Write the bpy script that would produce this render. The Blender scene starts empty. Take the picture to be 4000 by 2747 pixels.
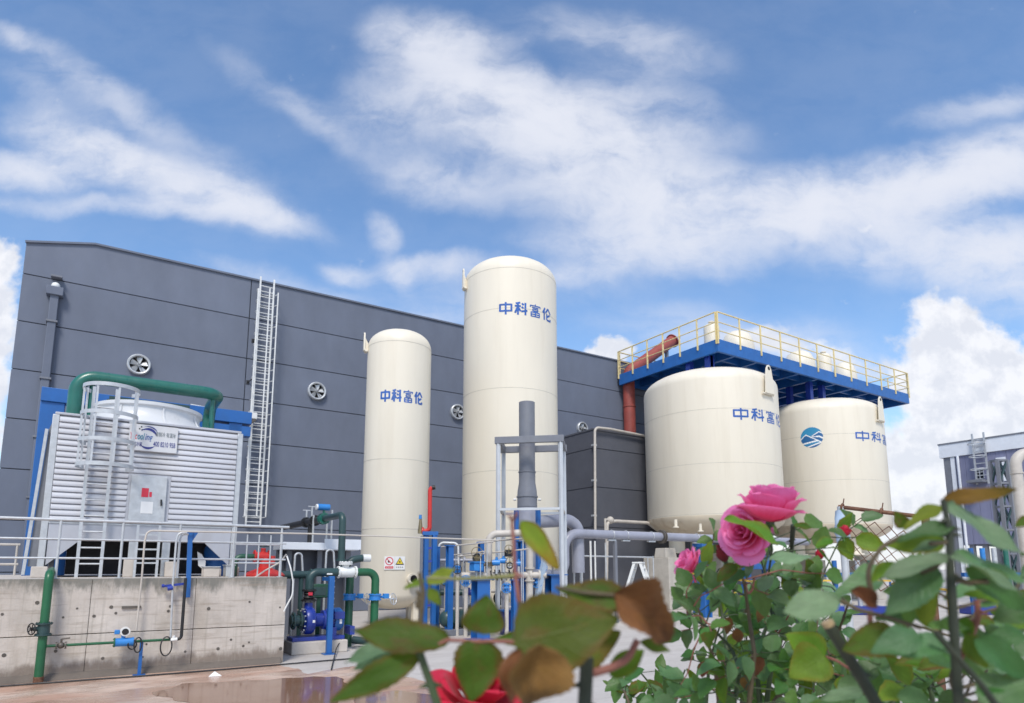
import bpy, bmesh, math, random
from mathutils import Vector, Matrix, noise as mnoise
random.seed(7)
SC = bpy.context.scene
COL = SC.collection
PI = math.pi
# ------------------------------------------------------------------ camera
EYE = Vector((0, 0, 1.75))
HEAD, PITCH = math.radians(57), math.radians(8.5)     # X runs along the hall wall, Y towards it
FH = Vector((math.cos(HEAD), math.sin(HEAD), 0))
RT = Vector((math.sin(HEAD), -math.cos(HEAD), 0))
ZZ = Vector((0, 0, 1))
FW = FH * math.cos(PITCH) + ZZ * math.sin(PITCH)
UP = -FH * math.sin(PITCH) + ZZ * math.cos(PITCH)
cam = bpy.data.cameras.new('camera')
camo = bpy.data.objects.new('camera', cam)
COL.objects.link(camo)
camo.matrix_world = Matrix.Translation(EYE) @ Matrix((RT, UP, -FW)).transposed().to_4x4()
cam.sensor_width = 36
cam.sensor_fit = 'HORIZONTAL'
cam.lens = 36 * 1450 / 2324
cam.shift_y = 275 / 2324
cam.clip_start, cam.clip_end = 0.05, 2000
cam.dof.use_dof = True
cam.dof.focus_distance = 4.2
cam.dof.aperture_fstop = 4.8
SC.camera = camo
SC.render.resolution_x, SC.render.resolution_y = 1024, 703

# ------------------------------------------------------------------ light
SUN_EL, SUN_AZ = math.radians(51), math.radians(235)    # azimuth of the sun in the XY plane, from +X
SDIR = Vector((math.cos(SUN_EL) * math.cos(SUN_AZ), math.cos(SUN_EL) * math.sin(SUN_AZ), math.sin(SUN_EL)))
sun = bpy.data.lights.new('sun', 'SUN')
sun.energy = 2.3
sun.angle = math.radians(14)                            # the sun is veiled by thin cloud
sun.color = (1, 0.95, 0.87)
suno = bpy.data.objects.new('sun', sun)
COL.objects.link(suno)
suno.rotation_euler = SDIR.to_track_quat('Z', 'Y').to_euler()
SC.view_settings.view_transform = 'Standard'
SC.view_settings.look = 'None'
SC.view_settings.exposure = 0.30
SC.view_settings.gamma = 1
SC.view_settings.use_curve_mapping = False

def ray(x, y):
    return FW + RT * ((x - 1162) / 1450) + UP * ((1073 - y) / 1450)
def on_z(x, y, z=0.0):
    d = ray(x, y); return EYE + d * ((z - EYE.z) / d.z)
def on_y(x, y, Y):
    d = ray(x, y); return EYE + d * (Y / d.y)
def on_x(x, y, X):
    d = ray(x, y); return EYE + d * (X / d.x)
def at(x, y, D):
    d = ray(x, y); return EYE + d * (D / d.dot(FH))
def px(q):                                             # metres per photo unit at a point
    return (Vector(q) - EYE).dot(FW) / 1450

# ------------------------------------------------------------------ sky
W = bpy.data.worlds.new('World'); SC.world = W
W.use_nodes = True
wt = W.node_tree; wt.nodes.clear()
def wn(t, **k):
    n = wt.nodes.new(t)
    for a, b in k.items(): setattr(n, a, b)
    return n
def setin(nt, n, i, v):
    if isinstance(v, bpy.types.NodeSocket): nt.links.new(v, n.inputs[i])
    elif v is not None: n.inputs[i].default_value = v
def wm(op, a, b=None, c=None, clamp=False):
    n = wn('ShaderNodeMath', operation=op); n.use_clamp = clamp
    for i, v in enumerate((a, b, c)): setin(wt, n, i, v)
    return n.outputs[0]
def wv(op, a, b=None):
    n = wn('ShaderNodeVectorMath', operation=op)
    setin(wt, n, 0, a); setin(wt, n, 1, b)
    return n.outputs['Value'] if op in ('DOT_PRODUCT', 'LENGTH') else n.outputs[0]
def wr(v, a, b, c, d, kind='SMOOTHSTEP'):
    n = wn('ShaderNodeMapRange', interpolation_type=kind)
    for i, q in enumerate((v, a, b, c, d)): setin(wt, n, i, q)
    return n.outputs[0]
def wnoise(vec, scale, detail=6, rough=.55, dist=0.0, lac=2.0):
    n = wn('ShaderNodeTexNoise')
    wt.links.new(vec, n.inputs['Vector'])
    n.inputs['Scale'].default_value = scale; n.inputs['Detail'].default_value = detail
    n.inputs['Roughness'].default_value = rough; n.inputs['Distortion'].default_value = dist
    n.inputs['Lacunarity'].default_value = lac
    return n
DIR = wn('ShaderNodeTexCoord').outputs['Generated']
dR, dF = wv('DOT_PRODUCT', DIR, tuple(RT)), wv('DOT_PRODUCT', DIR, tuple(FH))
sep = wn('ShaderNodeSeparateXYZ'); wt.links.new(DIR, sep.inputs[0])
dq = wm('MAXIMUM', dF, .05)                            # sky plane seen along the heading
az, el = wm('DIVIDE', dR, dq), wm('DIVIDE', sep.outputs[2], dq)
cmb = wn('ShaderNodeCombineXYZ'); wt.links.new(az, cmb.inputs[0]); wt.links.new(el, cmb.inputs[1])
AE = cmb.outputs[0]
def azel(x, y):
    d = ray(x, y).normalized()
    return d.dot(RT) / d.dot(FH), d.z / d.dot(FH)
def warp(vec, src, scale, amp, detail=4, seed=0.0):
    off = wv('ADD', src, (seed, seed * .7, 3.1))
    n = wnoise(off, scale, detail, .6)
    return wv('ADD', vec, wv('MULTIPLY', wv('SUBTRACT', n.outputs['Color'], (.5, .5, .5)), (amp, amp, 0)))
WA = warp(warp(AE, AE, 2.6, .10, 3, 1.0), AE, 9, .05, 5, 4.0)
WC = warp(warp(AE, AE, 9, .07, 3, 9.0), AE, 34, .030, 5, 2.0)
def blobs(vec, lst):
    tot = None
    for (x, y, rx, ry, ang, s) in lst:
        a, e = azel(x, y)
        mp = wn('ShaderNodeMapping', vector_type='TEXTURE')
        wt.links.new(vec, mp.inputs['Vector'])
        mp.inputs['Location'].default_value = (a, e, 0)
        mp.inputs['Rotation'].default_value = (0, 0, -math.radians(ang))
        mp.inputs['Scale'].default_value = (rx / 1466, ry / 1466, 1)
        v = wr(wv('LENGTH', mp.outputs[0]), 0, 1.25, s, 0)
        tot = v if tot is None else wm('ADD', tot, v)
    return tot
CIRRUS = [(1000, 90, 230, 80, 10, .8), (1080, 190, 300, 120, 22, .9), (1180, 290, 330, 150, 18, 1.1), (1370, 300, 330, 120, 22, 1.1), (1000, 410, 190, 70, 10, .55),
          (1420, 440, 360, 120, 8, .9), (1680, 460, 360, 120, 0, 1.1), (1960, 440, 400, 105, -6, 1.1), (2260, 380, 300, 110, -14, 1.2), (2120, 550, 380, 110, 4, .9), (2330, 620, 240, 130, 0, 1.0),
          (1470, 555, 330, 65, 2, .9), (1330, 610, 160, 38, -6, .5), (1420, 100, 280, 100, 14, .45), (980, 595, 190, 38, -4, .65), (870, 260, 180, 120, 50, .4),
          (200, 335, 230, 75, 20, 1.0), (420, 425, 300, 85, 18, 1.2), (70, 385, 220, 65, 4, .9), (290, 475, 380, 36, 3, .5), (580, 475, 190, 48, 18, .65), (330, 290, 380, 50, 25, .25),
          (50, 95, 120, 34, 20, .42), (210, 195, 290, 50, 28, .30), (90, 220, 130, 55, 40, .22), (620, 215, 240, 44, 38, .2), (740, 290, 180, 50, 40, .2), (862, 520, 60, 46, 60, .7),
          (780, 610, 80, 36, 10, .6), (905, 610, 60, 30, 50, .45), (640, 640, 260, 36, 12, .3), (980, 700, 130, 36, 0, .3), (2240, 240, 240, 50, -14, .4), (1500, 1275, 2600, 150, 0, 1.3), (1180, 640, 420, 60, -4, .25), (1500, 250, 260, 90, 20, .45), (1700, 760, 420, 90, 8, .4)]
CUMULUS = [(2180, 760, 190, 70, 0, 1.2), (2130, 700, 110, 50, 0, .9), (2250, 860, 230, 120, 0, 1.3), (2090, 860, 130, 90, 0, 1.1), (2180, 1000, 330, 150, 0, 1.2), (2260, 1150, 400, 150, 0, 1.1),
           (2060, 1130, 170, 120, 0, .7), (1385, 800, 85, 42, 0, 1.3), (1320, 830, 90, 42, 0, .7), (1850, 800, 200, 70, 8, .75), (1680, 760, 130, 60, 0, .6),
           (1965, 520, 52, 24, -10, .62), (5, 590, 75, 70, 0, 1.2), (-20, 720, 90, 130, 0, 1.3), (-10, 850, 70, 110, 0, 1.1), (-60, 1000, 110, 120, 0, 1.1), (545, 655, 34, 20, 0, .4)]
ci = blobs(WA, CIRRUS)
# the same kind of cirrus all round the rest of the sky
cdir = ray(1162, 600).normalized()
away = wr(wv('DOT_PRODUCT', DIR, tuple(cdir)), .80, .62, 0, 1)
rest = wnoise(wv('MULTIPLY', DIR, (1, 1, 1.6)), 2.3, 4, .55)
ci = wm('ADD', ci, wm('MULTIPLY', away, wr(rest.outputs[0], .42, .66, 0, 1.0)))
mpw = wn('ShaderNodeMapping'); wt.links.new(WA, mpw.inputs['Vector'])
mpw.inputs['Rotation'].default_value = (0, 0, math.radians(24)); mpw.inputs['Scale'].default_value = (1.0, 2.4, 1)
wisp = wnoise(mpw.outputs[0], 4.6, 10, .60, .35)
fine = wnoise(WA, 11, 9, .62, .1)
nz = wm('ADD', wm('MULTIPLY', wisp.outputs[0], .6), wm('MULTIPLY', fine.outputs[0], .4))
thick = wm('MULTIPLY', wm('ADD', ci, .035), wm('ADD', wr(nz, .33, .66, .28, 1.6), 0))
dens = wm('MULTIPLY', wm('SUBTRACT', 1.0, wm('POWER', 2.718, wm('MULTIPLY', thick, -1.5))), .95)
cu = blobs(WC, CUMULUS)
cun = wnoise(AE, 17, 10, .60)
cun2 = wnoise(wv('ADD', AE, (.012, -.022, 0)), 17, 10, .60)
cdens = wr(wm('ADD', cu, wm('MULTIPLY', wm('SUBTRACT', cun.outputs[0], .5), 1.9)), .28, .92, 0, .95)
cshade = wr(wm('SUBTRACT', cun2.outputs[0], cun.outputs[0]), -.10, .11, .89, 1.04, 'LINEAR')
sky = wn('ShaderNodeTexSky', sky_type='NISHITA')
sky.sun_disc = False
sky.sun_elevation = SUN_EL
sky.sun_rotation = PI / 2 - SUN_AZ                      # same direction as the lamp
sky.altitude = 100; sky.air_density = 1.0; sky.dust_density = 0.6; sky.ozone_density = 2.2
hs = wn('ShaderNodeHueSaturation'); wt.links.new(sky.outputs[0], hs.inputs['Color'])
hs.inputs['Saturation'].default_value = 1.12; hs.inputs['Value'].default_value = 1.14
bsky = wn('ShaderNodeBackground'); wt.links.new(hs.outputs[0], bsky.inputs[0]); bsky.inputs[1].default_value = 0.15
bci = wn('ShaderNodeBackground'); bci.inputs[0].default_value = (6.8, 7.0, 7.7, 1); bci.inputs[1].default_value = 0.1
ccol = wn('ShaderNodeMixRGB', blend_type='MULTIPLY'); ccol.inputs[0].default_value = 1
ccol.inputs[1].default_value = (7.5, 7.6, 8.0, 1)
crgb = wn('ShaderNodeCombineXYZ')
for i, e in enumerate((1.25, 1.1, .8)): wt.links.new(wm('POWER', cshade, e), crgb.inputs[i])
wt.links.new(crgb.outputs[0], ccol.inputs[2])
bcu = wn('ShaderNodeBackground'); wt.links.new(ccol.outputs[0], bcu.inputs[0]); bcu.inputs[1].default_value = 0.1
mx1 = wn('ShaderNodeMixShader'); wt.links.new(dens, mx1.inputs[0]); wt.links.new(bsky.outputs[0], mx1.inputs[1]); wt.links.new(bci.outputs[0], mx1.inputs[2])
mx2 = wn('ShaderNodeMixShader'); wt.links.new(cdens, mx2.inputs[0]); wt.links.new(mx1.outputs[0], mx2.inputs[1]); wt.links.new(bcu.outputs[0], mx2.inputs[2])
wo = wn('ShaderNodeOutputWorld'); wt.links.new(mx2.outputs[0], wo.inputs[0])

# ------------------------------------------------------------------ materials
MATS = {}
def mat(name, col, rough=.5, metal=0.0, var=.12, scale=3.0, stretch=(1, 1, 1), bump=0.0, bscale=40.0, dirt=None, dscale=1.5, damt=.5, dstretch=(1, 1, .25), spec=.5, rnd=0.0, coat=0.0):
    if name in MATS: return MATS[name]
    m = bpy.data.materials.new(name); m.use_nodes = True
    nt = m.node_tree; b = nt.nodes['Principled BSDF']
    b.inputs['Roughness'].default_value = rough; b.inputs['Metallic'].default_value = metal
    b.inputs['Specular IOR Level'].default_value = spec
    if coat: b.inputs['Coat Weight'].default_value = coat; b.inputs['Coat Roughness'].default_value = .2
    tc = nt.nodes.new('ShaderNodeTexCoord')
    def nz(sc, st, det=5, rg=.6):
        mp = nt.nodes.new('ShaderNodeMapping'); mp.inputs['Scale'].default_value = st
        nt.links.new(tc.outputs['Object'], mp.inputs[0])
        n = nt.nodes.new('ShaderNodeTexNoise'); nt.links.new(mp.outputs[0], n.inputs['Vector'])
        n.inputs['Scale'].default_value = sc; n.inputs['Detail'].default_value = det; n.inputs['Roughness'].default_value = rg
        return n.outputs[0]
    def mr(v, a, b_, c, d):
        n = nt.nodes.new('ShaderNodeMapRange'); nt.links.new(v, n.inputs[0])
        for i, q in enumerate((a, b_, c, d)): n.inputs[i + 1].default_value = q
        return n.outputs[0]
    def mixc(f, a, c):
        n = nt.nodes.new('ShaderNodeMix'); n.data_type = 'RGBA'
        setin(nt, n, 0, f); setin(nt, n, 6, a); setin(nt, n, 7, c)
        return n.outputs[2]
    c = mixc(mr(nz(scale, stretch), .3, .7, 0, 1), tuple(q * (1 - var) for q in col) + (1,), tuple(min(1, q * (1 + var)) for q in col) + (1,))
    if rnd:
        oi = nt.nodes.new('ShaderNodeObjectInfo')
        h = nt.nodes.new('ShaderNodeHueSaturation'); nt.links.new(c, h.inputs['Color'])
        nt.links.new(mr(oi.outputs['Random'], 0, 1, 1 - rnd, 1 + rnd), h.inputs['Value'])
        c = h.outputs[0]
    if dirt:
        c = mixc(mr(nz(dscale, dstretch, 7, .65), .5, .78, 0, damt), c, tuple(dirt) + (1,))
    nt.links.new(c, b.inputs['Base Color'])
    rn = mr(nz(scale * 2.3, stretch), .3, .7, max(0, rough - .08), min(1, rough + .08)); nt.links.new(rn, b.inputs['Roughness'])
    if bump:
        bp = nt.nodes.new('ShaderNodeBump'); bp.inputs['Strength'].default_value = bump; bp.inputs['Distance'].default_value = .02
        nt.links.new(nz(bscale, (1, 1, 1), 6, .65), bp.inputs['Height']); nt.links.new(bp.outputs[0], b.inputs['Normal'])
    MATS[name] = m
    return m
M_WALL = mat('wall_grey_paint', (.135, .156, .208), .75, var=.10, scale=.9, stretch=(1, 1, .5), bump=.15, bscale=30, dirt=(.165, .183, .235), dscale=.8, damt=.35, rnd=.05)
M_WALLB = mat('annex_grey_paint', (.085, .09, .11), .75, var=.10, scale=.9, bump=.15, bscale=30, dirt=(.12, .12, .13), dscale=1.2, damt=.3, rnd=.05)
M_JOINT = mat('joint_sealant', (.088, .098, .122), .8)
M_CREAM = mat('cream_tank_paint', (.755, .695, .575), .45, var=.035, scale=.7, stretch=(1, 1, .35), bump=.03, bscale=4, dirt=(.62, .55, .43), dscale=1.1, damt=.5, dstretch=(1.6, 1.6, .12))
M_CREAMB = mat('cream_bottom_paint', (.70, .61, .47), .5, var=.08, scale=1.1, dirt=(.42, .30, .18), dscale=1.4, damt=.7, dstretch=(1, 1, .5))
M_SEAM = mat('weld_seam', (.55, .51, .43), .5)
M_WHITE = mat('white_paint', (.74, .75, .74), .4, var=.06, dirt=(.45, .42, .38), damt=.3)
M_GALV = mat('galvanised_steel', (.52, .54, .56), .42, .35, var=.12, scale=9, dirt=(.36, .34, .32), damt=.3)
M_LOUV = mat('louvre_sheet', (.50, .51, .55), .45, .1, var=.12, scale=2.5, stretch=(.3, 1, 1), dirt=(.42, .38, .30), dscale=1.3, damt=.5, dstretch=(.7, 1, 1), rnd=.05)
M_LPANEL = mat('tower_sheet', (.46, .47, .51), .42, .2, var=.06, dirt=(.33, .31, .30), damt=.4)
M_FRP = mat('fan_cowl_fibreglass', (.60, .61, .62), .35, var=.06, dirt=(.4, .4, .38), damt=.3)
M_GREEN = mat('green_pipe_paint', (.012, .125, .095), .32, var=.15, bump=.03, coat=.2, dirt=(.05, .13, .11), damt=.4)
M_DGREEN = mat('dark_green_paint', (.014, .075, .045), .38, var=.2, dirt=(.05, .055, .045), damt=.5)
M_LGREEN = mat('leaf_green_paint', (.012, .11, .045), .4, var=.2, dirt=(.06, .09, .06), damt=.3)
M_DTEAL = mat('slate_green_paint', (.025, .06, .062), .4, var=.2, dirt=(.07, .08, .08), damt=.4)
M_BLUE = mat('blue_steel_paint', (.016, .115, .37), .42, var=.12, scale=2, dirt=(.04, .12, .3), damt=.4, bump=.03)
M_BLUED = mat('deep_blue_paint', (.015, .04, .30), .35, var=.2, dirt=(.03, .05, .16), damt=.5, coat=.2)
M_LBLUE = mat('light_blue_paint', (.03, .21, .56), .35, var=.15)
M_PALEBL = mat('pale_blue_paint', (.42, .53, .66), .45, var=.1)
M_RED = mat('red_paint', (.55, .03, .025), .4, var=.12, dirt=(.3, .04, .03), damt=.4)
M_BRICK = mat('brick_red_paint', (.30, .062, .047), .55, var=.15, dirt=(.22, .06, .05), damt=.5)
M_YEL = mat('yellow_paint', (.75, .47, .06), .45, var=.1, dirt=(.55, .45, .25), damt=.4)
M_YELP = mat('faded_yellow_paint', (.72, .58, .27), .5, var=.15, dirt=(.6, .52, .38), damt=.5)
M_PALEST = mat('pale_steel_paint', (.52, .55, .58), .5, var=.08, dirt=(.4, .38, .34), damt=.4)
M_BEIGE = mat('beige_pipe_paint', (.52, .48, .43), .5, var=.1, dirt=(.36, .31, .27), damt=.5)
M_GPIPE = mat('grey_pipe_paint', (.29, .30, .36), .35, var=.1, dirt=(.2, .2, .22), damt=.4)
M_STACK = mat('stack_grey_paint', (.17, .18, .21), .5, var=.1, dirt=(.24, .25, .25), damt=.4)
M_BLACK = mat('black_rubber', (.015, .015, .017), .5, var=.2)
M_DARK = mat('dark_void', (.02, .02, .024), .85, var=.3)
M_BRASS = mat('tarnished_brass', (.26, .21, .12), .45, .5, var=.2)
M_RUST = mat('rusty_steel', (.16, .075, .045), .8, .2, var=.35, scale=20, dirt=(.30, .2, .12), dscale=20, dstretch=(1, 1, 1))
M_BRGREY = mat('brown_grey_metal', (.13, .115, .10), .5, .4, var=.25)
M_LETTER = mat('blue_vinyl', (.02, .10, .38), .4, var=.3, scale=5, dirt=(.12, .2, .42), dscale=4, damt=.5)
M_ROOF = mat('roof_sheet', (.25, .27, .31), .5, .2)
M_FASCIA = mat('white_fascia', (.72, .75, .80), .45, var=.05)
M_VIOL = mat('violet_grey_cladding', (.20, .21, .32), .6, var=.08, scale=1.5, stretch=(4, 4, .4), rnd=.05)
M_GLASS = mat('dark_glass', (.02, .025, .035), .08, spec=.8)
M_PAPER = mat('white_sign_face', (.80, .80, .79), .45, var=.03)
M_BOARD = mat('weathered_banner', (.62, .63, .65), .5, var=.05, dirt=(.5, .5, .48), damt=.4)
M_SIGNRED = mat('sign_red', (.62, .03, .06), .45, var=.05)
M_SIGNYEL = mat('sign_yellow', (.80, .62, .05), .45, var=.05)
M_SIGNBLK = mat('sign_black', (.03, .03, .03), .5)
M_SIGNNAVY = mat('sign_navy', (.03, .04, .22), .45)
M_SIGNTEAL = mat('sign_teal', (.03, .22, .33), .45)
M_SIGNGREY = mat('sign_grey', (.22, .25, .27), .45)
M_LOGO1 = mat('emblem_light_blue', (.03, .25, .45), .4, var=.05)
M_LOGO2 = mat('emblem_dark_blue', (.02, .12, .30), .4, var=.05)

def concrete(name, col, stain=(.25, .22, .17), wet=None):
    m = mat(name, col, .85, var=.15, scale=1.9, bump=.4, bscale=22, dirt=stain, dscale=1.3, damt=.8, dstretch=(1.4, 1.4, .55), rnd=.035)
    return m
M_CONC = concrete('cast_concrete', (.54, .49, .44), (.36, .31, .25))
M_CONCD = concrete('dark_wet_concrete', (.15, .125, .105), (.09, .075, .062))
M_PLINTH = concrete('pillar_concrete', (.48, .45, .40), (.36, .33, .27))

# ------------------------------------------------------------------ mesh building
ORG = {}
def fillet(pts, rad, seg=6):
    pts = [Vector(p) for p in pts]
    if rad <= 0 or len(pts) < 3: return pts
    out = [pts[0]]
    for i in range(1, len(pts) - 1):
        a, b, c = pts[i - 1], pts[i], pts[i + 1]
        u, w = (a - b), (c - b)
        lu, lw = u.length, w.length
        u.normalize(); w.normalize()
        ang = u.angle(w)
        if ang > PI - .03: out.append(b); continue
        t = min(rad / math.tan(ang / 2), lu * .48, lw * .48)
        r = t * math.tan(ang / 2)
        bis = (u + w).normalized()
        cen = b + bis * (r / math.sin(ang / 2))
        p0, p1 = b + u * t - cen, b + w * t - cen
        th = p0.angle(p1)
        for k in range(seg + 1):
            f = k / seg
            v = (p0 * math.sin((1 - f) * th) + p1 * math.sin(f * th)) / math.sin(th)
            out.append(cen + v)
    out.append(pts[-1])
    return out
class MB:
    def __init__(s): s.v = []; s.f = []
    def add(s, vs, fs):
        o = len(s.v); s.v += [Vector(p) for p in vs]; s.f += [tuple(i + o for i in f) for f in fs]; return s
    def box(s, x0, x1, y0, y1, z0, z1):
        return s.add([(x, y, z) for z in (z0, z1) for y in (y0, y1) for x in (x0, x1)],
                     [(0, 2, 3, 1), (4, 5, 7, 6), (0, 1, 5, 4), (2, 6, 7, 3), (0, 4, 6, 2), (1, 3, 7, 5)])
    def bar(s, p0, p1, w, h, up=None):
        p0, p1 = Vector(p0), Vector(p1); d = (p1 - p0).normalized()
        up = Vector(up) if up else (ZZ if abs(d.z) < .95 else Vector((0, 1, 0)))
        a = d.cross(up).normalized() * w / 2; b = a.cross(d).normalized() * h / 2
        return s.add([p + i + j for p in (p0, p1) for i, j in ((-a, -b), (a, -b), (a, b), (-a, b))],
                     [(3, 2, 1, 0), (4, 5, 6, 7), (0, 1, 5, 4), (1, 2, 6, 5), (2, 3, 7, 6), (3, 0, 4, 7)])
    def tube(s, pts, r, n=12, caps=True):
        pts = [Vector(p) for p in pts]; k = len(pts)
        rs = r if isinstance(r, (list, tuple)) else [r] * k
        t = [((pts[min(i + 1, k - 1)] - pts[max(i - 1, 0)]).normalized()) for i in range(k)]
        ref = ZZ if abs(t[0].z) < .9 else Vector((1, 0, 0))
        a = t[0].cross(ref).normalized()
        vs = []
        for i in range(k):
            a = (a - t[i] * a.dot(t[i])).normalized(); b = t[i].cross(a)
            for j in range(n):
                th = 2 * PI * j / n
                vs.append(pts[i] + (a * math.cos(th) + b * math.sin(th)) * rs[i])
        fs = [(i * n + j, i * n + (j + 1) % n, (i + 1) * n + (j + 1) % n, (i + 1) * n + j) for i in range(k - 1) for j in range(n)]
        if caps: fs += [tuple(reversed(range(n))), tuple(range((k - 1) * n, k * n))]
        return s.add(vs, fs)
    def cyl(s, p0, p1, r0, r1=None, n=20, caps=True):
        return s.tube([p0, p1], [r0, r0 if r1 is None else r1], n, caps)
    def pipe(s, pts, r, bend=None, n=14, seg=6):
        return s.tube(fillet(pts, bend if bend is not None else r * 3, seg), r, n)
    def lathe(s, c, prof, n=48, axis=None):
        c = Vector(c); q = Vector(axis).to_track_quat('Z', 'Y') if axis else None
        vs = []
        for r, z in prof:
            for j in range(n):
                p = Vector((r * math.cos(2 * PI * j / n), r * math.sin(2 * PI * j / n), z))
                vs.append(c + (q @ p if q else p))
        fs = [(i * n + j, i * n + (j + 1) % n, (i + 1) * n + (j + 1) % n, (i + 1) * n + j) for i in range(len(prof) - 1) for j in range(n)]
        if prof[0][0] > 1e-4: fs.append(tuple(reversed(range(n))))
        if prof[-1][0] > 1e-4: fs.append(tuple(range((len(prof) - 1) * n, len(prof) * n)))
        return s.add(vs, fs)
    def torus(s, c, axis, R, r, n=28, k=8, a0=0, a1=2 * PI):
        q = Vector(axis).to_track_quat('Z', 'Y')
        full = a1 - a0 > 6.28
        m = n if full else n + 1
        vs = [Vector(c) + q @ Vector(((R + r * math.cos(2 * PI * j / k)) * math.cos(a0 + (a1 - a0) * i / n), (R + r * math.cos(2 * PI * j / k)) * math.sin(a0 + (a1 - a0) * i / n), r * math.sin(2 * PI * j / k))) for i in range(m) for j in range(k)]
        fs = [(i * k + j, ((i + 1) % m) * k + j, ((i + 1) % m) * k + (j + 1) % k, i * k + (j + 1) % k) for i in range(n) for j in range(k)]
        return s.add(vs, fs)
    def prism(s, poly, ext):
        n = len(poly); e = Vector(ext); poly = [Vector(p) for p in poly]
        return s.add(poly + [p + e for p in poly], [tuple(range(n))[::-1], tuple(range(n, 2 * n))] + [(i, (i + 1) % n, n + (i + 1) % n, n + i) for i in range(n)])
    def ball(s, c, r, n=14, sq=1.0):
        return s.lathe(c, [(r * math.sin(PI * i / 8) + 1e-5, -r * sq * math.cos(PI * i / 8)) for i in range(9)], n)
    def build(s, name, m, parent=None, smooth=38, bevel=0.0, uv=None):
        o0 = ORG.get(parent.name, Vector()) if parent is not None else Vector()
        me = bpy.data.meshes.new(name)
        me.from_pydata([tuple(p - o0) for p in s.v], [], s.f)
        bm = bmesh.new(); bm.from_mesh(me); bmesh.ops.recalc_face_normals(bm, faces=bm.faces[:]); bm.to_mesh(me); bm.free()
        if smooth:
            me.polygons.foreach_set('use_smooth', [True] * len(me.polygons))
            me.set_sharp_from_angle(angle=math.radians(smooth))
        if m: me.materials.append(m)
        o = bpy.data.objects.new(name, me); COL.objects.link(o)
        if parent is not None: o.parent = parent; ORG[o.name] = o0
        if bevel:
            bv = o.modifiers.new('bevel', 'BEVEL'); bv.width = bevel; bv.segments = 2; bv.limit_method = 'ANGLE'; bv.angle_limit = math.radians(40)
        return o
def tag(o, label=None, cat=None, group=None, kind=None):
    if label: o['label'] = label
    if cat: o['category'] = cat
    if group: o['group'] = group
    if kind: o['kind'] = kind
    return o
def thing(name, label, cat, loc=(0, 0, 0), group=None):
    o = bpy.data.objects.new(name, None); COL.objects.link(o)
    o.location = loc; ORG[o.name] = Vector(loc); o.empty_display_size = .2
    return tag(o, label, cat, group)
def share(src, parent, loc=(0, 0, 0), rot=None, scale=None, name=None):
    o = src.copy(); COL.objects.link(o); o.parent = parent; o.location = loc
    if rot is not None: o.rotation_euler = rot
    if scale is not None: o.scale = scale
    return o
def copy_tree(o, parent=None):
    c = o.copy(); COL.objects.link(c); c.parent = parent
    for ch in list(o.children): copy_tree(ch, c)
    return c
X_, Y_, Z_ = Vector((1, 0, 0)), Vector((0, 1, 0)), Vector((0, 0, 1))
# ================================================================== GROUND
def sheet(name, pts, z, m, jag=.0, kind='structure', seg=14):
    poly = []
    n = len(pts)
    for i in range(n):
        a, b = Vector(pts[i]), Vector(pts[(i + 1) % n])
        for k in range(seg):
            p = a.lerp(b, k / seg)
            j = mnoise.noise_vector(Vector((p.x * 1.3, p.y * 1.3, 5))) * jag + mnoise.noise_vector(Vector((p.x * 5, p.y * 5, 9))) * jag * .35
            poly.append((p.x + j.x, p.y + j.y, z))
    mb = MB(); mb.add(poly, [tuple(range(len(poly)))])
    o = mb.build(name, m, smooth=0)
    o['kind'] = kind
    return o
def ground_mat(name, c1, c2, c3, r0, r1, wet0, wet1, bump=.3, joints=0):
    m = bpy.data.materials.new(name); m.use_nodes = True; nt = m.node_tree; b = nt.nodes['Principled BSDF']
    g = nt.nodes.new('ShaderNodeNewGeometry')
    def noise(s, st=(1, 1, 1), d=8, r=.6):
        mp = nt.nodes.new('ShaderNodeMapping'); mp.inputs['Scale'].default_value = st; nt.links.new(g.outputs['Position'], mp.inputs[0])
        n = nt.nodes.new('ShaderNodeTexNoise'); nt.links.new(mp.outputs[0], n.inputs['Vector']); n.inputs['Scale'].default_value = s; n.inputs['Detail'].default_value = d; n.inputs['Roughness'].default_value = r
        return n.outputs[0]
    def mr(v, a, b_, c, d):
        n = nt.nodes.new('ShaderNodeMapRange'); nt.links.new(v, n.inputs[0]); n.interpolation_type = 'SMOOTHSTEP'
        for i, q in enumerate((a, b_, c, d)): n.inputs[i + 1].default_value = q
        return n.outputs[0]
    def mix(f, a, c):
        n = nt.nodes.new('ShaderNodeMix'); n.data_type = 'RGBA'; setin(nt, n, 0, f); setin(nt, n, 6, a); setin(nt, n, 7, c); return n.outputs[2]
    big = noise(.45, (1, 1.8, 1)); med = noise(2.2, (1, 2.4, 1)); sm = noise(14)
    c = mix(mr(big, .4, .62, 0, 1), c1 + (1,), c2 + (1,))
    c = mix(mr(med, .5, .75, 0, .8), c, c3 + (1,))
    c = mix(mr(sm, .5, .8, 0, .25), c, (.12, .1, .08, 1))
    nt.links.new(c, b.inputs['Base Color'])
    wet = noise(.7, (1, 1.6, 1), 6, .55)
    nt.links.new(mr(wet, wet0, wet1, r0, r1), b.inputs['Roughness'])
    bp = nt.nodes.new('ShaderNodeBump'); bp.inputs['Strength'].default_value = bump; bp.inputs['Distance'].default_value = .02
    nt.links.new(noise(9, (1, 1, 1), 9, .7), bp.inputs['Height']); nt.links.new(bp.outputs[0], b.inputs['Normal'])
    return m
M_YARD = ground_mat('yard_concrete', (.47, .435, .40), (.52, .485, .45), (.41, .375, .345), .75, .9, .4, .6, .3)
M_MUD = ground_mat('red_silt', (.44, .275, .20), (.57, .44, .355), (.34, .185, .125), .22, .85, .49, .60, .35)
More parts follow.
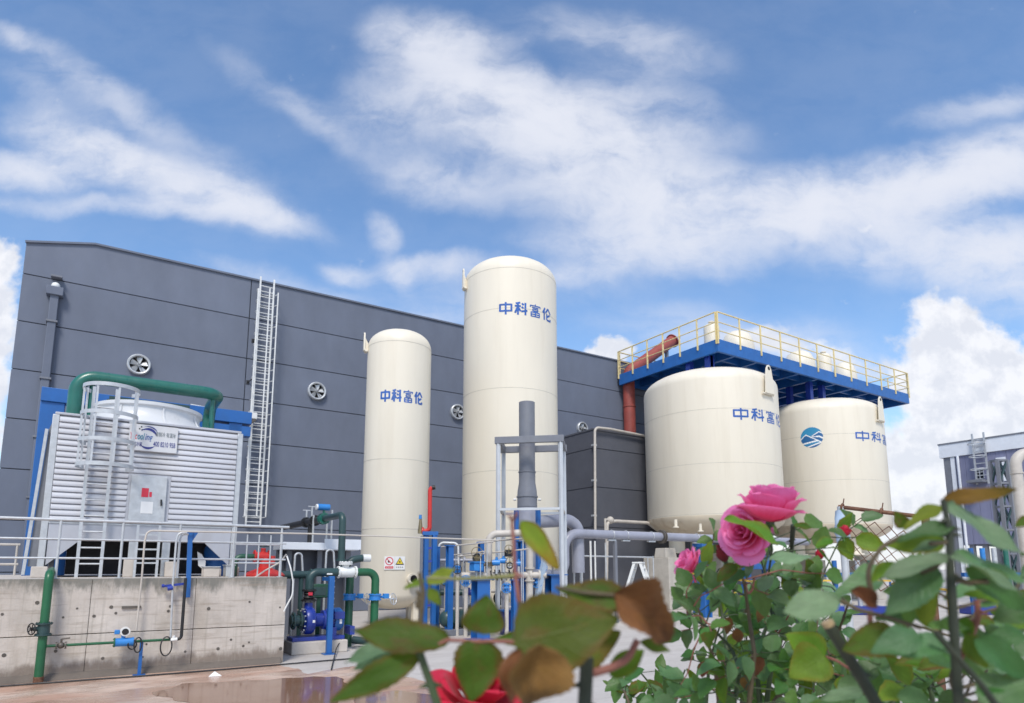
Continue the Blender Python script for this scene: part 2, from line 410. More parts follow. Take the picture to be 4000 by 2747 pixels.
M_PUD = ground_mat('muddy_water', (.25, .135, .085), (.28, .16, .105), (.23, .12, .075), .05, .10, .4, .6, .02)
g = MB(); N = 24; S = 900
g.add([(-S + 2 * S * i / N, -S + 2 * S * j / N, 0) for j in range(N + 1) for i in range(N + 1)],
      [(j * (N + 1) + i, j * (N + 1) + i + 1, (j + 1) * (N + 1) + i + 1, (j + 1) * (N + 1) + i) for j in range(N) for i in range(N)])
g.build('ground', M_YARD, smooth=0)['kind'] = 'structure'
YC = 12.74
sheet('mud', [(-11, YC + .01, 0), (3.1, YC + .01, 0), on_z(700, 1530), on_z(815, 1512), on_z(960, 1545), on_z(1010, 1600), on_z(1060, 1700), (2.2, 3.4, 0), (-6, 2, 0), (-14, 6, 0)], .004, M_MUD, .22)
sheet('puddle', [on_z(*q) for q in ((330, 1574), (420, 1553), (560, 1545), (700, 1538), (770, 1541), (800, 1556), (770, 1580), (740, 1640), (560, 1680), (380, 1640), (420, 1600), (372, 1585))], .008, M_PUD, .22)
sheet('puddle', [on_z(*q) for q in ((800, 1575), (900, 1568), (985, 1580), (1000, 1640), (900, 1700), (800, 1640))], .008, M_PUD, .10)

# ================================================================== THE BIG GREY HALL
YW = 26.0
xl = on_y(60, 550, YW).x
hall = thing('industrial_hall', 'long dark grey panelled industrial hall behind all the tanks', 'building', (xl, YW, 0))
XR = 31.0
def top_z(x):
    pk = [(xl, 12.69), (-.86, 13.17), (20, 13.36), (XR + .1, 13.44)]
    for (a, za), (b, zb) in zip(pk, pk[1:]):
        if x <= b: return za + (zb - za) * (x - a) / (b - a)
body = MB()
body.prism([(xl + .02, YW + .07, 0), (XR - .02, YW + .07, 0), (XR - .02, YW + .07, top_z(XR) - .03), (-.86, YW + .07, 13.14), (xl + .02, YW + .07, 12.66)], (0, 17, 0))
body.build('wall', M_JOINT, hall)
roof = MB(); roof.prism([(xl - .02, YW + .06, 12.70), (-.86, YW + .06, 13.18), (XR, YW + .06, top_z(XR)), (XR, YW + .06, top_z(XR) + .05), (-.86, YW + .06, 13.23), (xl - .02, YW + .06, 12.75)], (0, 17.02, 0))
roof.build('roof', M_ROOF, hall)
SPX = on_y(571, 640, YW).x
zs = [0.0, 1.62, 3.28, 4.94, 6.60, 8.26, 9.92, 11.58]
cols = [xl, SPX, XR]
for ci_ in range(len(cols) - 1):
    a, b = cols[ci_] + (.0 if ci_ == 0 else .016), cols[ci_ + 1] - .016
    for i, z in enumerate(zs):
        lo = z + .015; 
        if i < len(zs) - 1:
            MB().box(a, b, YW, YW + .06, lo, zs[i + 1] - .015).build('wall_panel', M_WALL, hall, smooth=0, bevel=.008)
        else:
            xs = [a] + [q for q in (-.86,) if a < q < b] + [b]
            poly = [(a, YW, lo), (b, YW, lo)] + [(x, YW, top_z(x) - .01) for x in reversed(xs)]
            MB().prism(poly, (0, .06, 0)).build('wall_panel', M_WALL, hall, smooth=0, bevel=.008)
cap = MB()
for x0, x1 in ((xl - .03, -.86), (-.86, XR + .02)):
    cap.bar((x0, YW - .02, top_z(max(x0, xl)) + .01), (x1, YW - .02, top_z(x1 - .01) + .01), .09, .07)
cap.build('roof_trim', M_WALL, hall)
# downpipe fixed on the hall wall
q = on_y(119, 655, YW - .14); q2 = on_y(92, 960, YW - .14); dx = q2.x
dp = MB(); dp.bar((dx, YW - .12, .1), (dx, YW - .12, q.z - .1), .24, .2)
dp.box(dx - .24, dx + .24, YW - .3, YW - .002, q.z - .25, q.z + .05)
dpo = dp.build('downpipe', M_WALL, hall, bevel=.02)
for z in (4, 6, 8, 10, 11.6): MB().box(dx - .16, dx + .16, YW - .26, YW - .002, z, z + .06).build('pipe_clamp', M_STACK, dpo)
lo_ = MB(); lo_.ball((dx, YW - .16, q.z + .1), .13); lo_.build('outlet', M_WHITE, dpo)

# wall fans: one built at the origin facing -Y, the rest copied
def make_fan():
    t = thing('exhaust_fan', 'largest round exhaust fan on the hall wall above the cooling tower', 'exhaust fan', (0, 0, 0), 'round exhaust fans in the hall wall')
    R = .355
    rg = MB(); rg.lathe((0, 0, 0), [(R + .02, 0), (R + .02, -.14), (R - .01, -.165), (R - .055, -.15), (R - .06, -.0)], 40, (0, 1, 0)); rg.build('ring', M_GALV, t)
    bk = MB(); bk.lathe((0, -.012, 0), [(0.0, 0), (R - .03, 0)], 40, (0, 1, 0)); bk.build('shutter', M_DARK, t)
    h = MB(); h.cyl((0, -.02, 0), (0, -.125, 0), .075, .06, 18); h.build('hub', M_GALV, t)
    for k in range(5):
        a = 2 * PI * k / 5 + .35
        u = Vector((math.cos(a), 0, math.sin(a))); w = Vector((-math.sin(a), 0, math.cos(a)))
        bl = MB()
        pts = []
        for f, wd in ((.06, .05), (.16, .085), (.27, .11)):
            pts += [u * f + w * wd * .7 + Vector((0, -.04, 0)), u * f - w * wd + Vector((0, -.10, 0))]
        pts += [p + Vector((0, .008, 0)) for p in pts]
        bl.add(pts, [(0, 1, 3, 2), (2, 3, 5, 4), (6, 8, 9, 7), (8, 10, 11, 9), (0, 2, 8, 6), (2, 4, 10, 8), (1, 7, 9, 3), (3, 9, 11, 5), (0, 6, 7, 1), (4, 5, 11, 10)])
        bl.build('blade', M_GALV, t)
    for s in (0, 1):
        b = MB(); a = .5 + s * PI / 2
        d = Vector((math.cos(a), 0, math.sin(a))) * (R - .05)
        b.bar(Vector((0, -.135 - s * .012, 0)) - d, Vector((0, -.135 - s * .012, 0)) + d, .012, .012); b.build('guard_bar', M_BRGREY, t)
    return t
fan = make_fan()
fan.location = on_y(315, 829, YW - .004)
for (x, y, s, lab) in ((718, 889, 1.0, 'round exhaust fan between the white roof ladder and the shorter slim tank'),
                       (1037, 936, .97, 'round exhaust fan half hidden behind the left edge of the tallest tank'),
                       (1320, 973, .92, 'smallest round exhaust fan low on the hall wall just above the grey annex')):
    c = copy_tree(fan); c.location = on_y(x, y, YW - .004); c.scale = (s, s, s); c['label'] = lab

# roof ladder with cage
LX = on_y(597, 800, YW - .2).x; LY = YW - .24
zt_ = on_y(600, 642, YW - .3).z; zb_ = on_y(582, 1192, YW - .3).z
lad = thing('roof_ladder', 'tall white caged ladder climbing the hall wall to the roof edge', 'ladder', (LX, YW, zb_))
for s in (-1, 1): MB().bar((LX + s * .26, LY, zb_), (LX + s * .26, LY, zt_ + .25), .06, .045).build('rail', M_WHITE, lad)
nr = int((zt_ - zb_) / .225)
for i in range(nr):
    MB().cyl((LX - .26, LY, zb_ + .12 + i * .225), (LX + .26, LY, zb_ + .12 + i * .225), .019, n=6).build('rung', M_WHITE, lad)
for i in range(nr // 2):
    z = zb_ + .30 + i * .45
    MB().torus((LX, LY - .16, z), Z_, .40, .020, 12, 6, PI - .35, 2 * PI + .35).build('cage_hoop', M_WHITE, lad)
for a in (200, 270, 340):
    x, y = LX + .40 * math.cos(math.radians(a)), LY - .16 + .40 * math.sin(math.radians(a))
    MB().bar((x, y, zb_ + .3), (x, y, zb_ + .3 + .45 * (nr // 2 - 1)), .045, .03).build('cage_strap', M_WHITE, lad)
br = MB()
for i in range(5):
    for s in (-1, 1): br.bar((LX + s * .26, LY, zb_ + 1 + i * 2.1), (LX + s * .26, YW + .002, zb_ + 1 + i * 2.1), .05, .04)
br.build('wall_bracket', M_WHITE, lad)
# little black anchors left of the ladder
for (x, y, lab) in ((574, 774, 'black bracket on the hall wall left of the upper roof ladder'), (562, 868, 'black bracket on the hall wall left of the roof ladder, lower one')):
    p = on_y(x, y, YW); t = thing('wall_bracket', lab, 'bracket', p, 'black brackets beside the roof ladder')
    MB().box(p.x - .05, p.x + .05, YW - .02, YW - .001, p.z - .08, p.z + .08).build('plate', M_BLACK, t)
    MB().bar((p.x, YW - .02, p.z), (p.x + .2, YW - .24, p.z + .18), .03, .03).build('arm', M_BLACK, t)
# loose junction box on the ladder foot side with a dark cable tray
p = on_y(572, 944, YW - .9)
t = thing('junction_box', 'small white junction box over a dark tray beside the roof ladder', 'junction box', p)
MB().box(p.x - .17, p.x + .17, p.y - .1, p.y + .1, p.z - .12, p.z + .12).build('box', M_WHITE, t, bevel=.01)
tr = MB(); a, b = p + Vector((.1, 0, -.16)), p + Vector((-.55, 0, -.62)); tr.bar(a, b, .4, .1); tr.build('tray', M_BRGREY, t)
MB().cyl(p + Vector((-.17, 0, .02)), p + Vector((-2.1, 0, .14)), .025, n=8).build('conduit', M_WHITE, t)
MB().bar(p + Vector((0, .05, -.02)), (p.x, YW + .002, p.z), .06, .06).build('bracket', M_STACK, t)

# ================================================================== CONCRETE PLATFORM
ZP = 1.58; XE = on_y(650, 1350, YC).x
def cwall_mat():
    m = M_CONC.copy(); m.name = 'formed_concrete'
    nt = m.node_tree; b = nt.nodes['Principled BSDF']
    src = b.inputs['Base Color'].links[0].from_socket
    g = nt.nodes.new('ShaderNodeNewGeometry'); sp = nt.nodes.new('ShaderNodeSeparateXYZ'); nt.links.new(g.outputs['Position'], sp.inputs[0])
    mp = nt.nodes.new('ShaderNodeMapping'); mp.inputs['Scale'].default_value = (2.2, 2.2, .8); nt.links.new(g.outputs['Position'], mp.inputs[0])
    n = nt.nodes.new('ShaderNodeTexNoise'); nt.links.new(mp.outputs[0], n.inputs['Vector']); n.inputs['Scale'].default_value = 2.0; n.inputs['Detail'].default_value = 8; n.inputs['Roughness'].default_value = .68
    def mth(op, a, b_):
        k = nt.nodes.new('ShaderNodeMath'); k.operation = op; setin(nt, k, 0, a); setin(nt, k, 1, b_); return k.outputs[0]
    def mr(v, a, b_, c, d):
        k = nt.nodes.new('ShaderNodeMapRange'); k.interpolation_type = 'SMOOTHSTEP'; nt.links.new(v, k.inputs[0])
        for i, q in enumerate((a, b_, c, d)): k.inputs[i + 1].default_value = q
        return k.outputs[0]
    def mix(f, a, c):
        k = nt.nodes.new('ShaderNodeMix'); k.data_type = 'RGBA'; setin(nt, k, 0, f); setin(nt, k, 6, a); setin(nt, k, 7, c); return k.outputs[2]
    zz = mth('ADD', sp.outputs[2], mth('MULTIPLY', mth('SUBTRACT', n.outputs[0], .5), .9))
    c = mix(mr(zz, 1.30, 1.56, 0, .85), src, (.15, .15, .13, 1))
    zz2 = mth('ADD', sp.outputs[2], mth('MULTIPLY', mth('SUBTRACT', n.outputs[0], .5), .5))
    c = mix(mr(zz2, .16, .32, .85, 0), c, (.19, .15, .12, 1))
    # fine vertical runs below the coping
    mp2 = nt.nodes.new('ShaderNodeMapping'); mp2.inputs['Scale'].default_value = (26, 26, .7); nt.links.new(g.outputs['Position'], mp2.inputs[0])
    n2 = nt.nodes.new('ShaderNodeTexNoise'); nt.links.new(mp2.outputs[0], n2.inputs['Vector']); n2.inputs['Scale'].default_value = 1; n2.inputs['Detail'].default_value = 5
    c = mix(mr(n2.outputs[0], .52, .75, 0, .45), c, (.33, .30, .25, 1))
    mp3 = nt.nodes.new('ShaderNodeMapping'); mp3.inputs['Scale'].default_value = (1.1, 1.1, 13); nt.links.new(g.outputs['Position'], mp3.inputs[0])
    n3 = nt.nodes.new('ShaderNodeTexNoise'); nt.links.new(mp3.outputs[0], n3.inputs['Vector']); n3.inputs['Scale'].default_value = 1.6; n3.inputs['Detail'].default_value = 6
    c = mix(mr(n3.outputs[0], .52, .72, 0, .5), c, (.30, .25, .20, 1))
    nt.links.new(c, b.inputs['Base Color'])
    return m
M_CWALL = cwall_mat()
plat = thing('concrete_platform', 'pale cast concrete retaining wall and platform with stained top edge', 'retaining wall', (XE, YC, 0))
MB().box(-14, XE - .02, YC + .07, 21, 0, ZP - .03).build('core', M_CONCD, plat, smooth=0)
MB().box(-14, XE - .005, YC + .065, 21, ZP - .028, ZP).build('top_slab', M_CONC, plat, smooth=0)
xs = [-14, -7, -3.6, on_y(202, 1400, YC).x, on_y(440, 1400, YC).x, XE]
zj = .69
for a, b in zip(xs, xs[1:]):
    for z0, z1 in ((0, zj), (zj, ZP)):
        MB().box(a + .0035, b - .0035, YC + random.uniform(-.003, .003), YC + .062, z0 + (.006 if z0 else 0), z1 - (.007 if z1 == zj else 0)).build('concrete_panel', M_CWALL, plat, smooth=0, bevel=.005)
th = MB()
for z in (.30, .45, 1.0, 1.15):
    x = -2.6
    while x < XE - .1:
        x += random.uniform(.30, .80)
        if random.random() < .72:
            r = random.uniform(.016, .032); zz = z + random.uniform(-.06, .06)
            th.lathe((x, YC - .0065, zz), [(0, 0), (r * .95, 0), (r, .002)], 10, (0, 1, 0))
o = th.build('tie_hole', M_BRGREY, plat); o['kind'] = 'stuff'
ft = MB(); ft.prism([(-14, YC - .002, 0.0), (-14, YC - .13, 0.0), (-14, YC - .09, .05), (-14, YC - .002, .11)], (XE + 14 - .05, 0, 0)); ft.build('footing', M_CONCD, plat, smooth=0, bevel=.02)
tb = MB(); pp = on_y(298, 1378, YC); tb.box(pp.x - .14, pp.x + .14, YC - .03, YC - .004, pp.z - .02, pp.z + .02); tb.build('embedded_strip', M_BRGREY, plat)
# cable along the wall foot
cb = MB(); pts = []
for i in range(40):
    x = -6 + i * .27; pts.append((x, YC - .42 - .05 * math.sin(x * 1.1) + .02 * mnoise.noise(Vector((x * 2, 0, 0))), .022))
cb.tube(pts, .014, 6); tag(cb.build('cable', M_BLACK), 'thin black cable lying on the mud along the concrete wall foot', 'cable')
# a scrap of white foam on the mud
p = on_z(487, 1535, .0); s_ = MB(); s_.add([(p.x - .1, p.y - .03, .006), (p.x + .1, p.y - .05, .006), (p.x + .08, p.y + .06, .006), (p.x, p.y + .02, .075)], [(0, 1, 2), (0, 3, 1), (1, 3, 2), (2, 3, 0)])
tag(s_.build('rubble_chip', M_PAPER), 'small white rubble chip on the mud below the wall end', 'rubble')

# ------------------------------------------------------------------ guard rail on the platform
YR = YC + .12
gr = thing('guard_rail', 'silver tubular guard rail along the front edge of the concrete platform', 'railing', (XE, YR, ZP))
zt = on_y(0, 1175, YR).z; zm = on_y(0, 1221, YR).z; zl = on_y(0, 1266, YR).z
xend = on_y(656, 1203, YR).x
MB().cyl((-8, YR, zt), (xend, YR, zt), .026, n=10).build('rail', M_GALV, gr)
MB().cyl((-8, YR, zm), (xend - .04, YR, zm), .018, n=10).build('rail', M_GALV, gr)
MB().cyl((-8, YR, zl), (xend - .04, YR, zl), .018, n=10).build('rail', M_GALV, gr)
for x in (-400, 133, 276, 407, 530, 638):
    X = on_y(x, 1240, YR).x if x > 0 else -4.0
    po = MB(); po.cyl((X, YR, ZP), (X, YR, zt), .022, n=10); po.cyl((X, YR, ZP + .001), (X, YR, ZP + .015), .06, n=12)
    po.build('post', M_GALV, gr)
# second rail bar further back, far left
YR2 = 19.5
bk = thing('guard_rail', 'short pale guard rail at the far left behind the platform', 'railing', (-6, YR2, ZP))
xq = on_y(46, 1237, YR2).x
for y_ in (1236, 1281): MB().cyl((-7, YR2, on_y(20, y_, YR2).z), (xq, YR2, on_y(20, y_, YR2).z), .028, n=8).build('rail', M_BEIGE, bk)
for X in (-6, xq - .05): MB().cyl((X, YR2, ZP), (X, YR2, on_y(20, 1236, YR2).z), .025, n=8).build('post', M_BEIGE, bk)
# right-hand cross railing of the platform (thin bars round the red pump)
YR3 = 13.75
cr = thing('guard_rail', 'thin silver barred railing around the red pump on the platform', 'railing', (2.5, YR3, ZP))
x0, x1 = on_y(533, 1240, YR3).x, on_y(640, 1240, YR3).x
for y_ in (1236, 1278): MB().cyl((x0, YR3, on_y(580, y_, YR3).z), (x1, YR3, on_y(580, y_ , YR3).z), .016, n=8).build('rail', M_GALV, cr)
for k in range(5):
    X = x0 + (x1 - x0) * k / 4
    MB().cyl((X, YR3, ZP), (X, YR3, on_y(580, 1214, YR3).z), .014, n=8).build('post', M_GALV, cr)
# ================================================================== COOLING TOWER
YT = 14.6
tx0, tx1 = on_y(122, 1000, YT).x, on_y(545, 1000, YT).x
zT = on_y(335, 960, YT).z; zL = on_y(330, 1190, YT).z; zP2 = on_y(330, 1228, YT).z
TD = 3.6
ct = thing('cooling_tower', 'silver louvred cooling tower with round fan cowl standing on the concrete platform', 'cooling tower', ((tx0 + tx1) / 2, YT, ZP))
core = MB(); core.box(tx0 + .04, tx1 - .04, YT + .06, YT + TD, zP2, zT - .02); core.build('casing', M_LPANEL, ct, smooth=0)
MB().box(tx0 - .02, tx1 + .02, YT - .01, YT + TD + .02, zT - .018, zT + .03).build('top_deck', M_LPANEL, ct, smooth=0, bevel=.01)
for x in (tx0, tx1):
    for y in (YT + .045, YT + TD):
        MB().box(x - .055, x + .055, y - .055, y + .055, ZP, zT - .02).build('corner_post', M_GALV, ct, bevel=.01)
# louvre slats: one shared mesh per width
NS = 18; pit = (zT - .05 - zL) / NS
def slat_src(w):
    h = pit * .98
    prof = [(.03, 0), (-.022, .001), (-.040, h * .10), (-.043, h * .24), (-.036, h * .5), (-.026, h * .76), (-.012, h * .97), (.03, h)]
    mb = MB(); mb.prism([(0, y, z) for y, z in prof], (w, 0, 0))
    return mb
dl, dr = on_y(287, 1130, YT).x, on_y(385, 1130, YT).x
fullw, lw, rw = tx1 - tx0 - .12, dl - tx0 - .06, tx1 - .06 - dr
proto = {}
for i in range(NS):
    z = zL + i * pit
    segs = [('f', tx0 + .06, fullw)] if i >= 9 else [('l', tx0 + .06, lw), ('r', dr, rw)]
    for key, x, w in segs:
        if key not in proto:
            o = slat_src(w).build('louvre_slat', M_LOUV, None, smooth=50); o.parent = ct; proto[key] = o
            q = o
        else:
            q = share(proto[key], ct)
        q.location = Vector((x, YT, z)) - ORG[ct.name]
MB().box(tx0 + .06, tx1 - .06, YT, YT + .05, zP2, zL - .004).build('lower_panel', M_LPANEL, ct, smooth=0, bevel=.006)
MB().box(tx0 + .05, tx1 - .05, YT - .02, YT + .05, zL - .03, zL - .004).build('drip_strip', M_GALV, ct, smooth=0)
# control cabinet between the lower slats
zd0, zd1 = on_y(335, 1184, YT).z, on_y(335, 1078, YT).z
fr = MB(); fr.box(dl, dr, YT - .03, YT + .05, zL + .002, zL + 9 * pit - .004); fr.build('door_frame', M_LPANEL, ct, smooth=0, bevel=.006)
ddl, ddr = on_y(294, 1130, YT).x, on_y(376, 1130, YT).x
door = MB().box(ddl, ddr, YT - .09, YT - .032, zd0, zd1 - .03).build('cabinet_door', M_GALV, ct, smooth=0, bevel=.008)
def plaq(x0, x1, y0, y1, name, m, par, y):
    a, b = on_y(x0, y1, y), on_y(x1, y0, y)
    return MB().box(a.x, b.x, y - .006, y + .001, a.z, b.z).build(name, m, par, smooth=0)
plaq(320.5, 338, 1108.5, 1128, 'warning_sticker', M_SIGNRED, door, YT - .091)
plaq(338.3, 345, 1117, 1128, 'warning_sticker', M_SIGNRED, door, YT - .091)
plaq(318, 348, 1139.5, 1165, 'paper_notice', M_PAPER, door, YT - .091)
MB().bar(on_y(366, 1134, YT - .11), on_y(366, 1148, YT - .11), .03, .035).build('handle', M_BLACK, door)
# open basin underneath
bas = MB(); bas.box(tx0 + .35, tx1 - .3, YT + .9, YT + TD - .1, ZP + .05, zP2 - .005); bas.build('fill_pack', M_DARK, ct, smooth=0)
for sx, x in ((1, tx0 + .07), (-1, tx1 - .07)):
    g_ = MB(); g_.prism([(x, YT + .02, zP2 - .003), (x + sx * .5, YT + .02, zP2 - .003), (x, YT + .02, zP2 - .48)], (0, .03, 0)); g_.build('gusset', M_LPANEL, ct, smooth=0)
for x in (300, 376):
    X = on_y(x, 1260, YT).x; MB().box(X - .07, X + .07, YT + .02, YT + .16, ZP, zP2 - .004).build('leg', M_GALV, ct, bevel=.008)
for x0, x1, h in ((278, 302, .34), (372, 398, .3), (462, 500, .16), (514, 540, .2), (70, 108, .2)):
    X0, X1 = on_y(x0, 1300, YT).x, on_y(x1, 1300, YT).x
    MB().box(X0, X1, YT - .12, YT + .015, ZP, ZP + h).build('plinth_block', M_CONC, ct, smooth=0, bevel=.015)
# flared air inlet on the left flank
fl = MB(); fl.prism([(tx0 - .06, YT + .15, zT - .15), (tx0 - .06, YT + .15, ZP + .2), (tx0 - .20, YT + .15, ZP + .2), (tx0 - .10, YT + .15, zT - .3)], (0, TD - .3, 0)); fl.build('air_inlet', M_STACK, ct, smooth=0)
for k in range(2):
    MB().bar((tx0 - .13, YT + .12, zT - .3), (tx0 - .25, YT + .12, ZP + .05), .05, .06).build('inlet_frame', M_GALV, ct) if k == 0 else MB().bar((tx0 - .13, YT + TD - .15, zT - .3), (tx0 - .25, YT + TD - .15, ZP + .05), .05, .06).build('inlet_frame', M_GALV, ct)
# fan cowl
CX = (tx0 + tx1) / 2 - .02; CY = YT + 1.75
cw = MB(); cw.lathe((CX, CY, zT + .03), [(1.34, 0), (1.34, .04), (1.22, .10), (1.10, .22), (1.03, .36), (1.03, .48), (1.08, .51), (1.08, .58), (1.00, .58), (.96, .40), (1.02, .1)], 64)
cwo = cw.build('fan_cowl', M_FRP, ct)
for k in range(8):
    a = 2 * PI * k / 8 + .2
    pts = [(1.34, .045), (1.22, .12), (1.10, .24), (1.035, .37), (1.035, .48)]
    rb = MB(); rb.tube([(CX + r * math.cos(a), CY + r * math.sin(a), zT + .035 + z) for r, z in pts], .022, 6); rb.build('rib', M_FRP, cwo)
MB().bar((CX - .8, CY - .5, zT + .70), (CX + .75, CY - .5, zT + .70), .1, .08).build('motor_beam', M_DTEAL, ct)
for s in (-.8, .75): MB().bar((CX + s, CY - .5, zT + .50), (CX + s, CY - .5, zT + .67), .07, .07).build('beam_support', M_DTEAL, ct)
MB().box(CX + .0, CX + .22, CY - .1, CY + .14, zT + .62, zT + .85).build('gearbox', M_GALV, ct, bevel=.03)
for k in range(6):
    a = 2 * PI * k / 6
    bl = MB(); u = Vector((math.cos(a), math.sin(a), 0)); w = Vector((-math.sin(a), math.cos(a), 0)); c0 = Vector((CX, CY, zT + .34))
    pts = [c0 + u * .1 + w * .06 + Z_ * .03, c0 + u * .1 - w * .06 - Z_ * .03, c0 + u * .88 - w * .13 - Z_ * .03, c0 + u * .88 + w * .13 + Z_ * .03]
    bl.add(pts + [p + Z_ * .015 for p in pts], [(0, 1, 2, 3), (4, 7, 6, 5), (0, 4, 5, 1), (1, 5, 6, 2), (2, 6, 7, 3), (3, 7, 4, 0)]); bl.build('fan_blade', M_GALV, ct)

# banner with lettering
def flat_text(txt, x, z, size, m, parent, y, name='lettering', shear=0.0, bold=.012, sx=1.0, spacing=1.0, fit=None):
    cu = bpy.data.curves.new(name, 'FONT'); cu.body = txt; cu.size = size; cu.offset = bold * size; cu.shear = shear; cu.space_character = spacing
    ob = bpy.data.objects.new(name, cu); COL.objects.link(ob)
    dg = bpy.context.evaluated_depsgraph_get()
    me = bpy.data.meshes.new_from_object(ob.evaluated_get(dg)); me.name = name
    bpy.data.objects.remove(ob); bpy.data.curves.remove(cu)
    o0 = ORG.get(parent.name, Vector())
    if fit: sx = fit / max(v.co.x for v in me.vertices)
    for v in me.vertices: v.co = Vector((x + v.co.x * sx, y, z + v.co.y)) - o0
    me.materials.clear(); me.materials.append(m)
    o = bpy.data.objects.new(name, me); COL.objects.link(o); o.parent = parent
    return o
YB = YT - .085
b0, b1 = on_y(290, 1020, YB), on_y(405, 972, YB)
bn = thing('banner_sign', 'white company banner with 400 8210 958 fixed on the cooling tower louvres', 'banner', (b0.x, YB, b0.z))
MB().box(b0.x, b1.x, YB, YB + .02, b0.z, b1.z).build('board', M_BOARD, bn, smooth=0)
bw, bh = b1.x - b0.x, b1.z - b0.z; yy = YB - .004
U = lambda u: b0.x + bw * u
V = lambda v: b0.z + bh * v
hh = bh * .36
flat_text('Yinc', U(.015), V(.42), hh, M_SIGNRED, bn, yy, shear=.2, fit=bw * .145)
flat_text('ool', U(.165), V(.42), hh, M_SIGNTEAL, bn, yy - .001, shear=.2, fit=bw * .15)
flat_text('ing', U(.32), V(.42), hh, M_LETTER, bn, yy - .001, shear=.2, fit=bw * .16)
flat_text('\u4fe1\u548c\u51b7\u5374', U(.03), V(.16), bh * .2, M_SIGNNAVY, bn, yy, fit=bw * .24)
flat_text('\u6709\u5236\u51b7 \u6709\u6e29\u5ea6', U(.53), V(.60), bh * .2, M_SIGNGREY, bn, yy, fit=bw * .43)
flat_text('400 8210 958', U(.50), V(.20), bh * .27, M_SIGNNAVY, bn, yy, fit=bw * .46)
sw = MB()
def arc_band(cx, cz, R, a0, a1, t0, t1, n=18):
    vs, fs = [], []
    for i in range(n + 1):
        f = i / n; a = math.radians(a0 + (a1 - a0) * f); t = (t0 + (t1 - t0) * f) * math.sin(PI * min(max(f, .04), .96)) 
        for r in (R - t / 2, R + t / 2): vs.append((cx + r * math.cos(a), yy, cz + r * math.sin(a)))
    for i in range(n): fs.append((2 * i, 2 * i + 1, 2 * i + 3, 2 * i + 2))
    sw.add(vs, fs)
for args in ((U(.37), V(.54), bh * .30, 140, 12, .03, .07), (U(.37), V(.58), bh * .36, 110, 25, .015, .035), (U(.39), V(.42), bh * .31, 210, 318, .025, .055)):
    sw = MB(); arc_band(*args); sw.build('swoosh_emblem', M_SIGNNAVY, bn, smooth=0)
dt = MB()
for u, v, r in ((.20, .82, .014), (.235, .90, .014), (.25, .80, .012)): dt.lathe((U(u), yy, V(v)), [(0, 0), (r, 0)], 10, (0, 1, 0))
dt.build('dot', M_SIGNTEAL, bn, smooth=0)

# caged ladder on the tower front
TL = YT - .16
la = (on_y(203, 1000, TL).x, on_y(256, 1000, TL).x); lc = (la[0] + la[1]) / 2 + .10
zlt = on_y(232, 880, TL).z
tl = thing('access_ladder', 'silver caged access ladder fixed to the front of the cooling tower', 'ladder', (lc, TL, ZP))
for X in la: MB().bar((X, TL, ZP), (X, TL, zlt), .055, .045).build('rail', M_GALV, tl)
k = 0
while ZP + .25 + k * .3 < zlt - .1:
    MB().cyl((la[0], TL, ZP + .25 + k * .3), (la[1], TL, ZP + .25 + k * .3), .016, n=8).build('rung', M_GALV, tl); k += 1
RC = .47; cyc = TL - .33
for i, y_ in enumerate((884, 945, 1005, 1060)):
    z = on_y(240, y_, TL - .3).z
    hp = MB()
    n = 36; vs = []
    for j in range(n + 1):
        a = PI * 1.0 - .75 + (PI + 1.5) * j / n
        for r, dz in ((RC, -.035), (RC, .035), (RC - .012, .035), (RC - .012, -.035)): vs.append((lc + r * math.cos(a), cyc + r * math.sin(a), z + dz))
    hp.add(vs, [(j * 4 + q, j * 4 + (q + 1) % 4, j * 4 + 4 + (q + 1) % 4, j * 4 + 4 + q) for j in range(n) for q in range(4)])
    hp.build('cage_hoop', M_GALV, tl)
zc0, zc1 = on_y(240, 1062, TL - .3).z, on_y(240, 880, TL - .3).z
for a in (150, 195, 240, 285, 330, 375):
    x, y = lc + (RC - .02) * math.cos(math.radians(a)), cyc + (RC - .02) * math.sin(math.radians(a))
    MB().bar((x, y, zc0), (x, y, zc1), .035, .02).build('cage_strap', M_GALV, tl)

# lower step ladder in front of the cabinet
sl = thing('access_ladder', 'short silver ladder below the control cabinet of the cooling tower', 'ladder', (on_y(335, 1300, YT - .2).x, YT - .2, ZP))
for x in (308, 358): X = on_y(x, 1260, YT - .2).x; MB().bar((X, YT - .2, ZP), (X, YT - .2, on_y(330, 1192, YT - .2).z), .045, .04).build('rail', M_GALV, sl)
for y_ in (1214, 1247, 1278): z = on_y(330, y_, YT - .2).z; MB().bar((on_y(308, 1260, YT - .2).x, YT - .2, z), (on_y(358, 1260, YT - .2).x, YT - .2, z), .03, .03).build('rung', M_GALV, sl)

# blue steel frame behind the tower
YF = YT + TD + .5
bf = thing('blue_steel_frame', 'blue steel portal frame standing behind the cooling tower', 'steel frame', (on_y(70, 1200, YF).x, YF, ZP))
c0 = on_y(88, 912, YF); c1 = on_y(560, 950, YF)
xa = on_y(60, 1250, YF).x
zf = c0.z
MB().bar((xa + .2, YF, ZP), (xa + .2, YF, zf), .48, .3).build('column', M_BLUE, bf, bevel=.01)
MB().bar((xa + .62, YF - .05, ZP), (xa + .62, YF - .05, on_y(80, 1000, YF).z), .3, .2).build('column', M_BLUE, bf, bevel=.01)
MB().bar((c1.x - .3, YF, ZP), (c1.x - .3, YF, zf), .34, .3).build('column', M_BLUE, bf, bevel=.01)
MB().box(xa - .04, c1.x + .1, YF - .2, YF + .2, zf + .002, zf + .34).build('beam', M_BLUE, bf, bevel=.01)
MB().box(c1.x - 1.6, c1.x + .1, YF - .15, YF + .15, zf - .34, zf - .06).build('beam', M_BLUE, bf, bevel=.01)
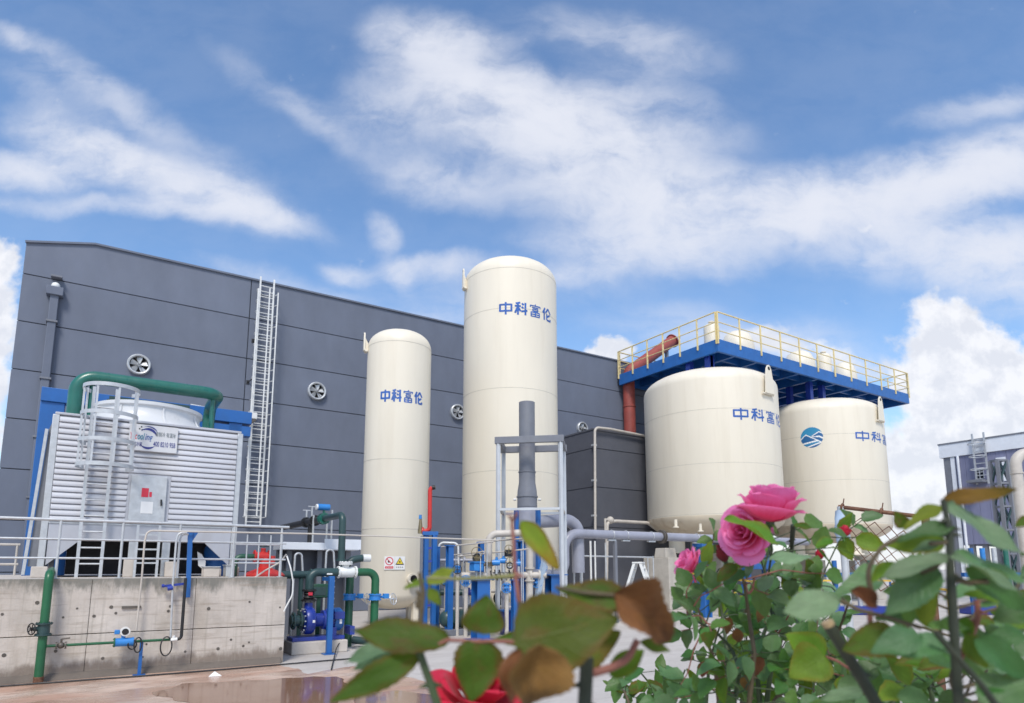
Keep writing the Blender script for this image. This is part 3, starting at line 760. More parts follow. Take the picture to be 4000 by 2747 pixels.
MB().bar((xa + .5, YF, zf - .6), (xa + 1.2, YF, zf), .14, .14).build('brace', M_BLUE, bf)

# big green water pipe over the cowl
GY = YT + 1.9
pl, pr_ = on_y(171, 905, GY), on_y(497, 905, GY)
zp_ = on_y(335, 871, GY).z
pa = on_y(200, 857, GY); pb = on_y(490, 893, GY)
zz_ = (pa.z + pb.z) / 2
gp = thing('green_water_pipe', 'thick teal green water pipe arching over the cooling tower cowl', 'pipe', (pl.x, GY, zT))
gm = MB(); gm.pipe([(pl.x, GY, zT + .03), (pl.x, GY, zz_), (pr_.x, GY, zz_), (pr_.x, GY + 1.55, zz_ - .02), (pr_.x, GY + 1.55, zz_ - .8)], .145, .36, 20, 8)
gm.build('pipe_run', M_GREEN, gp)
for x in (pl.x + .28, pr_.x - .12): MB().cyl((x, GY + .1, zT + .03), (x, GY + .1, zz_ - .1), .055, n=12).build('pipe_support', M_GREEN, gp)
for x in (pl.x + .55, pr_.x - .5): MB().cyl((x, GY, zz_), (x + .03, GY, zz_), .152, n=20).build('weld_band', M_GREEN, gp)
MB().cyl((pl.x, GY, zT + .03), (pl.x, GY, zT + .09), .22, n=20).build('flange', M_GREEN, gp)

# ================================================================== PIPES ON THE CONCRETE WALL
def wheel(mb, c, axis, R, r=.008, spokes=4):
    mb.torus(c, axis, R, r, 24, 6)
    q = Vector(axis).to_track_quat('Z', 'Y')
    for k in range(spokes):
        a = PI * k / spokes * 2
        mb.cyl(c, Vector(c) + q @ Vector((R * math.cos(a), R * math.sin(a), 0)), r * .8, n=6)
    mb.cyl(Vector(c) - Vector(axis) * .02, Vector(c) + Vector(axis) * .02, r * 2.4, n=10)
def flange(mb, c, axis, R, t=.02, bolts=8):
    ax = Vector(axis).normalized(); mb.cyl(Vector(c) - ax * t / 2, Vector(c) + ax * t / 2, R, n=20)
    q = ax.to_track_quat('Z', 'Y')
    for k in range(bolts):
        a = 2 * PI * k / bolts
        p = Vector(c) + q @ Vector((R * .82 * math.cos(a), R * .82 * math.sin(a), 0))
        mb.cyl(p - ax * (t / 2 + .012), p + ax * (t / 2 + .012), R * .09, n=6)
YG = YC - .24
gt, gb = on_y(110, 1299, YG), on_y(90, 1540, YG)
gx = (gt.x + gb.x) / 2
rs = thing('green_riser_pipe', 'dark green riser pipe with elbow climbing the left of the concrete wall', 'pipe', (gx, YG, 0))
MB().pipe([(gx, YG, .02), (gx, YG, gt.z - .02), (gx, YG + .75, gt.z + .02)], .062, .12, 18, 8).build('pipe_run', M_LGREEN, rs)
vz = on_y(97, 1428, YG).z
vv = MB(); flange(vv, (gx, YG, vz + .085), Z_, .115); flange(vv, (gx, YG, vz - .085), Z_, .115); vv.cyl((gx, YG, vz - .08), (gx, YG, vz + .08), .085, n=18); vv.cyl((gx, YG, vz), (gx - .13, YG - .03, vz + .01), .035, n=10)
vo = vv.build('gate_valve', M_DTEAL, rs)
wh = MB(); wheel(wh, (gx - .15, YG - .04, vz + .01), (-.8, -.6, 0), .085, .010, 5); wh.build('handwheel', M_BLACK, vo)
MB().cyl((gx, YG, .0), (gx, YG, .1), .066, .07, n=18).build('rusty_foot', M_RUST, rs)
# thin sampling line
zs_ = on_y(250, 1459, YG).z; xs_ = on_y(411, 1452, YG).x; zu = on_y(418, 1312, YG).z
ln = thing('sampling_line', 'thin green pipe running along the concrete wall and turning up into a black riser', 'pipe', (xs_, YG, zs_))
MB().cyl((gx + .05, YG, zs_), (xs_ - .12, YG, zs_), .022, n=10).build('pipe_run', M_LGREEN, ln)
MB().pipe([(xs_ - .12, YG, zs_), (xs_, YG, zs_), (xs_, YG, zu)], .026, .06, 10).build('pipe_riser', M_BLACK, ln)
bx = on_y(139, 1460, YG).x
bvm = MB(); flange(bvm, (bx - .06, YG, zs_), X_, .055, .015, 4); flange(bvm, (bx + .06, YG, zs_), X_, .055, .015, 4); bvm.ball((bx, YG, zs_), .05); bvm.cyl((bx, YG, zs_), (bx, YG - .02, zs_ + .10), .015, n=8); bvm.cyl((bx - .005, YG - .02, zs_ + .10), (bx + .11, YG - .02, zs_ + .11), .012, n=8)
bvm.build('ball_valve', M_BRGREY, ln)
fx = on_y(279, 1455, YG).x
fm = thing('flow_meter', 'blue flow meter with round white dial on the thin green pipe', 'flow meter', (fx, YG, zs_))
mb = MB(); flange(mb, (fx - .12, YG, zs_), X_, .075, .02, 6); mb.build('flange', M_LGREEN, fm)
mb = MB(); mb.cyl((fx - .11, YG, zs_), (fx + .13, YG, zs_), .068, n=18); flange(mb, (fx + .14, YG, zs_), X_, .075, .02, 6); mb.cyl((fx, YG, zs_ + .05), (fx, YG, zs_ + .13), .03, n=12); mb.build('meter_body', M_LBLUE, fm)
hd = MB(); hz = zs_ + .17; hd.cyl((fx + .02, YG - .07, hz), (fx + .02, YG + .06, hz), .072, n=20); hdo = hd.build('meter_head', M_WHITE, fm)
MB().cyl((fx + .02, YG - .078, hz), (fx + .02, YG - .071, hz), .05, n=18).build('dial', M_BLACK, hdo)
MB().box(fx - .13, fx - .055, YG - .03, YG + .04, hz - .04, hz + .03).build('terminal_box', M_LBLUE, fm, bevel=.008)
sp_ = thing('pipe_support', 'thin blue post propping up the thin green pipe from the mud', 'pipe support', (on_y(318, 1500, YG).x, YG, 0))
X = on_y(318, 1500, YG).x
MB().bar((X, YG, 0), (X, YG, zs_ - .02), .05, .05).build('post', M_BLUE, sp_)
MB().box(X - .09, X + .09, YG - .08, YG + .08, .004, .016).build('base_plate', M_BLUE, sp_)
def loop(name, label, c, R1, R2, tilt=.15, r=.012):
    pts = [(c.x + R1 * math.sin(2 * PI * k / 22), c.y + tilt * R1 * math.cos(2 * PI * k / 11), c.z + R2 * math.cos(2 * PI * k / 22)) for k in range(24)]
    mb = MB(); mb.tube(pts, r, 6); tag(mb.build(name, M_BLACK), label, 'cable')
loop('cable_loop', 'larger black cable loop hanging at the right end of the thin pipe', on_y(377, 1467, YG - .06), .085, .155)
loop('cable_loop', 'small black cable loop hanging right of the blue flow meter', on_y(313, 1464, YG - .07), .055, .12)
loop('cable_loop', 'smallest black cable loop drooping under the blue flow meter', on_y(300, 1463, YG - .05), .06, .075)
mb = MB(); q = on_y(387, 1453, YG - .05); mb.cyl(q, q + Vector((.1, 0, .01)), .03, n=10); mb.cyl(q + Vector((.05, 0, .02)), q + Vector((.04, 0, .07)), .025, n=8)
tag(mb.build('cable_gland', M_WHITE), 'small white cable fitting on the thin pipe above the cable loop', 'fitting')
# grey conduits from above
YQ = YC - .15
c1_ = thing('cable_conduit', 'long pale conduit from the wall pipes over the rail to the tall tanks', 'conduit', on_y(340, 1204, YQ))
MB().pipe([on_y(309, 1432, YQ), on_y(322, 1310, YQ), on_y(328, 1232, YQ), on_y(334, 1204, YQ), on_y(400, 1206, YQ), on_y(700, 1211.5, YQ + .0), on_y(1132, 1226.5, YQ)], .016, .1, 10).build('pipe_run', M_BEIGE, c1_)
c2_ = thing('cable_conduit', 'thin grey conduit dropping down the concrete wall to the cable loop', 'conduit', on_y(395, 1300, YQ))
MB().pipe([on_y(387, 1448, YQ), on_y(392, 1330, YQ), on_y(400, 1228, YQ), on_y(405, 1209, YQ), on_y(425, 1209, YQ)], .017, .08, 8).build('pipe_run', M_GALV, c2_)
c3_ = thing('cable_conduit', 'short grey conduit dropping behind the blue bracket post', 'conduit', on_y(404, 1300, YQ))
MB().pipe([on_y(402, 1312, YQ + .06), on_y(408, 1225, YQ + .06), on_y(414, 1213, YQ + .06), on_y(428, 1213, YQ + .06)], .015, .06, 8).build('pipe_run', M_GALV, c3_)
# blue bracket post
bp_ = thing('bracket_post', 'blue steel bracket post clamped on the concrete wall edge', 'post', on_y(430, 1340, YC - .06))
MB().bar(on_y(426, 1356, YC - .06), on_y(432, 1206, YC - .06), .075, .06).build('post', M_BLUE, bp_)
a = on_y(432, 1206, YC - .06); gz = MB(); gz.prism([a + Vector((-.05, .01, -.02)), a + Vector((.13, .01, -.02)), a + Vector((.02, .01, -.22))], (0, .02, 0)); gz.build('gusset', M_BLUE, bp_)
va = thing('small_valve', 'small dark blue valve on a bracket arm below the blue post', 'valve', on_y(392, 1330, YC - .1))
MB().bar(on_y(368, 1331, YC - .12), on_y(418, 1325, YC - .12), .05, .04).build('arm', M_BLUED, va)
mb = MB(); mb.cyl(on_y(380, 1336, YC - .15), on_y(392, 1334, YC - .15), .04, n=12); mb.cyl(on_y(367, 1330, YC - .14), on_y(373, 1330, YC - .14), .03, n=8); mb.build('valve_body', M_BLUED, va)

# red pump set and grey cabinets on the platform
YRP = 14.3
def pt(x, y, Y=YRP): return on_y(x, y, Y)
rp = thing('fire_pump', 'red domed fire pump behind the thin barred railing', 'pump', (pt(598, 1310).x, YRP, ZP))
c = pt(600, 1310); rr = px(c)
mb = MB(); mb.lathe((c.x, YRP, ZP), [(.40, 0), (.40, .03), (.34, .09), (.16, .16), (.12, .2), (.10, .42)], 28); mb.build('cone_base', M_RED, rp)
mb = MB(); z = pt(600, 1264).z; mb.cyl((c.x - .22, YRP, z), (c.x + .05, YRP, z), .10, n=16); flange(mb, (c.x - .22, YRP, z), X_, .14); flange(mb, (c.x + .06, YRP, z), X_, .14); mb.build('valve_body', M_RED, rp)
mb = MB(); mb.cyl((c.x - .05, YRP, z + .08), (c.x - .05, YRP, z + .18), .05, n=12); mb.cyl((c.x + .12, YRP - .05, z + .02), (c.x + .12, YRP - .05, z - .16), .07, n=14); mb.build('bonnet', M_RED, rp)
mb = MB(); wheel(mb, (c.x - .05, YRP, z + .22), Z_, .11, .011); mb.build('handwheel', M_DTEAL, rp)
MB().ball((c.x + .04, YRP - .05, z + .25), .035).build('gauge', M_WHITE, rp)
MB().pipe([(c.x - .22, YRP, z), (c.x - .6, YRP, z), (c.x - .6, YRP, ZP)], .06, .14).build('pipe_run', M_DGREEN, rp)
for x0, x1, y0, lab in ((462, 499, 1288, 'grey weathered plinth box right of the tower basin'), (512, 533, 1284, 'pale green-grey cabinet left of the red fire pump')):
    a, b = pt(x0, 1312, 14.0), pt(x1, y0, 14.0)
    t = thing('equipment_cabinet', lab, 'cabinet', (a.x, 14.0, ZP))
    MB().box(a.x, b.x, 14.0, 14.35, ZP, b.z).build('cabinet_body', M_CONC if x0 < 500 else M_GALV, t, bevel=.01)
    MB().box(a.x - .015, b.x + .015, 13.98, 14.37, b.z + .001, b.z + .02).build('lid', M_GALV, t)
# white tarp hanging below the tower and blue drum
a = pt(455, 1290, 14.9)
tp = thing('white_tarp', 'white torn plastic sheet hanging under the cooling tower', 'tarp', a)
mb = MB(); mb.prism([pt(448, 1252, 14.9), pt(458, 1258, 14.9), pt(467, 1274, 14.9), pt(464, 1306, 14.9), pt(458, 1290, 14.9), pt(450, 1284, 14.9)], (0, .02, 0)); mb.build('sheet', M_PAPER, tp, smooth=0)
bd = thing('blue_drum', 'blue plastic drum standing under the right end of the cooling tower', 'drum', (pt(490, 1300, 15.3).x, 15.3, ZP))
mb = MB(); mb.lathe((pt(492, 1300, 15.3).x, 15.3, ZP), [(.26, 0), (.28, .03), (.28, .25), (.29, .27), (.28, .29), (.28, .6), (.24, .66), (0, .66)], 28); mb.build('drum_body', M_BLUE, bd)
# ================================================================== TANKS
STROKES = {
 'zhong': [((.06, .80), (.94, .80)), ((.94, .86), (.94, .24)), ((.94, .30), (.06, .30)), ((.06, .24), (.06, .86)), ((.5, 1), (.5, 0))],
 'ke': [((.08, .90), (.44, .98)), ((.0, .70), (.48, .70)), ((.25, .94), (.25, 0)), ((.22, .6), (.02, .14)), ((.27, .6), (.46, .28)), ((.56, .93), (.70, .80)), ((.54, .66), (.68, .53)), ((.5, .28), (1, .38)), ((.84, 1), (.84, 0))],
 'fu': [((.5, 1.02), (.5, .92)), ((.04, .88), (.96, .88)), ((.06, .92), (.06, .74)), ((.94, .92), (.94, .74)), ((.2, .74), (.8, .74)), ((.26, .62), (.74, .62)), ((.26, .47), (.74, .47)), ((.27, .62), (.27, .47)), ((.73, .62), (.73, .47)),
        ((.1, .36), (.9, .36)), ((.1, .03), (.9, .03)), ((.12, .36), (.12, .03)), ((.88, .36), (.88, .03)), ((.12, .195), (.88, .195)), ((.5, .36), (.5, .03))],
 'lun': [((.30, 1), (.04, .55)), ((.20, .78), (.20, 0)), ((.64, 1), (.36, .60)), ((.64, 1), (.98, .62)), ((.90, .52), (.54, .33)), ((.50, .56), (.50, .06)), ((.50, .06), (.96, .06)), ((.95, .04), (.95, .22))]}
def cyl_letters(cx, cy, R, ang0, z0, cw, ch, gap, parent, wd=.15):
    x = 0.0
    for key in ('zhong', 'ke', 'fu', 'lun'):
        thin = .62 if key == 'fu' else 1.0
        mb = MB()
        for si, (a, b) in enumerate(STROKES[key]):
            a, b = Vector((a[0] * cw, a[1] * ch, 0)), Vector((b[0] * cw, b[1] * ch, 0))
            d = (b - a); L = d.length; d.normalize(); n = Vector((-d.y, d.x, 0)) * wd * ch * thin * .5
            k = max(1, int(L / .05)); vs = []
            off = .004 + .0009 * (si % 4)
            for i in range(k + 1):
                p = a + d * L * i / k
                for s in (n, -n):
                    q = p + s; th = ang0 + (x + q.x) / R
                    vs.append((cx + (R + off) * math.cos(th), cy + (R + off) * math.sin(th), z0 + q.y))
            mb.add(vs, [(2 * i, 2 * i + 1, 2 * i + 3, 2 * i + 2) for i in range(k)])
        mb.build('lettering', M_LETTER, parent, smooth=0)
        x += cw + gap
def on_cyl(x, y, cx, cy, R):
    d = ray(x, y); o = EYE - Vector((cx, cy, 0))
    a = d.x ** 2 + d.y ** 2; b = 2 * (o.x * d.x + o.y * d.y); c = o.x ** 2 + o.y ** 2 - R * R
    t = (-b - math.sqrt(max(0, b * b - 4 * a * c))) / (2 * a)
    return EYE + d * t
def text_on(cx, cy, R, p0, p1, ch, parent, n=4, frac=1.0):
    a = on_cyl(*p0, cx, cy, R); b = on_cyl(*p1, cx, cy, R)
    t0 = math.atan2(a.y - cy, a.x - cx); t1 = math.atan2(b.y - cy, b.x - cx)
    arc = (t1 - t0) * R
    step = arc / (n - 1)                      # p1 = start of the n-th character
    cw = step * .84
    cyl_letters(cx, cy, R, t0, a.z, cw, ch, step - cw, parent)
def tank_shell(t, cx, cy, R, zb, zt, dome, seams, bottom='dish', n=96, mt=None):
    mb = MB(); pr = []
    if bottom == 'dish':
        for i in range(8): a = PI / 2 * i / 8; pr.append((R * math.sin(a) + 1e-4, zb - dome * .8 * math.cos(a)))
    else: pr.append((R, zb))
    pr += [(R, zb), (R, zt)]
    # torispherical head: tight knuckle then a flatter crown
    for i in range(1, 15):
        a = PI / 2 * i / 14; pr.append((R * (abs(math.cos(a)) ** .72) + (1e-4 if i == 14 else 0), zt + dome * math.sin(a) ** .95))
    mb.lathe((cx, cy, 0), pr, n); sh = mb.build('shell', mt or M_CREAM, t, smooth=40)
    for z in seams:
        s = MB(); s.lathe((cx, cy, 0), [(R - .005, z - .012), (R + .004, z - .008), (R + .004, z + .008), (R - .005, z + .012)], n); s.build('weld_seam', M_SEAM, sh)
    return sh
def lug(t, cx, cy, R, ang, z0, h, w=.22, dome=.5):
    u = Vector((math.cos(ang), math.sin(ang), 0)); s = Vector((-math.sin(ang), math.cos(ang), 0)); c = Vector((cx, cy, 0)) + u * R
    mb = MB(); poly = []
    for p, q in ((-.5, 0), (.5, 0), (.5, .55), (.42, .85), (.22, .97), (0, 1.0), (-.22, .97), (-.42, .85), (-.5, .55)):
        poly.append(c + u * .10 + s * (p * w * (1.25 - .45 * q)) + ZZ * (z0 + q * h))
    mb.prism(poly, u * .05)
    o = mb.build('lifting_lug', M_CREAM, t, bevel=.006)
    mb = MB(); mb.prism([c + u * .0 + s * (-.02) + ZZ * (z0 + .05 * h), c + u * .1 + s * (-.02) + ZZ * (z0 + .05 * h), c + u * .1 + s * (-.02) + ZZ * (z0 + .72 * h), c - u * .0 + s * (-.02) + ZZ * (z0 + .42 * h)], s * .04); mb.build('lug_web', M_CREAM, o)
    mb = MB(); e = c + u * .152 + ZZ * (z0 + h * .87); mb.lathe(e, [(0, 0), (w * .16, 0)], 14, u); mb.build('lug_hole', M_DARK, o)
    mb = MB(); mb.prism([c + u * .02 + s * (-w * .8) + ZZ * (z0 - .04), c + u * .02 + s * (w * .8) + ZZ * (z0 - .04), c + u * .02 + s * (w * .8) + ZZ * (z0 + .02), c + u * .02 + s * (-w * .8) + ZZ * (z0 + .02)], u * .09); mb.build('pad_plate', M_CREAM, o)
# ---- tank 1, slim
D1 = 20.9; c = at(894, 1288, D1); r1 = px(c) * 75.5 * .99; ZT1 = at(894, 790, D1).z; ZB1 = .95
zc1 = EYE.z + (1290 - 736) * (D1 + .1) / 1466
t1 = thing('storage_tank', 'shorter slim cream tank with two safety signs near its foot', 'storage tank', (c.x, c.y, 0), 'tall slim cream tanks')
dm1 = .62; zs1 = zc1 - dm1
tank_shell(t1, c.x, c.y, r1, ZB1, zs1, dm1, (zs1 - .02, zs1 - 3.9, zs1 - 6.1))
for k in range(4):
    a = .5 + k * PI / 2; x, y = c.x + math.cos(a) * r1 * .82, c.y + math.sin(a) * r1 * .82
    lg = MB(); lg.box(x - .09, x + .09, y - .09, y + .09, .02, ZB1 - .1); lg.box(x - .16, x + .16, y - .16, y + .16, .004, .03); lg.build('leg', M_CREAM, t1)
q = on_cyl(829, 800, c.x, c.y, r1); lug(t1, c.x, c.y, r1, math.atan2((-RT * .93 - FH * .36).y, (-RT * .93 - FH * .36).x), zs1 - .15, .64, .15)
text_on(c.x, c.y, r1, (864, 913), (940, 921), .40, t1)
q = on_cyl(931, 1314, c.x, c.y, r1); u = Vector((q.x - c.x, q.y - c.y, 0)).normalized()
nz_ = MB(); nz_.cyl(q - u * .08, q + u * .20, .13, n=20); flange(nz_, q + u * .2, u, .19, .04, 10); nzo = nz_.build('nozzle', M_CREAM, t1); MB().lathe(q + u * .222, [(0, 0), (.12, 0)], 18, u).build('opening', M_DARK, nzo)
def safety_sign(x0, x1, y0, y1, label, kind):
    mid = on_cyl((x0 + x1) / 2, (y0 + y1) / 2, c.x, c.y, r1); u = Vector((mid.x - c.x, mid.y - c.y, 0)).normalized(); s = Vector((-u.y, u.x, 0))
    k = px(mid); w = (x1 - x0) * k * 1.12; h = (y1 - y0) * k
    o = mid + u * .016
    t = thing('safety_sign', label, 'sign', mid, 'small safety signs on the shorter slim tank')
    P = lambda a, b, d=0: o + s * (a * w) + ZZ * (b * h) + u * d
    mb = MB(); mb.prism([P(-.5, -.5), P(.5, -.5), P(.5, .5), P(-.5, .5)], u * .006); mb.build('plate', M_PAPER, t, smooth=0)
    if kind == 0:
        mb = MB(); n = 28; vs = []
        for i in range(n):
            a = 2 * PI * i / n
            for f in (.40, .31): vs.append(o + u * .008 + s * (f * w * math.cos(a)) + ZZ * (h * .14 + f * w * math.sin(a)))
        mb.add(vs, [(2 * i, 2 * i + 1, (2 * i + 3) % (2 * n), (2 * i + 2) % (2 * n)) for i in range(n)]); mb.build('ban_ring', M_SIGNRED, t, smooth=0)
        d = w * .27; ce = o + u * .0085 + ZZ * h * .14
        mb = MB(); e1, e2 = ce + (-s + ZZ) * d, ce + (s - ZZ) * d; nn = (s + ZZ).normalized() * w * .035; mb.add([e1 - nn, e1 + nn, e2 + nn, e2 - nn], [(0, 1, 2, 3)]); mb.build('ban_bar', M_SIGNRED, t, smooth=0)
        mb = MB(); mb.add([ce + s * (a * w) + ZZ * (b * w) - u * .0005 for a, b in ((-.15, -.12), (.0, -.16), (.12, -.06), (-.05, .02), (-.13, .15))], [(0, 1, 2, 3, 4)]); mb.build('pictogram', M_SIGNBLK, t, smooth=0)
        mb = MB(); mb.add([P(-.4, -.42, .008), P(.4, -.42, .008), P(.4, -.24, .008), P(-.4, -.24, .008)], [(0, 1, 2, 3)]); mb.build('red_caption', M_SIGNRED, t, smooth=0)
        mb = MB()
        for k_ in range(4): a = -.3 + k_ * .17; mb.add([P(a, -.37, .0085), P(a + .1, -.37, .0085), P(a + .1, -.345, .0085), P(a, -.345, .0085), P(a, -.31, .0085), P(a + .1, -.31, .0085), P(a + .1, -.285, .0085), P(a, -.285, .0085)], [(0, 1, 2, 3), (4, 5, 6, 7)])
        mb.build('caption_lettering', M_PAPER, t, smooth=0)
    else:
        tri = lambda f, d: [P(-.42 * f, .14 - .28 * f, d), P(.42 * f, .14 - .28 * f, d), P(0, .14 + .30 * f, d)]
        mb = MB(); mb.add(tri(1, .008), [(0, 1, 2)]); mb.build('triangle_border', M_SIGNBLK, t, smooth=0)
        mb = MB(); mb.add(tri(.72, .009), [(0, 1, 2)]); mb.build('triangle', M_SIGNYEL, t, smooth=0)
        mb = MB(); mb.lathe(P(0, .08, .0098), [(0, 0), (w * .08, 0)], 12, u); mb.build('pictogram', M_SIGNBLK, t, smooth=0)
        mb = MB()
        for k_ in range(4): a = -.34 + k_ * .18; mb.add([P(a, -.36, .008), P(a + .12, -.36, .008), P(a + .12, -.34, .008), P(a, -.34, .008), P(a + .05, -.36, .0082), P(a + .08, -.36, .0082), P(a + .08, -.27, .0082), P(a + .05, -.27, .0082), P(a, -.30, .008), P(a + .12, -.30, .008), P(a + .12, -.28, .008), P(a, -.28, .008)], [(0, 1, 2, 3), (4, 5, 6, 7), (8, 9, 10, 11)])
        mb.build('caption_lettering', M_SIGNBLK, t, smooth=0)
safety_sign(873.5, 894, 1263, 1293, 'white prohibition sign with red ring, left of two on the slim tank', 0)
safety_sign(896.5, 917.5, 1263, 1293, 'white warning sign with yellow triangle, right of two on the slim tank', 1)
T1C = c.copy()
# ---- tank 2, tallest
D2 = 24.0; c = at(1158, 1288, D2); r2 = px(c) * 111; dm2 = .88
zc2 = EYE.z + (1290 - 567) * (D2 + .1) / 1466; zs2 = zc2 - dm2
t2 = thing('storage_tank', 'tallest cream tank in the middle with blue lettering high up', 'storage tank', (c.x, c.y, 0), 'tall slim cream tanks')
tank_shell(t2, c.x, c.y, r2, .9, zs2, dm2, (zs2 - .02, zs2 - 1.6, zs2 - 4.6, zs2 - 7.6))
for k in range(4):
    a = .3 + k * PI / 2; x, y = c.x + math.cos(a) * r2 * .82, c.y + math.sin(a) * r2 * .82
    lg = MB(); lg.box(x - .13, x + .13, y - .13, y + .13, .02, .8); lg.box(x - .22, x + .22, y - .22, y + .22, .004, .03); lg.build('leg', M_CREAM, t2)
v = -RT * .93 - FH * .36; lug(t2, c.x, c.y, r2, math.atan2(v.y, v.x), zs2 - .35, .82, .18)
text_on(c.x, c.y, r2, (1133, 715), (1231, 735), .48, t2)
T2C, R2 = c.copy(), r2
q = on_cyl(1136, 1358, c.x, c.y, r2); u = Vector((q.x - c.x, q.y - c.y, 0)).normalized()
nz_ = MB(); nz_.cyl(q - u * .05, q + u * .12, .26, n=24); nzo = nz_.build('manhole_neck', M_CREAM, t2); MB().lathe(q + u * .124, [(0, 0), (.235, 0)], 24, u).build('manhole_opening', M_BLACK, nzo)
# ---- tanks 3 and 4
D3 = 29.6; c3 = at(1627, 1288, D3); R3 = px(c3) * 156 * .965
zc3 = EYE.z + (1290 - 838) * (D3 - .2) / 1466; dm3 = .95; zs3 = zc3 - dm3; zb3 = EYE.z + (1290 - 1172) * (D3 - R3 * .7) / 1466
def big_tank(c, label):
    t = thing('adsorber_tank', label, 'storage tank', (c.x, c.y, 0), 'wide cream tanks under the blue platform')
    sh = tank_shell(t, c.x, c.y, R3, zb3, zs3, dm3, (zs3 - 1.35, zs3 - 3.7, zb3 + .05))
    # bottom head as its own stained part
    mb = MB(); pr = [(1e-4, zb3 - .87)]
    for i in range(1, 9): a = PI / 2 * i / 9; pr.append((R3 * math.sin(a) ** .8 * 1.002, zb3 - .87 * math.cos(a)))
    pr.append((R3 * 1.0015, zb3 - .01)); mb.lathe((c.x, c.y, 0), pr, 96); mb.build('bottom_head', M_CREAMB, t)
    for k in range(4):
        a = HEAD + PI + .15 + k * PI / 2 ; x, y = c.x + math.cos(a) * R3 * .62, c.y + math.sin(a) * R3 * .62
        lg = MB(); lg.cyl((x, y, 2.45), (x, y, zb3 - .4), .36, n=24); lg.cyl((x, y, 2.42), (x, y, 2.50), .5, n=24); lg.build('leg', M_CREAM, t)
    return t
t3 = big_tank(c3, 'wide cream tank on concrete pillars, nearer of the two under the blue platform')
a = on_cyl(1741, 890, c3.x, c3.y, R3); lug(t3, c3.x, c3.y, R3, math.atan2(a.y - c3.y, a.x - c3.x), a.z - .1, 1.3, .52)
text_on(c3.x, c3.y, R3, (1664, 953), (1761, 960), .53, t3)
for x, y in ((1534, 1198), (1590, 1207)):
    p = at(x, y, D3 - R3 * .8); nb = MB(); nb.cyl(p, p + Vector((0, 0, .35)), .07, n=12); nb.cyl(p, p + Vector((0, 0, .05)), .13, n=12); nb.build('drain_nozzle', M_CREAM, t3)
# tank 4: same row (same Y), right silhouette near px 2027
def sil_err(X):
    c = Vector((X, c3.y + .1, 0)); d = math.hypot(c.x, c.y); th = math.asin(R3 / d)
    b = math.atan2(c.y, c.x) - th
    v = Vector((math.cos(b), math.sin(b), 0)); return 1162 + 1450 * v.dot(RT) / (v.dot(FH) * math.cos(PITCH)) - 2036
lo, hi = c3.x + 3, c3.x + 25
for _ in range(50):
    m_ = (lo + hi) / 2
    if sil_err(m_) < 0: lo = m_
    else: hi = m_
c4 = Vector((lo, c3.y + .1, c3.z))
t4 = big_tank(c4, 'wide cream tank with round blue mountain emblem, farther of the two under the blue platform')
a = on_cyl(1995, 950, c4.x, c4.y, R3); lug(t4, c4.x, c4.y, R3, math.atan2(a.y - c4.y, a.x - c4.x), a.z - .15, 1.3, .52)
text_on(c4.x, c4.y, R3, (1942, 1001), (2018, 1006), .53, t4)
# emblem: little tiles on the curved shell, coloured by the mountain drawing
e0 = on_cyl(1842, 993, c4.x, c4.y, R3); th0 = math.atan2(e0.y - c4.y, e0.x - c4.x); rad = px(e0) * 23.5
tiles = {1: MB(), 2: MB(), 3: MB()}
NE = 54
def emblem(u, v):
    if u * u + v * v > 1: return 0
    ridge = .30 - abs(u + .52) * .62 if u > -.52 else .30 - (-.52 - u) * .9
    ridge2 = .5 - abs(u - .66) * .62
    line = lambda y, w=.055: abs(v - y) < w
    if v > max(ridge, ridge2 if u > -.02 else -9) + .06: return 1
    if line(ridge) : return 3
    if u > 0.0 and v > ridge:
        if line(ridge2, .05): return 3
        s = (v - ridge) / (ridge2 - ridge + 1e-6)
        return 3 if .42 < s < .60 else 2
    if v > -.38 + .17 * u: return 2
    if v > -.52 + .17 * u: return 3
    if abs(v + .62 - .22 * u) < .07: return 1
    if abs(v + .80 - .30 * u) < .06 : return 3
    return 2
for i in range(NE):
    for j in range(NE):
        u, v = (i + .5) / NE * 2 - 1, (j + .5) / NE * 2 - 1
        k = emblem(u, v)
        if k:
            d = 1.0 / NE; R = R3 + .006; vs = []
            for a, b in ((-d, -d), (d, -d), (d, d), (-d, d)):
                t_ = th0 + (u + a) * rad / R; vs.append((c4.x + R * math.cos(t_), c4.y + R * math.sin(t_), e0.z + (v + b) * rad))
            tiles[k].add(vs, [(0, 1, 2, 3)])
for k, m in ((1, M_LOGO1), (2, M_LOGO2), (3, M_PAPER)): tiles[k].build('emblem', m, t4, smooth=0)

# ================================================================== BLUE PLATFORM ON TOP
DC = 28.9; pc = at(1630, 797, DC)            # lower near corner of the fascia
ZD = pc.z; FHH = .62
left = on_x(1405, 858, pc.x); right = on_y(2062, 893, pc.y)
bp = thing('blue_platform', 'blue steel platform with yellow guard rails on top of the two wide tanks', 'platform', (pc.x, pc.y, ZD))
x0, y0, x1, y1 = pc.x, pc.y, right.x, left.y
MB().box(x0, x1, y0, y0 + .14, ZD, ZD + FHH).build('fascia_beam', M_BLUE, bp, bevel=.01)
MB().box(x0, x0 + .14, y0 + .143, y1, ZD, ZD + FHH).build('fascia_beam', M_BLUE, bp, bevel=.01)
MB().box(x1 - .14, x1, y0 + .143, y1, ZD, ZD + FHH).build('fascia_beam', M_BLUE, bp, bevel=.01)
MB().box(x0 + .143, x1 - .143, y1 - .14, y1, ZD, ZD + FHH).build('fascia_beam', M_BLUE, bp, bevel=.01)
MB().box(x0 + .143, x1 - .143, y0 + .143, y1 - .143, ZD + FHH - .06, ZD + FHH - .02).build('deck', M_BLUE, bp, smooth=0)
x = x0 + 1.6
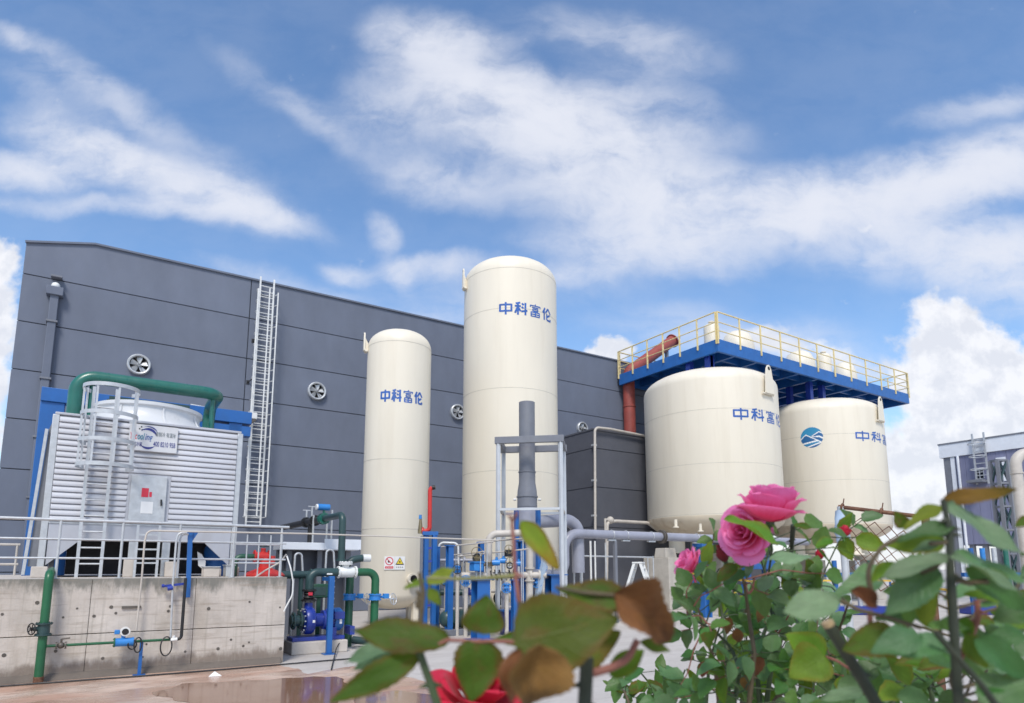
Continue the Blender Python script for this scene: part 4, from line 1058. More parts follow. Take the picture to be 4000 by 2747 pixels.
while x < x1 - .6:
    MB().box(x - .08, x + .08, y0 + .143, y1 - .143, ZD + .12, ZD + FHH - .062).build('joist', M_BLUE, bp); x += 1.75
y = y0 + 1.4
while y < y1 - .5:
    MB().box(x0 + .143, x1 - .143, y - .06, y + .06, ZD + .26, ZD + FHH - .063).build('joist', M_BLUE, bp); y += 1.9
for c_ in (c3, c4):
    for sx, sy in ((.7, .9), (1.9, .9), (.7, 2.1)):
        xx, yy_ = max(x0 + .4, c_.x - R3 * .5 + sx), y0 + sy
        MB().box(xx - .14, xx + .14, yy_ - .14, yy_ + .14, zs3 + .3, ZD + .1).build('support_bracket', M_BLUED, bp)
# yellow guard rail: one part per post and per rail
RH = 1.32; zt0 = ZD + FHH
def rail_line(a, b, n):
    a, b = Vector(a), Vector(b)
    for f, r in ((1.0, .035), (.62, .026), (.30, .026)):
        MB().cyl(a + ZZ * RH * f, b + ZZ * RH * f, r, n=8).build('guard_rail', M_YELP, bp)
    for k in range(n + 1):
        p = a.lerp(b, k / n); MB().bar(p - ZZ * .25, p + ZZ * RH, .075, .05).build('guard_post', M_YELP, bp)
rail_line((x0 + .0, y0 - .03, zt0), (x1, y0 - .03, zt0), 11)
rail_line((x0 - .03, y0 + .05, zt0), (x0 - .03, y1, zt0), 6)
rail_line((x1 + .03, y0 + .05, zt0), (x1 + .03, y1, zt0), 6)
rail_line((x0 + .1, y1 + .03, zt0), (x1 - .1, y1 + .03, zt0), 11)
# small vessels and domes on the platform
def on_deck(x, y, yy_): return on_y(x, y, yy_)
def vessel(x, y_top, Y, r, label, zbase=None):
    p = on_y(x, y_top, Y)
    t = thing('valve_vessel', label, 'vessel', (p.x, Y, zt0 - .02), 'small cream vessels on the blue platform')
    mb = MB(); h = p.z - zt0 - .28
    mb.lathe((p.x, Y, zt0 - .015), [(r, 0), (r, h), (r * .96, h + .05), (r * .75, h + .15), (r * .3, h + .19), (.001, h + .2)], 28); mb.build('body', M_CREAM, t)
    mb = MB(); mb.cyl((p.x, Y, zt0 + h + .15), (p.x, Y, zt0 + h + .28), r * .22, n=14); mb.cyl((p.x, Y, zt0 + h + .26), (p.x, Y, zt0 + h + .31), r * .4, n=16); mb.build('top_nozzle', M_CREAM, t)
vessel(1614, 732, y0 + 1.2, .38, 'small cream vessel standing at the near corner of the blue platform')
vessel(1868, 800, y0 + 1.2, .40, 'small cream vessel standing near the middle of the long platform side')
for xq, yq, r, lab in ((1672, 752, .85, 'low cream dome on the blue platform just right of its near corner'), (1812, 797, .85, 'low cream dome on the blue platform beside the farther small vessel'), (1914, 822, .7, 'low cream dome on the blue platform toward its right end')):
    p = on_y(xq, yq, y0 + 1.7); t = thing('tank_dome', lab, 'dome', (p.x, y0 + 1.7, zt0 - .02), 'low cream domes on the blue platform')
    mb = MB(); h = p.z - zt0; mb.lathe((p.x, y0 + 1.7, zt0 - .015), [(r, 0), (r, h * .4), (r * .95, h * .62), (r * .75, h * .85), (r * .4, h * .97), (.001, h)], 36); mb.build('dome_shell', M_CREAM, t)

# brick red pipe rising behind the annex and bending over the platform
yd = min(y1 + .75, YW - .45); d0, d1, d2 = on_y(1430, 985, yd), on_y(1430, 846, yd), on_y(1526, 774, yd)
pq = thing('brick_red_duct', 'brick red duct rising behind the annex and sloping up behind the blue platform', 'duct', (d0.x, yd, 0))
mb = MB(); mb.pipe([(d0.x, yd, .3), (d0.x, yd, d1.z), d2], .33, .7, 24, 8); mb.build('pipe_run', M_BRICK, pq)
for z in (8.6, 10.6): mb = MB(); mb.lathe((d0.x, yd, z), [(.33, 0), (.36, .02), (.36, .08), (.33, .1)], 24); mb.build('joint_band', M_BRICK, pq)
e = (d2 - d1).normalized(); mb = MB(); flange(mb, d2, e, .42, .06, 12); mb.build('flange', M_BRICK, pq)
for f in (.85,):
    q = d1.lerp(d2, f); MB().box(q.x - .08, q.x + .08, yd - .08, yd + .08, ZD + FHH, q.z - .33).build('duct_prop', M_STACK, pq)
# ================================================================== GREY ANNEX
ca = at(1352, 1288, 29.4); za = at(1350, 976, 29.4).z; AX1 = ca.x + 13
an = thing('grey_annex', 'dark grey panelled annex block in front of the hall, left of the wide tanks', 'building', (ca.x, ca.y, 0))
MB().box(ca.x + .05, AX1, ca.y + .05, YW - .01, 0, za - .05).build('wall', M_JOINT, an, smooth=0)
hs_ = [0, 2.15, 4.25, 6.15, za - .02]
hs_ = [0] + sorted({round(at(1352, y, 29.4).z, 3) for y in (1196, 1105, 1017)}) + [za]
for z0, z1 in zip(hs_, hs_[1:]):
    a, b = z0 + (.018 if z0 else 0), z1 - (.018 if z1 < za else 0)
    for k in range(2): MB().box(ca.x + .01 + 6.5 * k, ca.x + 6.5 * (k + 1) - .02, ca.y, ca.y + .048, a, b).build('wall_panel', M_WALLB, an, smooth=0, bevel=.008)
    MB().box(ca.x, ca.x + .048, ca.y + .052, YW - .012, a, b).build('wall_panel', M_WALLB, an, smooth=0, bevel=.008)
MB().box(ca.x - .03, AX1, ca.y - .03, YW - .012, za + .002, za + .09).build('roof_trim', M_WALLB, an, smooth=0, bevel=.01)
# white pipe on the annex corner
aY = ca.y - .18
pq = thing('white_pipe', 'thin white pipe climbing the annex corner and running along its roof edge', 'pipe', (ca.x, aY, 0))
mb = MB(); mb.pipe([on_y(1351, 1215, aY) , on_y(1350, 970, aY), on_y(1385, 974, aY), on_y(1475, 992, aY)], .06, .25, 12); mb.build('pipe_run', M_BEIGE, pq)
for y in (1010, 1090, 1170): p = on_y(1351, y, aY); MB().box(p.x - .1, p.x + .1, aY, ca.y - .001, p.z - .04, p.z + .04).build('pipe_clamp', M_GALV, pq)
aY2 = ca.y - 1.2
pq = thing('vent_pipe', 'pale vent pipe with elbow running to the wide tank bottom in front of the annex', 'pipe', on_y(1380, 1200, aY2))
mb = MB(); mb.pipe([on_y(1376, 1330, aY2), on_y(1378, 1184, aY2), on_y(1400, 1183, aY2), on_y(1470, 1187, aY2), on_y(1494, 1204, aY2)], .075, .25, 12); mb.build('pipe_run', M_BEIGE, pq)
mb = MB(); p = on_y(1385, 1181, aY2); mb.ball(p, .17); mb.cyl(p, p + Vector((-.3, 0, .03)), .05, n=10); mb.cyl(p + Vector((-.3, 0, .06)), p + Vector((-.3, 0, -.6)), .05, n=10); mb.build('valve_body', M_BEIGE, pq)
# ================================================================== GREY STACK AND ITS FRAME
DS = 19.0; s0 = at(1197, 1288, DS); k = px(s0)
def sz(y): return at(1197, y, DS).z
st = thing('grey_vent_stack', 'grey cylindrical vent stack with flared base in front of the tallest tank', 'vent stack', (s0.x, s0.y, 0))
rU, rL = 18.7 * k, 23 * k
mb = MB(); mb.lathe((s0.x, s0.y, 0), [(rU, sz(1072)), (rU, sz(914)), (rU - .03, sz(914)), (rU - .03, sz(1000))], 40); mb.build('upper_pipe', M_STACK, st)
mb = MB(); mb.lathe((s0.x, s0.y, 0), [(rL, sz(1152)), (rL, sz(1128)), (rL * .97, sz(1115)), (rU * 1.02, sz(1096)), (rU * 1.02, sz(1073))], 40); mb.build('cone', M_STACK, st)
for y in (1072, 1128): mb = MB(); z = sz(y); mb.lathe((s0.x, s0.y, z), [((rU if y < 1100 else rL) - .01, -.02), ((rU if y < 1100 else rL) + .025, -.015), ((rU if y < 1100 else rL) + .025, .015), ((rU if y < 1100 else rL) - .01, .02)], 40); mb.build('flange_ring', M_STACK, st)
for s in (-1, 1): p = s0 + RT * s * (rL + .03); mb = MB(); mb.cyl((p.x, p.y, sz(1134)) , (p.x + s * RT.x * .08, p.y + s * RT.y * .08, sz(1134)), .035, n=10); mb.build('lifting_pin', M_GALV, st)
mb = MB(); mb.cyl((s0.x, s0.y, sz(1153) - .6), (s0.x, s0.y, sz(1153)), .36, rL, 32); mb.cyl((s0.x, s0.y, .0), (s0.x, s0.y, sz(1153) - .59), .34, n=28); mb.build('inlet_box', M_GPIPE, st)
for xx in (1172, 1222):
    p = at(xx, 1300, DS - .5); MB().box(p.x - .055, p.x + .055, p.y - .055, p.y + .055, 0, sz(1158)).build('stand_leg', M_BLUE, st)
fr = thing('support_frame', 'pale four-legged steel frame with grey ring beam around the vent stack', 'steel frame', (s0.x, s0.y, 0))
FL, FRR = at(1131, 1000, 18.4), at(1272, 1000, 18.1); BL, BR = at(1143, 1012, 19.9), at(1279, 1012, 19.6)
zr = at(1197, 997, 18.2).z
cor = [Vector((p.x, p.y, 0)) for p in (FL, FRR, BR, BL)]
for i, p in enumerate(cor):
    MB().box(p.x - .05, p.x + .05, p.y - .05, p.y + .05, 0, zr - .1).build('post', M_PALEST, fr, bevel=.008)
for i in range(4):
    a, b = cor[i], cor[(i + 1) % 4]; d = (b - a).normalized()
    MB().bar(a - d * (.10 if i % 2 == 0 else -.07) + ZZ * zr, b + d * (.10 if i % 2 == 0 else -.07) + ZZ * zr, .14, .2).build('ring_beam', M_STACK, fr, bevel=.008)
    zc_ = at(1197, 1155, 18.2).z
    MB().bar(a + ZZ * zc_, b + ZZ * zc_, .06, .07).build('cross_rail', M_BEIGE if i % 2 else M_PALEST, fr)
# grey duct elbow to the right of the stack
dd = thing('grey_duct', 'grey duct leaving the stack box and curving down beside the annex', 'duct', at(1290, 1200, 20.4))
mb = MB(); mb.pipe([at(1212, 1185, 19.6), at(1290, 1181, 20.4), at(1311, 1196, 20.6), at(1313, 1300, 20.6)], .20, .42, 22, 8); mb.build('pipe_run', M_GPIPE, dd)
mb = MB(); flange(mb, at(1276, 1182, 20.25), (at(1290, 1181, 20.4) - at(1212, 1185, 19.6)), .25, .04, 12); mb.build('flange', M_GPIPE, dd)
# long grey pipe toward the wide tanks
gy = at(1300, 1212, 20.2).y
pA = on_y(1655, 1223, gy); pB = on_y(1300, 1212, gy); zg = (pA.z + pB.z) / 2
gp2 = thing('grey_process_pipe', 'thick grey pipe with a gooseneck running right toward the wide tanks', 'pipe', (pB.x, gy, 0))
b2 = on_y(1282, 1290, gy)
mb = MB(); mb.pipe([at(1215, 1304, 18.2), at(1262, 1304, 19.9) , (b2.x, gy, b2.z + .0), (b2.x, gy, zg), (on_y(1800, 1226, gy).x + 1, gy, zg)], .145, .5, 20, 8); mb.build('pipe_run', M_GPIPE, gp2)
for x in (1388, 1420, 1478, 1580):
    p = on_y(x, 1225, gy); mb = MB(); mb.torus((p.x, gy, zg), X_, .155, .012, 20, 6); mb.box(p.x - .16, p.x + .16, gy - .05, gy + .05, zg - .20, zg - .15); mb.build('u_bolt', M_GALV, gp2)
p = on_y(1502, 1225, gy); mb = MB(); flange(mb, (p.x - .04, gy, zg), X_, .235, .04, 12); flange(mb, (p.x + .04, gy, zg), X_, .235, .04, 12); mb.build('flange', M_BRGREY, gp2)
for x, w, m in ((1396, .30, M_STACK), (1596, .42, M_BLUE)):
    p = on_y(x, 1290, gy + .02); nm = 'pipe_support'
    t = thing(nm, 'blue steel post carrying the thick grey pipe between the concrete pillars' if m is M_BLUE else 'slim grey post carrying the thick grey pipe in front of the annex', 'pipe support', (p.x, gy, 0))
    if m is M_BLUE:
        for s in (-1, 1): MB().box(p.x + s * .15 - .04, p.x + s * .15 + .04, gy - .15, gy + .15, 0, zg - .32).build('flange_plate', m, t)
        MB().box(p.x - .11, p.x + .11, gy - .03, gy + .03, 0, zg - .32).build('web', m, t); MB().box(p.x - .3, p.x + .3, gy - .22, gy + .22, zg - .318, zg - .2).build('cap_plate', m, t)
    else:
        MB().box(p.x - .05, p.x + .05, gy - .05, gy + .05, 0, zg - .2).build('post', m, t)
# thin vertical pipes hanging below / beside the grey pipe
for i, (x, yt, yb, m, r, lab) in enumerate(((1340, 1228, 1330, M_WHITE, .035, 'left of two close white pipes under the thick grey pipe'), (1350, 1228, 1330, M_WHITE, .03, 'right of two close white pipes under the thick grey pipe'), (1374, 1232, 1300, M_GALV, .03, 'thin grey pipe under the thick grey pipe beside the slim grey post'), (1482, 1262, 1300, M_GALV, .02, 'thin grey pipe stub right of the slim grey post'))):
    a = at(x, yt, 22.5); b = at(x, yb, 22.5); t = thing('vertical_pipe', lab, 'pipe', (a.x, a.y, 0))
    mb = MB(); mb.cyl((a.x, a.y, 0), (a.x, a.y, a.z), r, n=10); mb.build('pipe_run', m, t)
    MB().cyl((a.x, a.y, .004), (a.x, a.y, .03), r * 2.4, n=12).build('base_flange', m, t)
hpz = at(1400, 1265, 23.2); t = thing('horizontal_pipe', 'thin grey pipe running level along the foot of the annex', 'pipe', hpz)
a, b = at(1318, 1262, 23.2), on_y(1480, 1270, at(1318, 1262, 23.2).y)
MB().cyl(a, (b.x, a.y, a.z - .02), .03, n=8).build('pipe_run', M_GALV, t)
for x in (1310, 1470):
    q = on_y(x, 1270, a.y); MB().cyl((q.x if x > 1320 else a.x + .05, a.y, 0), (q.x if x > 1320 else a.x + .05, a.y, a.z), .028, n=8).build('pipe_leg', M_GALV, t)
# inverted-U pipe left of the annex
t = thing('bent_pipe', 'thin grey inverted-U pipe right of the grey gooseneck', 'pipe', at(1320, 1330, 21))
mb = MB(); mb.pipe([at(1303, 1400, 21), at(1303, 1249, 21), at(1318, 1249, 21), at(1318, 1400, 21)], .035, .12, 10); mb.build('pipe_run', M_GALV, t)

# ================================================================== MIDDLE PIPE RACK
DM = 17.4
def pm(x, y, D=DM): return at(x, y, D)
# blue rack frames
def post(name, x, y0, D, w, label, m=None, cat='post', d=None, top=True):
    p = pm(x, y0, D); t = thing(name, label, cat, (p.x, p.y, 0))
    dd_ = d or w
    mb = MB(); 
    for s in (-1, 1): mb.box(p.x - w / 2, p.x + w / 2, p.y + s * dd_ / 2 - .012, p.y + s * dd_ / 2 + .012, .02, p.z)
    mb.box(p.x - .012, p.x + .012, p.y - dd_ / 2 + .012, p.y + dd_ / 2 - .012, .02, p.z)
    mb.build('column', m or M_BLUE, t)
    MB().box(p.x - w * .9, p.x + w * .9, p.y - dd_ * .9, p.y + dd_ * .9, .004, .022).build('base_plate', m or M_BLUE, t)
    if top: MB().box(p.x - w * .75, p.x + w * .75, p.y - dd_ * .75, p.y + dd_ * .75, p.z + .001, p.z + .03).build('cap_plate', m or M_BLUE, t)
    return t
rk = thing('pipe_rack', 'tall blue twin-post pipe rack with red pipe on top, right of the slim tank', 'pipe rack', pm(976, 1400))
a, b = pm(967, 1215), pm(986, 1215)
for p in (a, b): MB().box(p.x - .06, p.x + .06, p.y - .06, p.y + .06, 0, p.z).build('column', M_BLUE, rk, bevel=.006)
MB().bar((a.x - .1, a.y + .02, a.z + .05), (b.x + .1, b.y - .02, a.z + .05), .16, .1).build('head_beam', M_BLUE, rk)
for y in (1245, 1275, 1310, 1345, 1375): z = pm(976, y).z; MB().bar((a.x, a.y, z), (b.x, b.y, z + .02), .05, .06).build('tie_bar', M_BLUED, rk)
t = thing('grey_conduit_post', 'slim grey conduit standing left of the tall blue rack', 'conduit', pm(957, 1400, 17.2)); p = pm(957, 1217, 17.2)
MB().cyl((p.x, p.y, 0), p, .035, n=10).build('pipe_run', M_STACK, t); MB().cyl((p.x, p.y, 0.004), (p.x, p.y, .02), .09, n=10).build('base_flange', M_STACK, t)
rpipe = thing('red_pipe', 'bright red pipe with two elbows rising between the slim and the tallest tank', 'pipe', pm(975, 1205))
mb = MB(); mb.pipe([pm(955, 1205), pm(975, 1205), pm(976, 1111), pm(981, 1107)], .058, .10, 14); mb.build('pipe_run', M_RED, rpipe)
mb = MB(); mb.cyl(pm(981, 1107), pm(988, 1106), .062, n=14); mb.build('end_cap', M_BLACK, rpipe)
mb = MB(); flange(mb, pm(960, 1205), pm(975, 1205) - pm(955, 1205), .10, .03, 8); mb.build('flange', M_RED, rpipe)
sv = thing('safety_valve', 'small brass safety valve with light blue cap beside the red pipe', 'valve', pm(954, 1205))
p = pm(954, 1206); q = pm(954, 1178); mb = MB(); mb.cyl(p - ZZ * .06, p + ZZ * .06, .07, n=14); mb.lathe((p.x, p.y, 0), [(.05, p.z), (.06, p.z + .1), (.05, p.z + .17), (.035, q.z - .02), (.035, q.z)], 14); mb.build('valve_body', M_BRASS, sv)
mb = MB(); mb.cyl(q, (q.x, q.y, q.z + .11), .045, .038, n=12); mb.build('cap', M_LBLUE, sv)
post('blue_post', 993, 1243, 18.0, .10, 'short slim blue post right of the tall blue rack')
post('blue_post', 1021, 1240, 17.2, .15, 'blue post with valves between the tall rack and the broad blue column')
post('blue_post', 1092, 1232, 18.2, .13, 'slim blue post left of the beige inverted-U pipe')
post('blue_column', 1091, 1316, 16.2, .36, 'broad blue column under the flanged pipe, behind the round leaf', d=.3)
post('blue_post', 1184, 1231, 17.6, .15, 'blue post under the right end of the beige inverted-U pipe')
post('blue_post', 1167, 1318, 17.0, .12, 'short blue post left of the beige downpipe')
post('blue_column', 1258, 1306, 18.9, .45, 'short broad blue column under the grey gooseneck', d=.3)
# beige inverted-U and the main header
bu = thing('beige_pipe', 'thick beige inverted-U pipe in front of the tallest tank', 'pipe', pm(1109, 1300))
mb = MB(); mb.pipe([pm(1109, 1309), pm(1109, 1212), pm(1203, 1209), pm(1201, 1420)], .095, .24, 18); mb.build('pipe_run', M_BEIGE, bu)
for y in (1277, 1283): mb = MB(); p = pm(1109, y); flange(mb, p, Z_, .15, .025, 8); mb.build('flange', M_BRASS, bu)
for y in (1290, 1318, 1376): mb = MB(); p = pm(1202, y); flange(mb, p, Z_, .14, .03, 8); mb.build('flange', M_BEIGE, bu)
hdz = pm(1120, 1310); hy = hdz.y
hd = thing('pipe_header', 'level beige header pipe with a row of dark flanges behind the twig', 'pipe', hdz)
ha, hb = pm(1022, 1306), pm(1240, 1305)
mb = MB(); mb.cyl(ha, hb, .085, n=18); mb.build('pipe_run', M_BEIGE, hd)
hdir = (hb - ha).normalized()
for x in (1116, 1126, 1136, 1147, 1158, 1168):
    f = (x - 1022) / 218; p = ha.lerp(hb, f); mb = MB(); q = (hdir + Vector((0, 0, .25))).normalized(); mb.lathe(p - q * .02, [(.085, 0), (.15, 0), (.15, .04), (.085, .04)], 22, q); mb.build('flange', M_BLACK if x % 2 == 0 else M_BEIGE, hd)
for x in (1040, 1205, 1225): f = (x - 1022) / 218; mb = MB(); flange(mb, ha.lerp(hb, f), hdir, .14, .04, 8); mb.build('flange', M_BEIGE, hd)
# blue actuated valves on the header
for i, (x, y, m, w, lab) in enumerate(((1081, 1286, M_LBLUE, .28, 'light blue box actuator above the broad blue column'), (1127, 1277, M_LBLUE, .19, 'light blue valve actuator on the header, left of a pair'), (1143, 1273, M_LBLUE, .17, 'light blue valve actuator on the header, right of a pair'), (1177, 1279, M_LBLUE, .16, 'light blue valve head beside the blue post by the beige downpipe'), (1064, 1345, M_BLUED, .17, 'dark blue round valve low between the blue posts'))):
    p = pm(x, y, DM - .25); t = thing('valve_actuator', lab, 'valve', p, 'blue valves on the middle pipe rack')
    if i == 0:
        MB().box(p.x - w / 2, p.x + w / 2, p.y - w / 2, p.y + w / 2, p.z - .12, p.z + .10).build('housing', m, t, bevel=.02); MB().box(p.x - w * .6, p.x + w * .6, p.y - w * .6, p.y + w * .6, p.z + .101, p.z + .13).build('lid', m, t)
    else:
        mb = MB(); mb.cyl(p - RT * w * .5, p + RT * w * .5, w * .42, n=16); mb.cyl(p - RT * w * .62, p - RT * w * .5, w * .3, n=14); mb.cyl(p - ZZ * .02, p + ZZ * w * .75, w * .2, n=10); mb.build('housing', m, t)
    mb = MB(); mb.cyl(p - ZZ * .3, p - ZZ * .08, .035, n=8); mb.build('stem', M_GALV, t)
for x, y, r, lab in ((1083, 1267, .16, 'black bulky actuator head above the light blue box actuator'), (1155, 1256, .12, 'black square actuator head above the header'), (1157, 1284, .12, 'black round gauge on the header below the black actuator')):
    p = pm(x, y, DM - .3); t = thing('actuator_head', lab, 'actuator', p)
    if r == .12 and y < 1260: MB().box(p.x - .1, p.x + .1, p.y - .08, p.y + .08, p.z - .09, p.z + .09).build('housing', M_BLACK, t, bevel=.02)
    else:
        mb = MB(); mb.cyl(p - FH * .06, p + FH * .06, r * .8, n=20); mb.build('housing', M_BLACK, t); MB().lathe(p - FH * .061, [(0, 0), (r * .5, 0)], 16, -FH).build('dial', M_PAPER if y > 1280 else M_BRASS, t)
    mb = MB(); wheel(mb, p + ZZ * r * .9 - FH * .1, -FH, r * .9, .01); mb.build('handwheel', M_BRASS, t)
# thin pale lines
for (pa_, pb_, lab) in (((985, 1243), (1120, 1230), 'upper pale thin line fanning right from the blue rack'), ((1030, 1260), (1098, 1252), 'middle pale thin line leaving the blue post to the right'), ((1040, 1263), (1200, 1246), 'long pale thin line rising past the beige pipe'), ((1120, 1228), (1195, 1222), 'short pale thin line at the top of the inverted-U pipe')):
    a, b = pm(*pa_, 18.2), pm(*pb_, 16.9); t = thing('instrument_line', lab, 'pipe', a)
    MB().cyl(a, b, .02, n=8).build('pipe_run', M_BEIGE, t)
    for p in (a.lerp(b, .08), a.lerp(b, .9)): MB().cyl((p.x, p.y, 0), p, .014, n=6).build('line_support', M_GALV, t)
t = thing('bent_pipe', 'thin pale inverted-U pipe right of the tall blue rack', 'pipe', pm(1010, 1300, 18.4))
mb = MB(); mb.pipe([pm(996, 1390, 18.4), pm(996, 1231, 18.4), pm(1040, 1233, 18.4), pm(1041, 1330, 18.4)], .028, .14, 10); mb.build('pipe_run', M_WHITE, t)
t = thing('bent_pipe', 'thin pale looped pipe lower between the blue posts', 'pipe', pm(1016, 1300, 18.8))
mb = MB(); mb.pipe([pm(1012, 1390, 18.8), pm(1012, 1259, 18.8), pm(1055, 1261, 18.8), pm(1055, 1380, 18.8)], .022, .12, 10); mb.build('pipe_run', M_GALV, t)
for x, lab in ((1129, 'left of two thin grey pipes before the round manhole'), (1142, 'right of two thin grey pipes before the round manhole')):
    p = pm(x, 1318, 18.6); t = thing('vertical_pipe', lab, 'pipe', (p.x, p.y, 0))
    MB().cyl((p.x, p.y, 0), p, .036, n=10).build('pipe_run', M_GPIPE, t); MB().cyl((p.x, p.y, .9), (p.x, p.y, .96), .06, n=10).build('flange', M_GPIPE, t)
t = thing('diagonal_strut', 'pale blue diagonal strut leaning beside the grey gooseneck', 'strut', pm(1220, 1400))
MB().bar(on_z(1203, 1437), pm(1238, 1262, 17.2), .12, .12).build('strut', M_PALEBL, t)
# hand valves on stand pipes and level lines filling the rack
def gate_valve(x, y, D, r, lab, m=M_LBLUE):
    p = pm(x, y, D); t = thing('gate_valve', lab, 'valve', (p.x, p.y, 0), 'hand valves in the middle pipe rack')
    mb = MB(); mb.cyl((p.x, p.y, 0), (p.x, p.y, p.z - r * 1.2), r * .7, n=12); mb.build('stand_pipe', M_BEIGE, t)
    mb = MB(); flange(mb, p - ZZ * r * 1.1, Z_, r * 1.3, .025, 6); flange(mb, p + ZZ * r * 1.1, Z_, r * 1.3, .025, 6); mb.cyl(p - ZZ * r, p + ZZ * r, r, n=14); mb.cyl(p, p - FH * r * 2.2, r * .6, n=10); mb.build('valve_body', m, t)
    mb = MB(); wheel(mb, p - FH * r * 2.4, -FH, r * 1.7, .009, 4); mb.build('handwheel', M_BLACK if x % 2 else M_LBLUE, t)
for (x, y, D, r, lab) in ((1039, 1292, 17.2, .07, 'small light blue hand valve left of the broad blue column'), (1058, 1318, 16.9, .08, 'light blue hand valve low beside the broad blue column'), (1150, 1334, 16.8, .075, 'light blue hand valve just above the big olive leaf'),
                          (1218, 1322, 17.6, .08, 'light blue hand valve between the beige downpipe and the pale strut'), (1013, 1318, 17.9, .08, 'light blue hand valve right of the tall blue rack'), (1232, 1288, 18.6, .07, 'small light blue hand valve under the grey gooseneck')):
    gate_valve(x, y, D, r, lab)
for (xa_, xb_, y, D, m, r, lab) in ((988, 1096, 1272, 18.6, M_GPIPE, .05, 'grey level pipe behind the blue posts, upper one'), (985, 1100, 1345, 18.4, M_DTEAL, .09, 'slate level pipe behind the blue posts, lower one'), (1115, 1262, 1342, 19.2, M_BEIGE, .05, 'beige level pipe low before the tallest tank'), (1185, 1262, 1262, 18.8, M_GALV, .03, 'thin level pipe right of the beige downpipe')):
    a, b = pm(xa_, y, D), pm(xb_, y, D); t = thing('level_pipe', lab, 'pipe', a)
    mb = MB(); mb.cyl(a, b, r, n=12); mb.build('pipe_run', m, t)
    for f in (.1, .9): p = a.lerp(b, f); MB().cyl((p.x, p.y, 0), p, .03, n=8).build('pipe_leg', M_STACK, t)
    for f in (.3, .62): mb = MB(); flange(mb, a.lerp(b, f), b - a, r * 1.7, .04, 6); mb.build('flange', m, t)
# dark small machinery low behind the leaves
p = pm(1050, 1400, 17.6)
t = thing('vacuum_pump', 'dark slate pump set on the ground behind the foreground leaves', 'pump', (p.x, p.y, 0))
mb = MB(); mb.cyl((p.x - .45, p.y, .42), (p.x + .25, p.y, .42), .24, n=24); mb.ball((p.x - .45, p.y, .42), .24); mb.build('motor', M_DTEAL, t)
mb = MB(); mb.lathe((p.x + .25, p.y, .42), [(.0, 0), (.34, 0), (.34, .16), (.2, .2), (0, .2)], 24, (1, 0, 0)); mb.cyl((p.x + .35, p.y, .5), (p.x + .35, p.y, .95), .09, n=14); mb.build('volute', M_DTEAL, t)
MB().box(p.x - .75, p.x + .6, p.y - .3, p.y + .3, .004, .16).build('base_frame', M_STACK, t, bevel=.01)
p = pm(1160, 1392, 17.4); t = thing('control_cabinet', 'low blue control cabinet right of the round leaf', 'cabinet', (p.x, p.y, 0))
MB().box(p.x - .3, p.x + .3, p.y - .2, p.y + .2, .1, .62).build('cabinet_body', M_BLUED, t, bevel=.01); MB().box(p.x - .34, p.x + .34, p.y - .24, p.y + .24, .621, .66).build('lid', M_BLUE, t); MB().box(p.x - .1, p.x + .05, p.y - .206, p.y - .201, .4, .5).build('name_plate', M_PAPER, t)
for s in (-.22, .22): MB().box(p.x + s - .03, p.x + s + .03, p.y - .15, p.y + .15, .004, .1).build('foot', M_BLUED, t)
p = at(1158, 1383, 19.2); t = thing('pipe_stub', 'short grey flanged pipe stub under the tallest tank', 'pipe', (p.x, p.y, 0)); mb = MB(); mb.cyl(p - RT * .25, p + RT * .25, .2, n=20); mb.build('pipe_run', M_GPIPE, t); mb = MB(); mb.cyl((p.x, p.y, 0), p, .08, n=10); mb.build('stub_leg', M_GPIPE, t)

# ================================================================== BLUE PUMP AND GREEN PIPES
pb_ = on_z(655, 1490); pe = on_z(775, 1488)
PY = 13.95
def pu(x, y, Y=PY): return on_y(x, y, Y)
x0, x1 = pu(652, 1465).x, pu(777, 1465).x; zpl = pu(715, 1452).z
t = thing('pump_plinth', 'low weathered concrete plinth under the blue pump', 'plinth', ((x0 + x1) / 2, PY, 0))
MB().box(x0, x1, PY - .35, PY + .45, 0.0, zpl).build('block', M_CONC, t, smooth=0, bevel=.02)
bpz = thing('blue_pump', 'deep blue centrifugal pump with electric motor on the concrete plinth', 'pump', ((x0 + x1) / 2, PY, zpl))
MB().box(x0 + .04, x1 - .03, PY - .22, PY + .26, zpl + .001, zpl + .08).build('base_frame', M_BLUED, bpz, bevel=.01)
za_ = pu(700, 1408).z; kx = px(pu(700, 1408))
vx = pu(699, 1400).x
mb = MB(); mb.lathe((vx - .10, PY, za_), [(.0, 0), (.16, 0), (.27, .02), (.29, .06), (.29, .16), (.26, .2), (.17, .22), (0, .22)], 36, (1, 0, 0)); mb.cyl((vx, PY, za_), (vx, PY, pu(697, 1368).z), .085, n=20); mb.build('volute', M_BLUED, bpz)
bo = MB()
for k_ in range(14):
    a = 2 * PI * k_ / 14
    for rr_, xx in ((.24, -.10), ): bo.cyl((vx + xx - .03, PY + rr_ * math.cos(a), za_ + rr_ * math.sin(a)), (vx + xx, PY + rr_ * math.cos(a), za_ + rr_ * math.sin(a)), .014, n=6)
bo.build('bolt_ring', M_GALV, bpz)['kind'] = 'stuff'
mb = MB(); mb.cyl((vx - .36, PY, za_), (vx - .10, PY, za_), .115, n=22); flange(mb, (vx - .16, PY, za_), X_, .18, .035, 10); flange(mb, (vx - .30, PY, za_), X_, .18, .035, 10); mb.build('suction_flange', M_DTEAL, bpz)
mb = MB(); mb.cyl((vx + .12, PY, za_), (vx + .34, PY, za_), .14, n=20); mb.lathe((vx + .3, PY, za_), [(.0, 0), (.2, 0), (.2, .05), (0, .05)], 24, (1, 0, 0)); mb.build('bearing_bracket', M_BLUED, bpz)
mx0, mx1 = vx + .36, pu(775, 1400).x
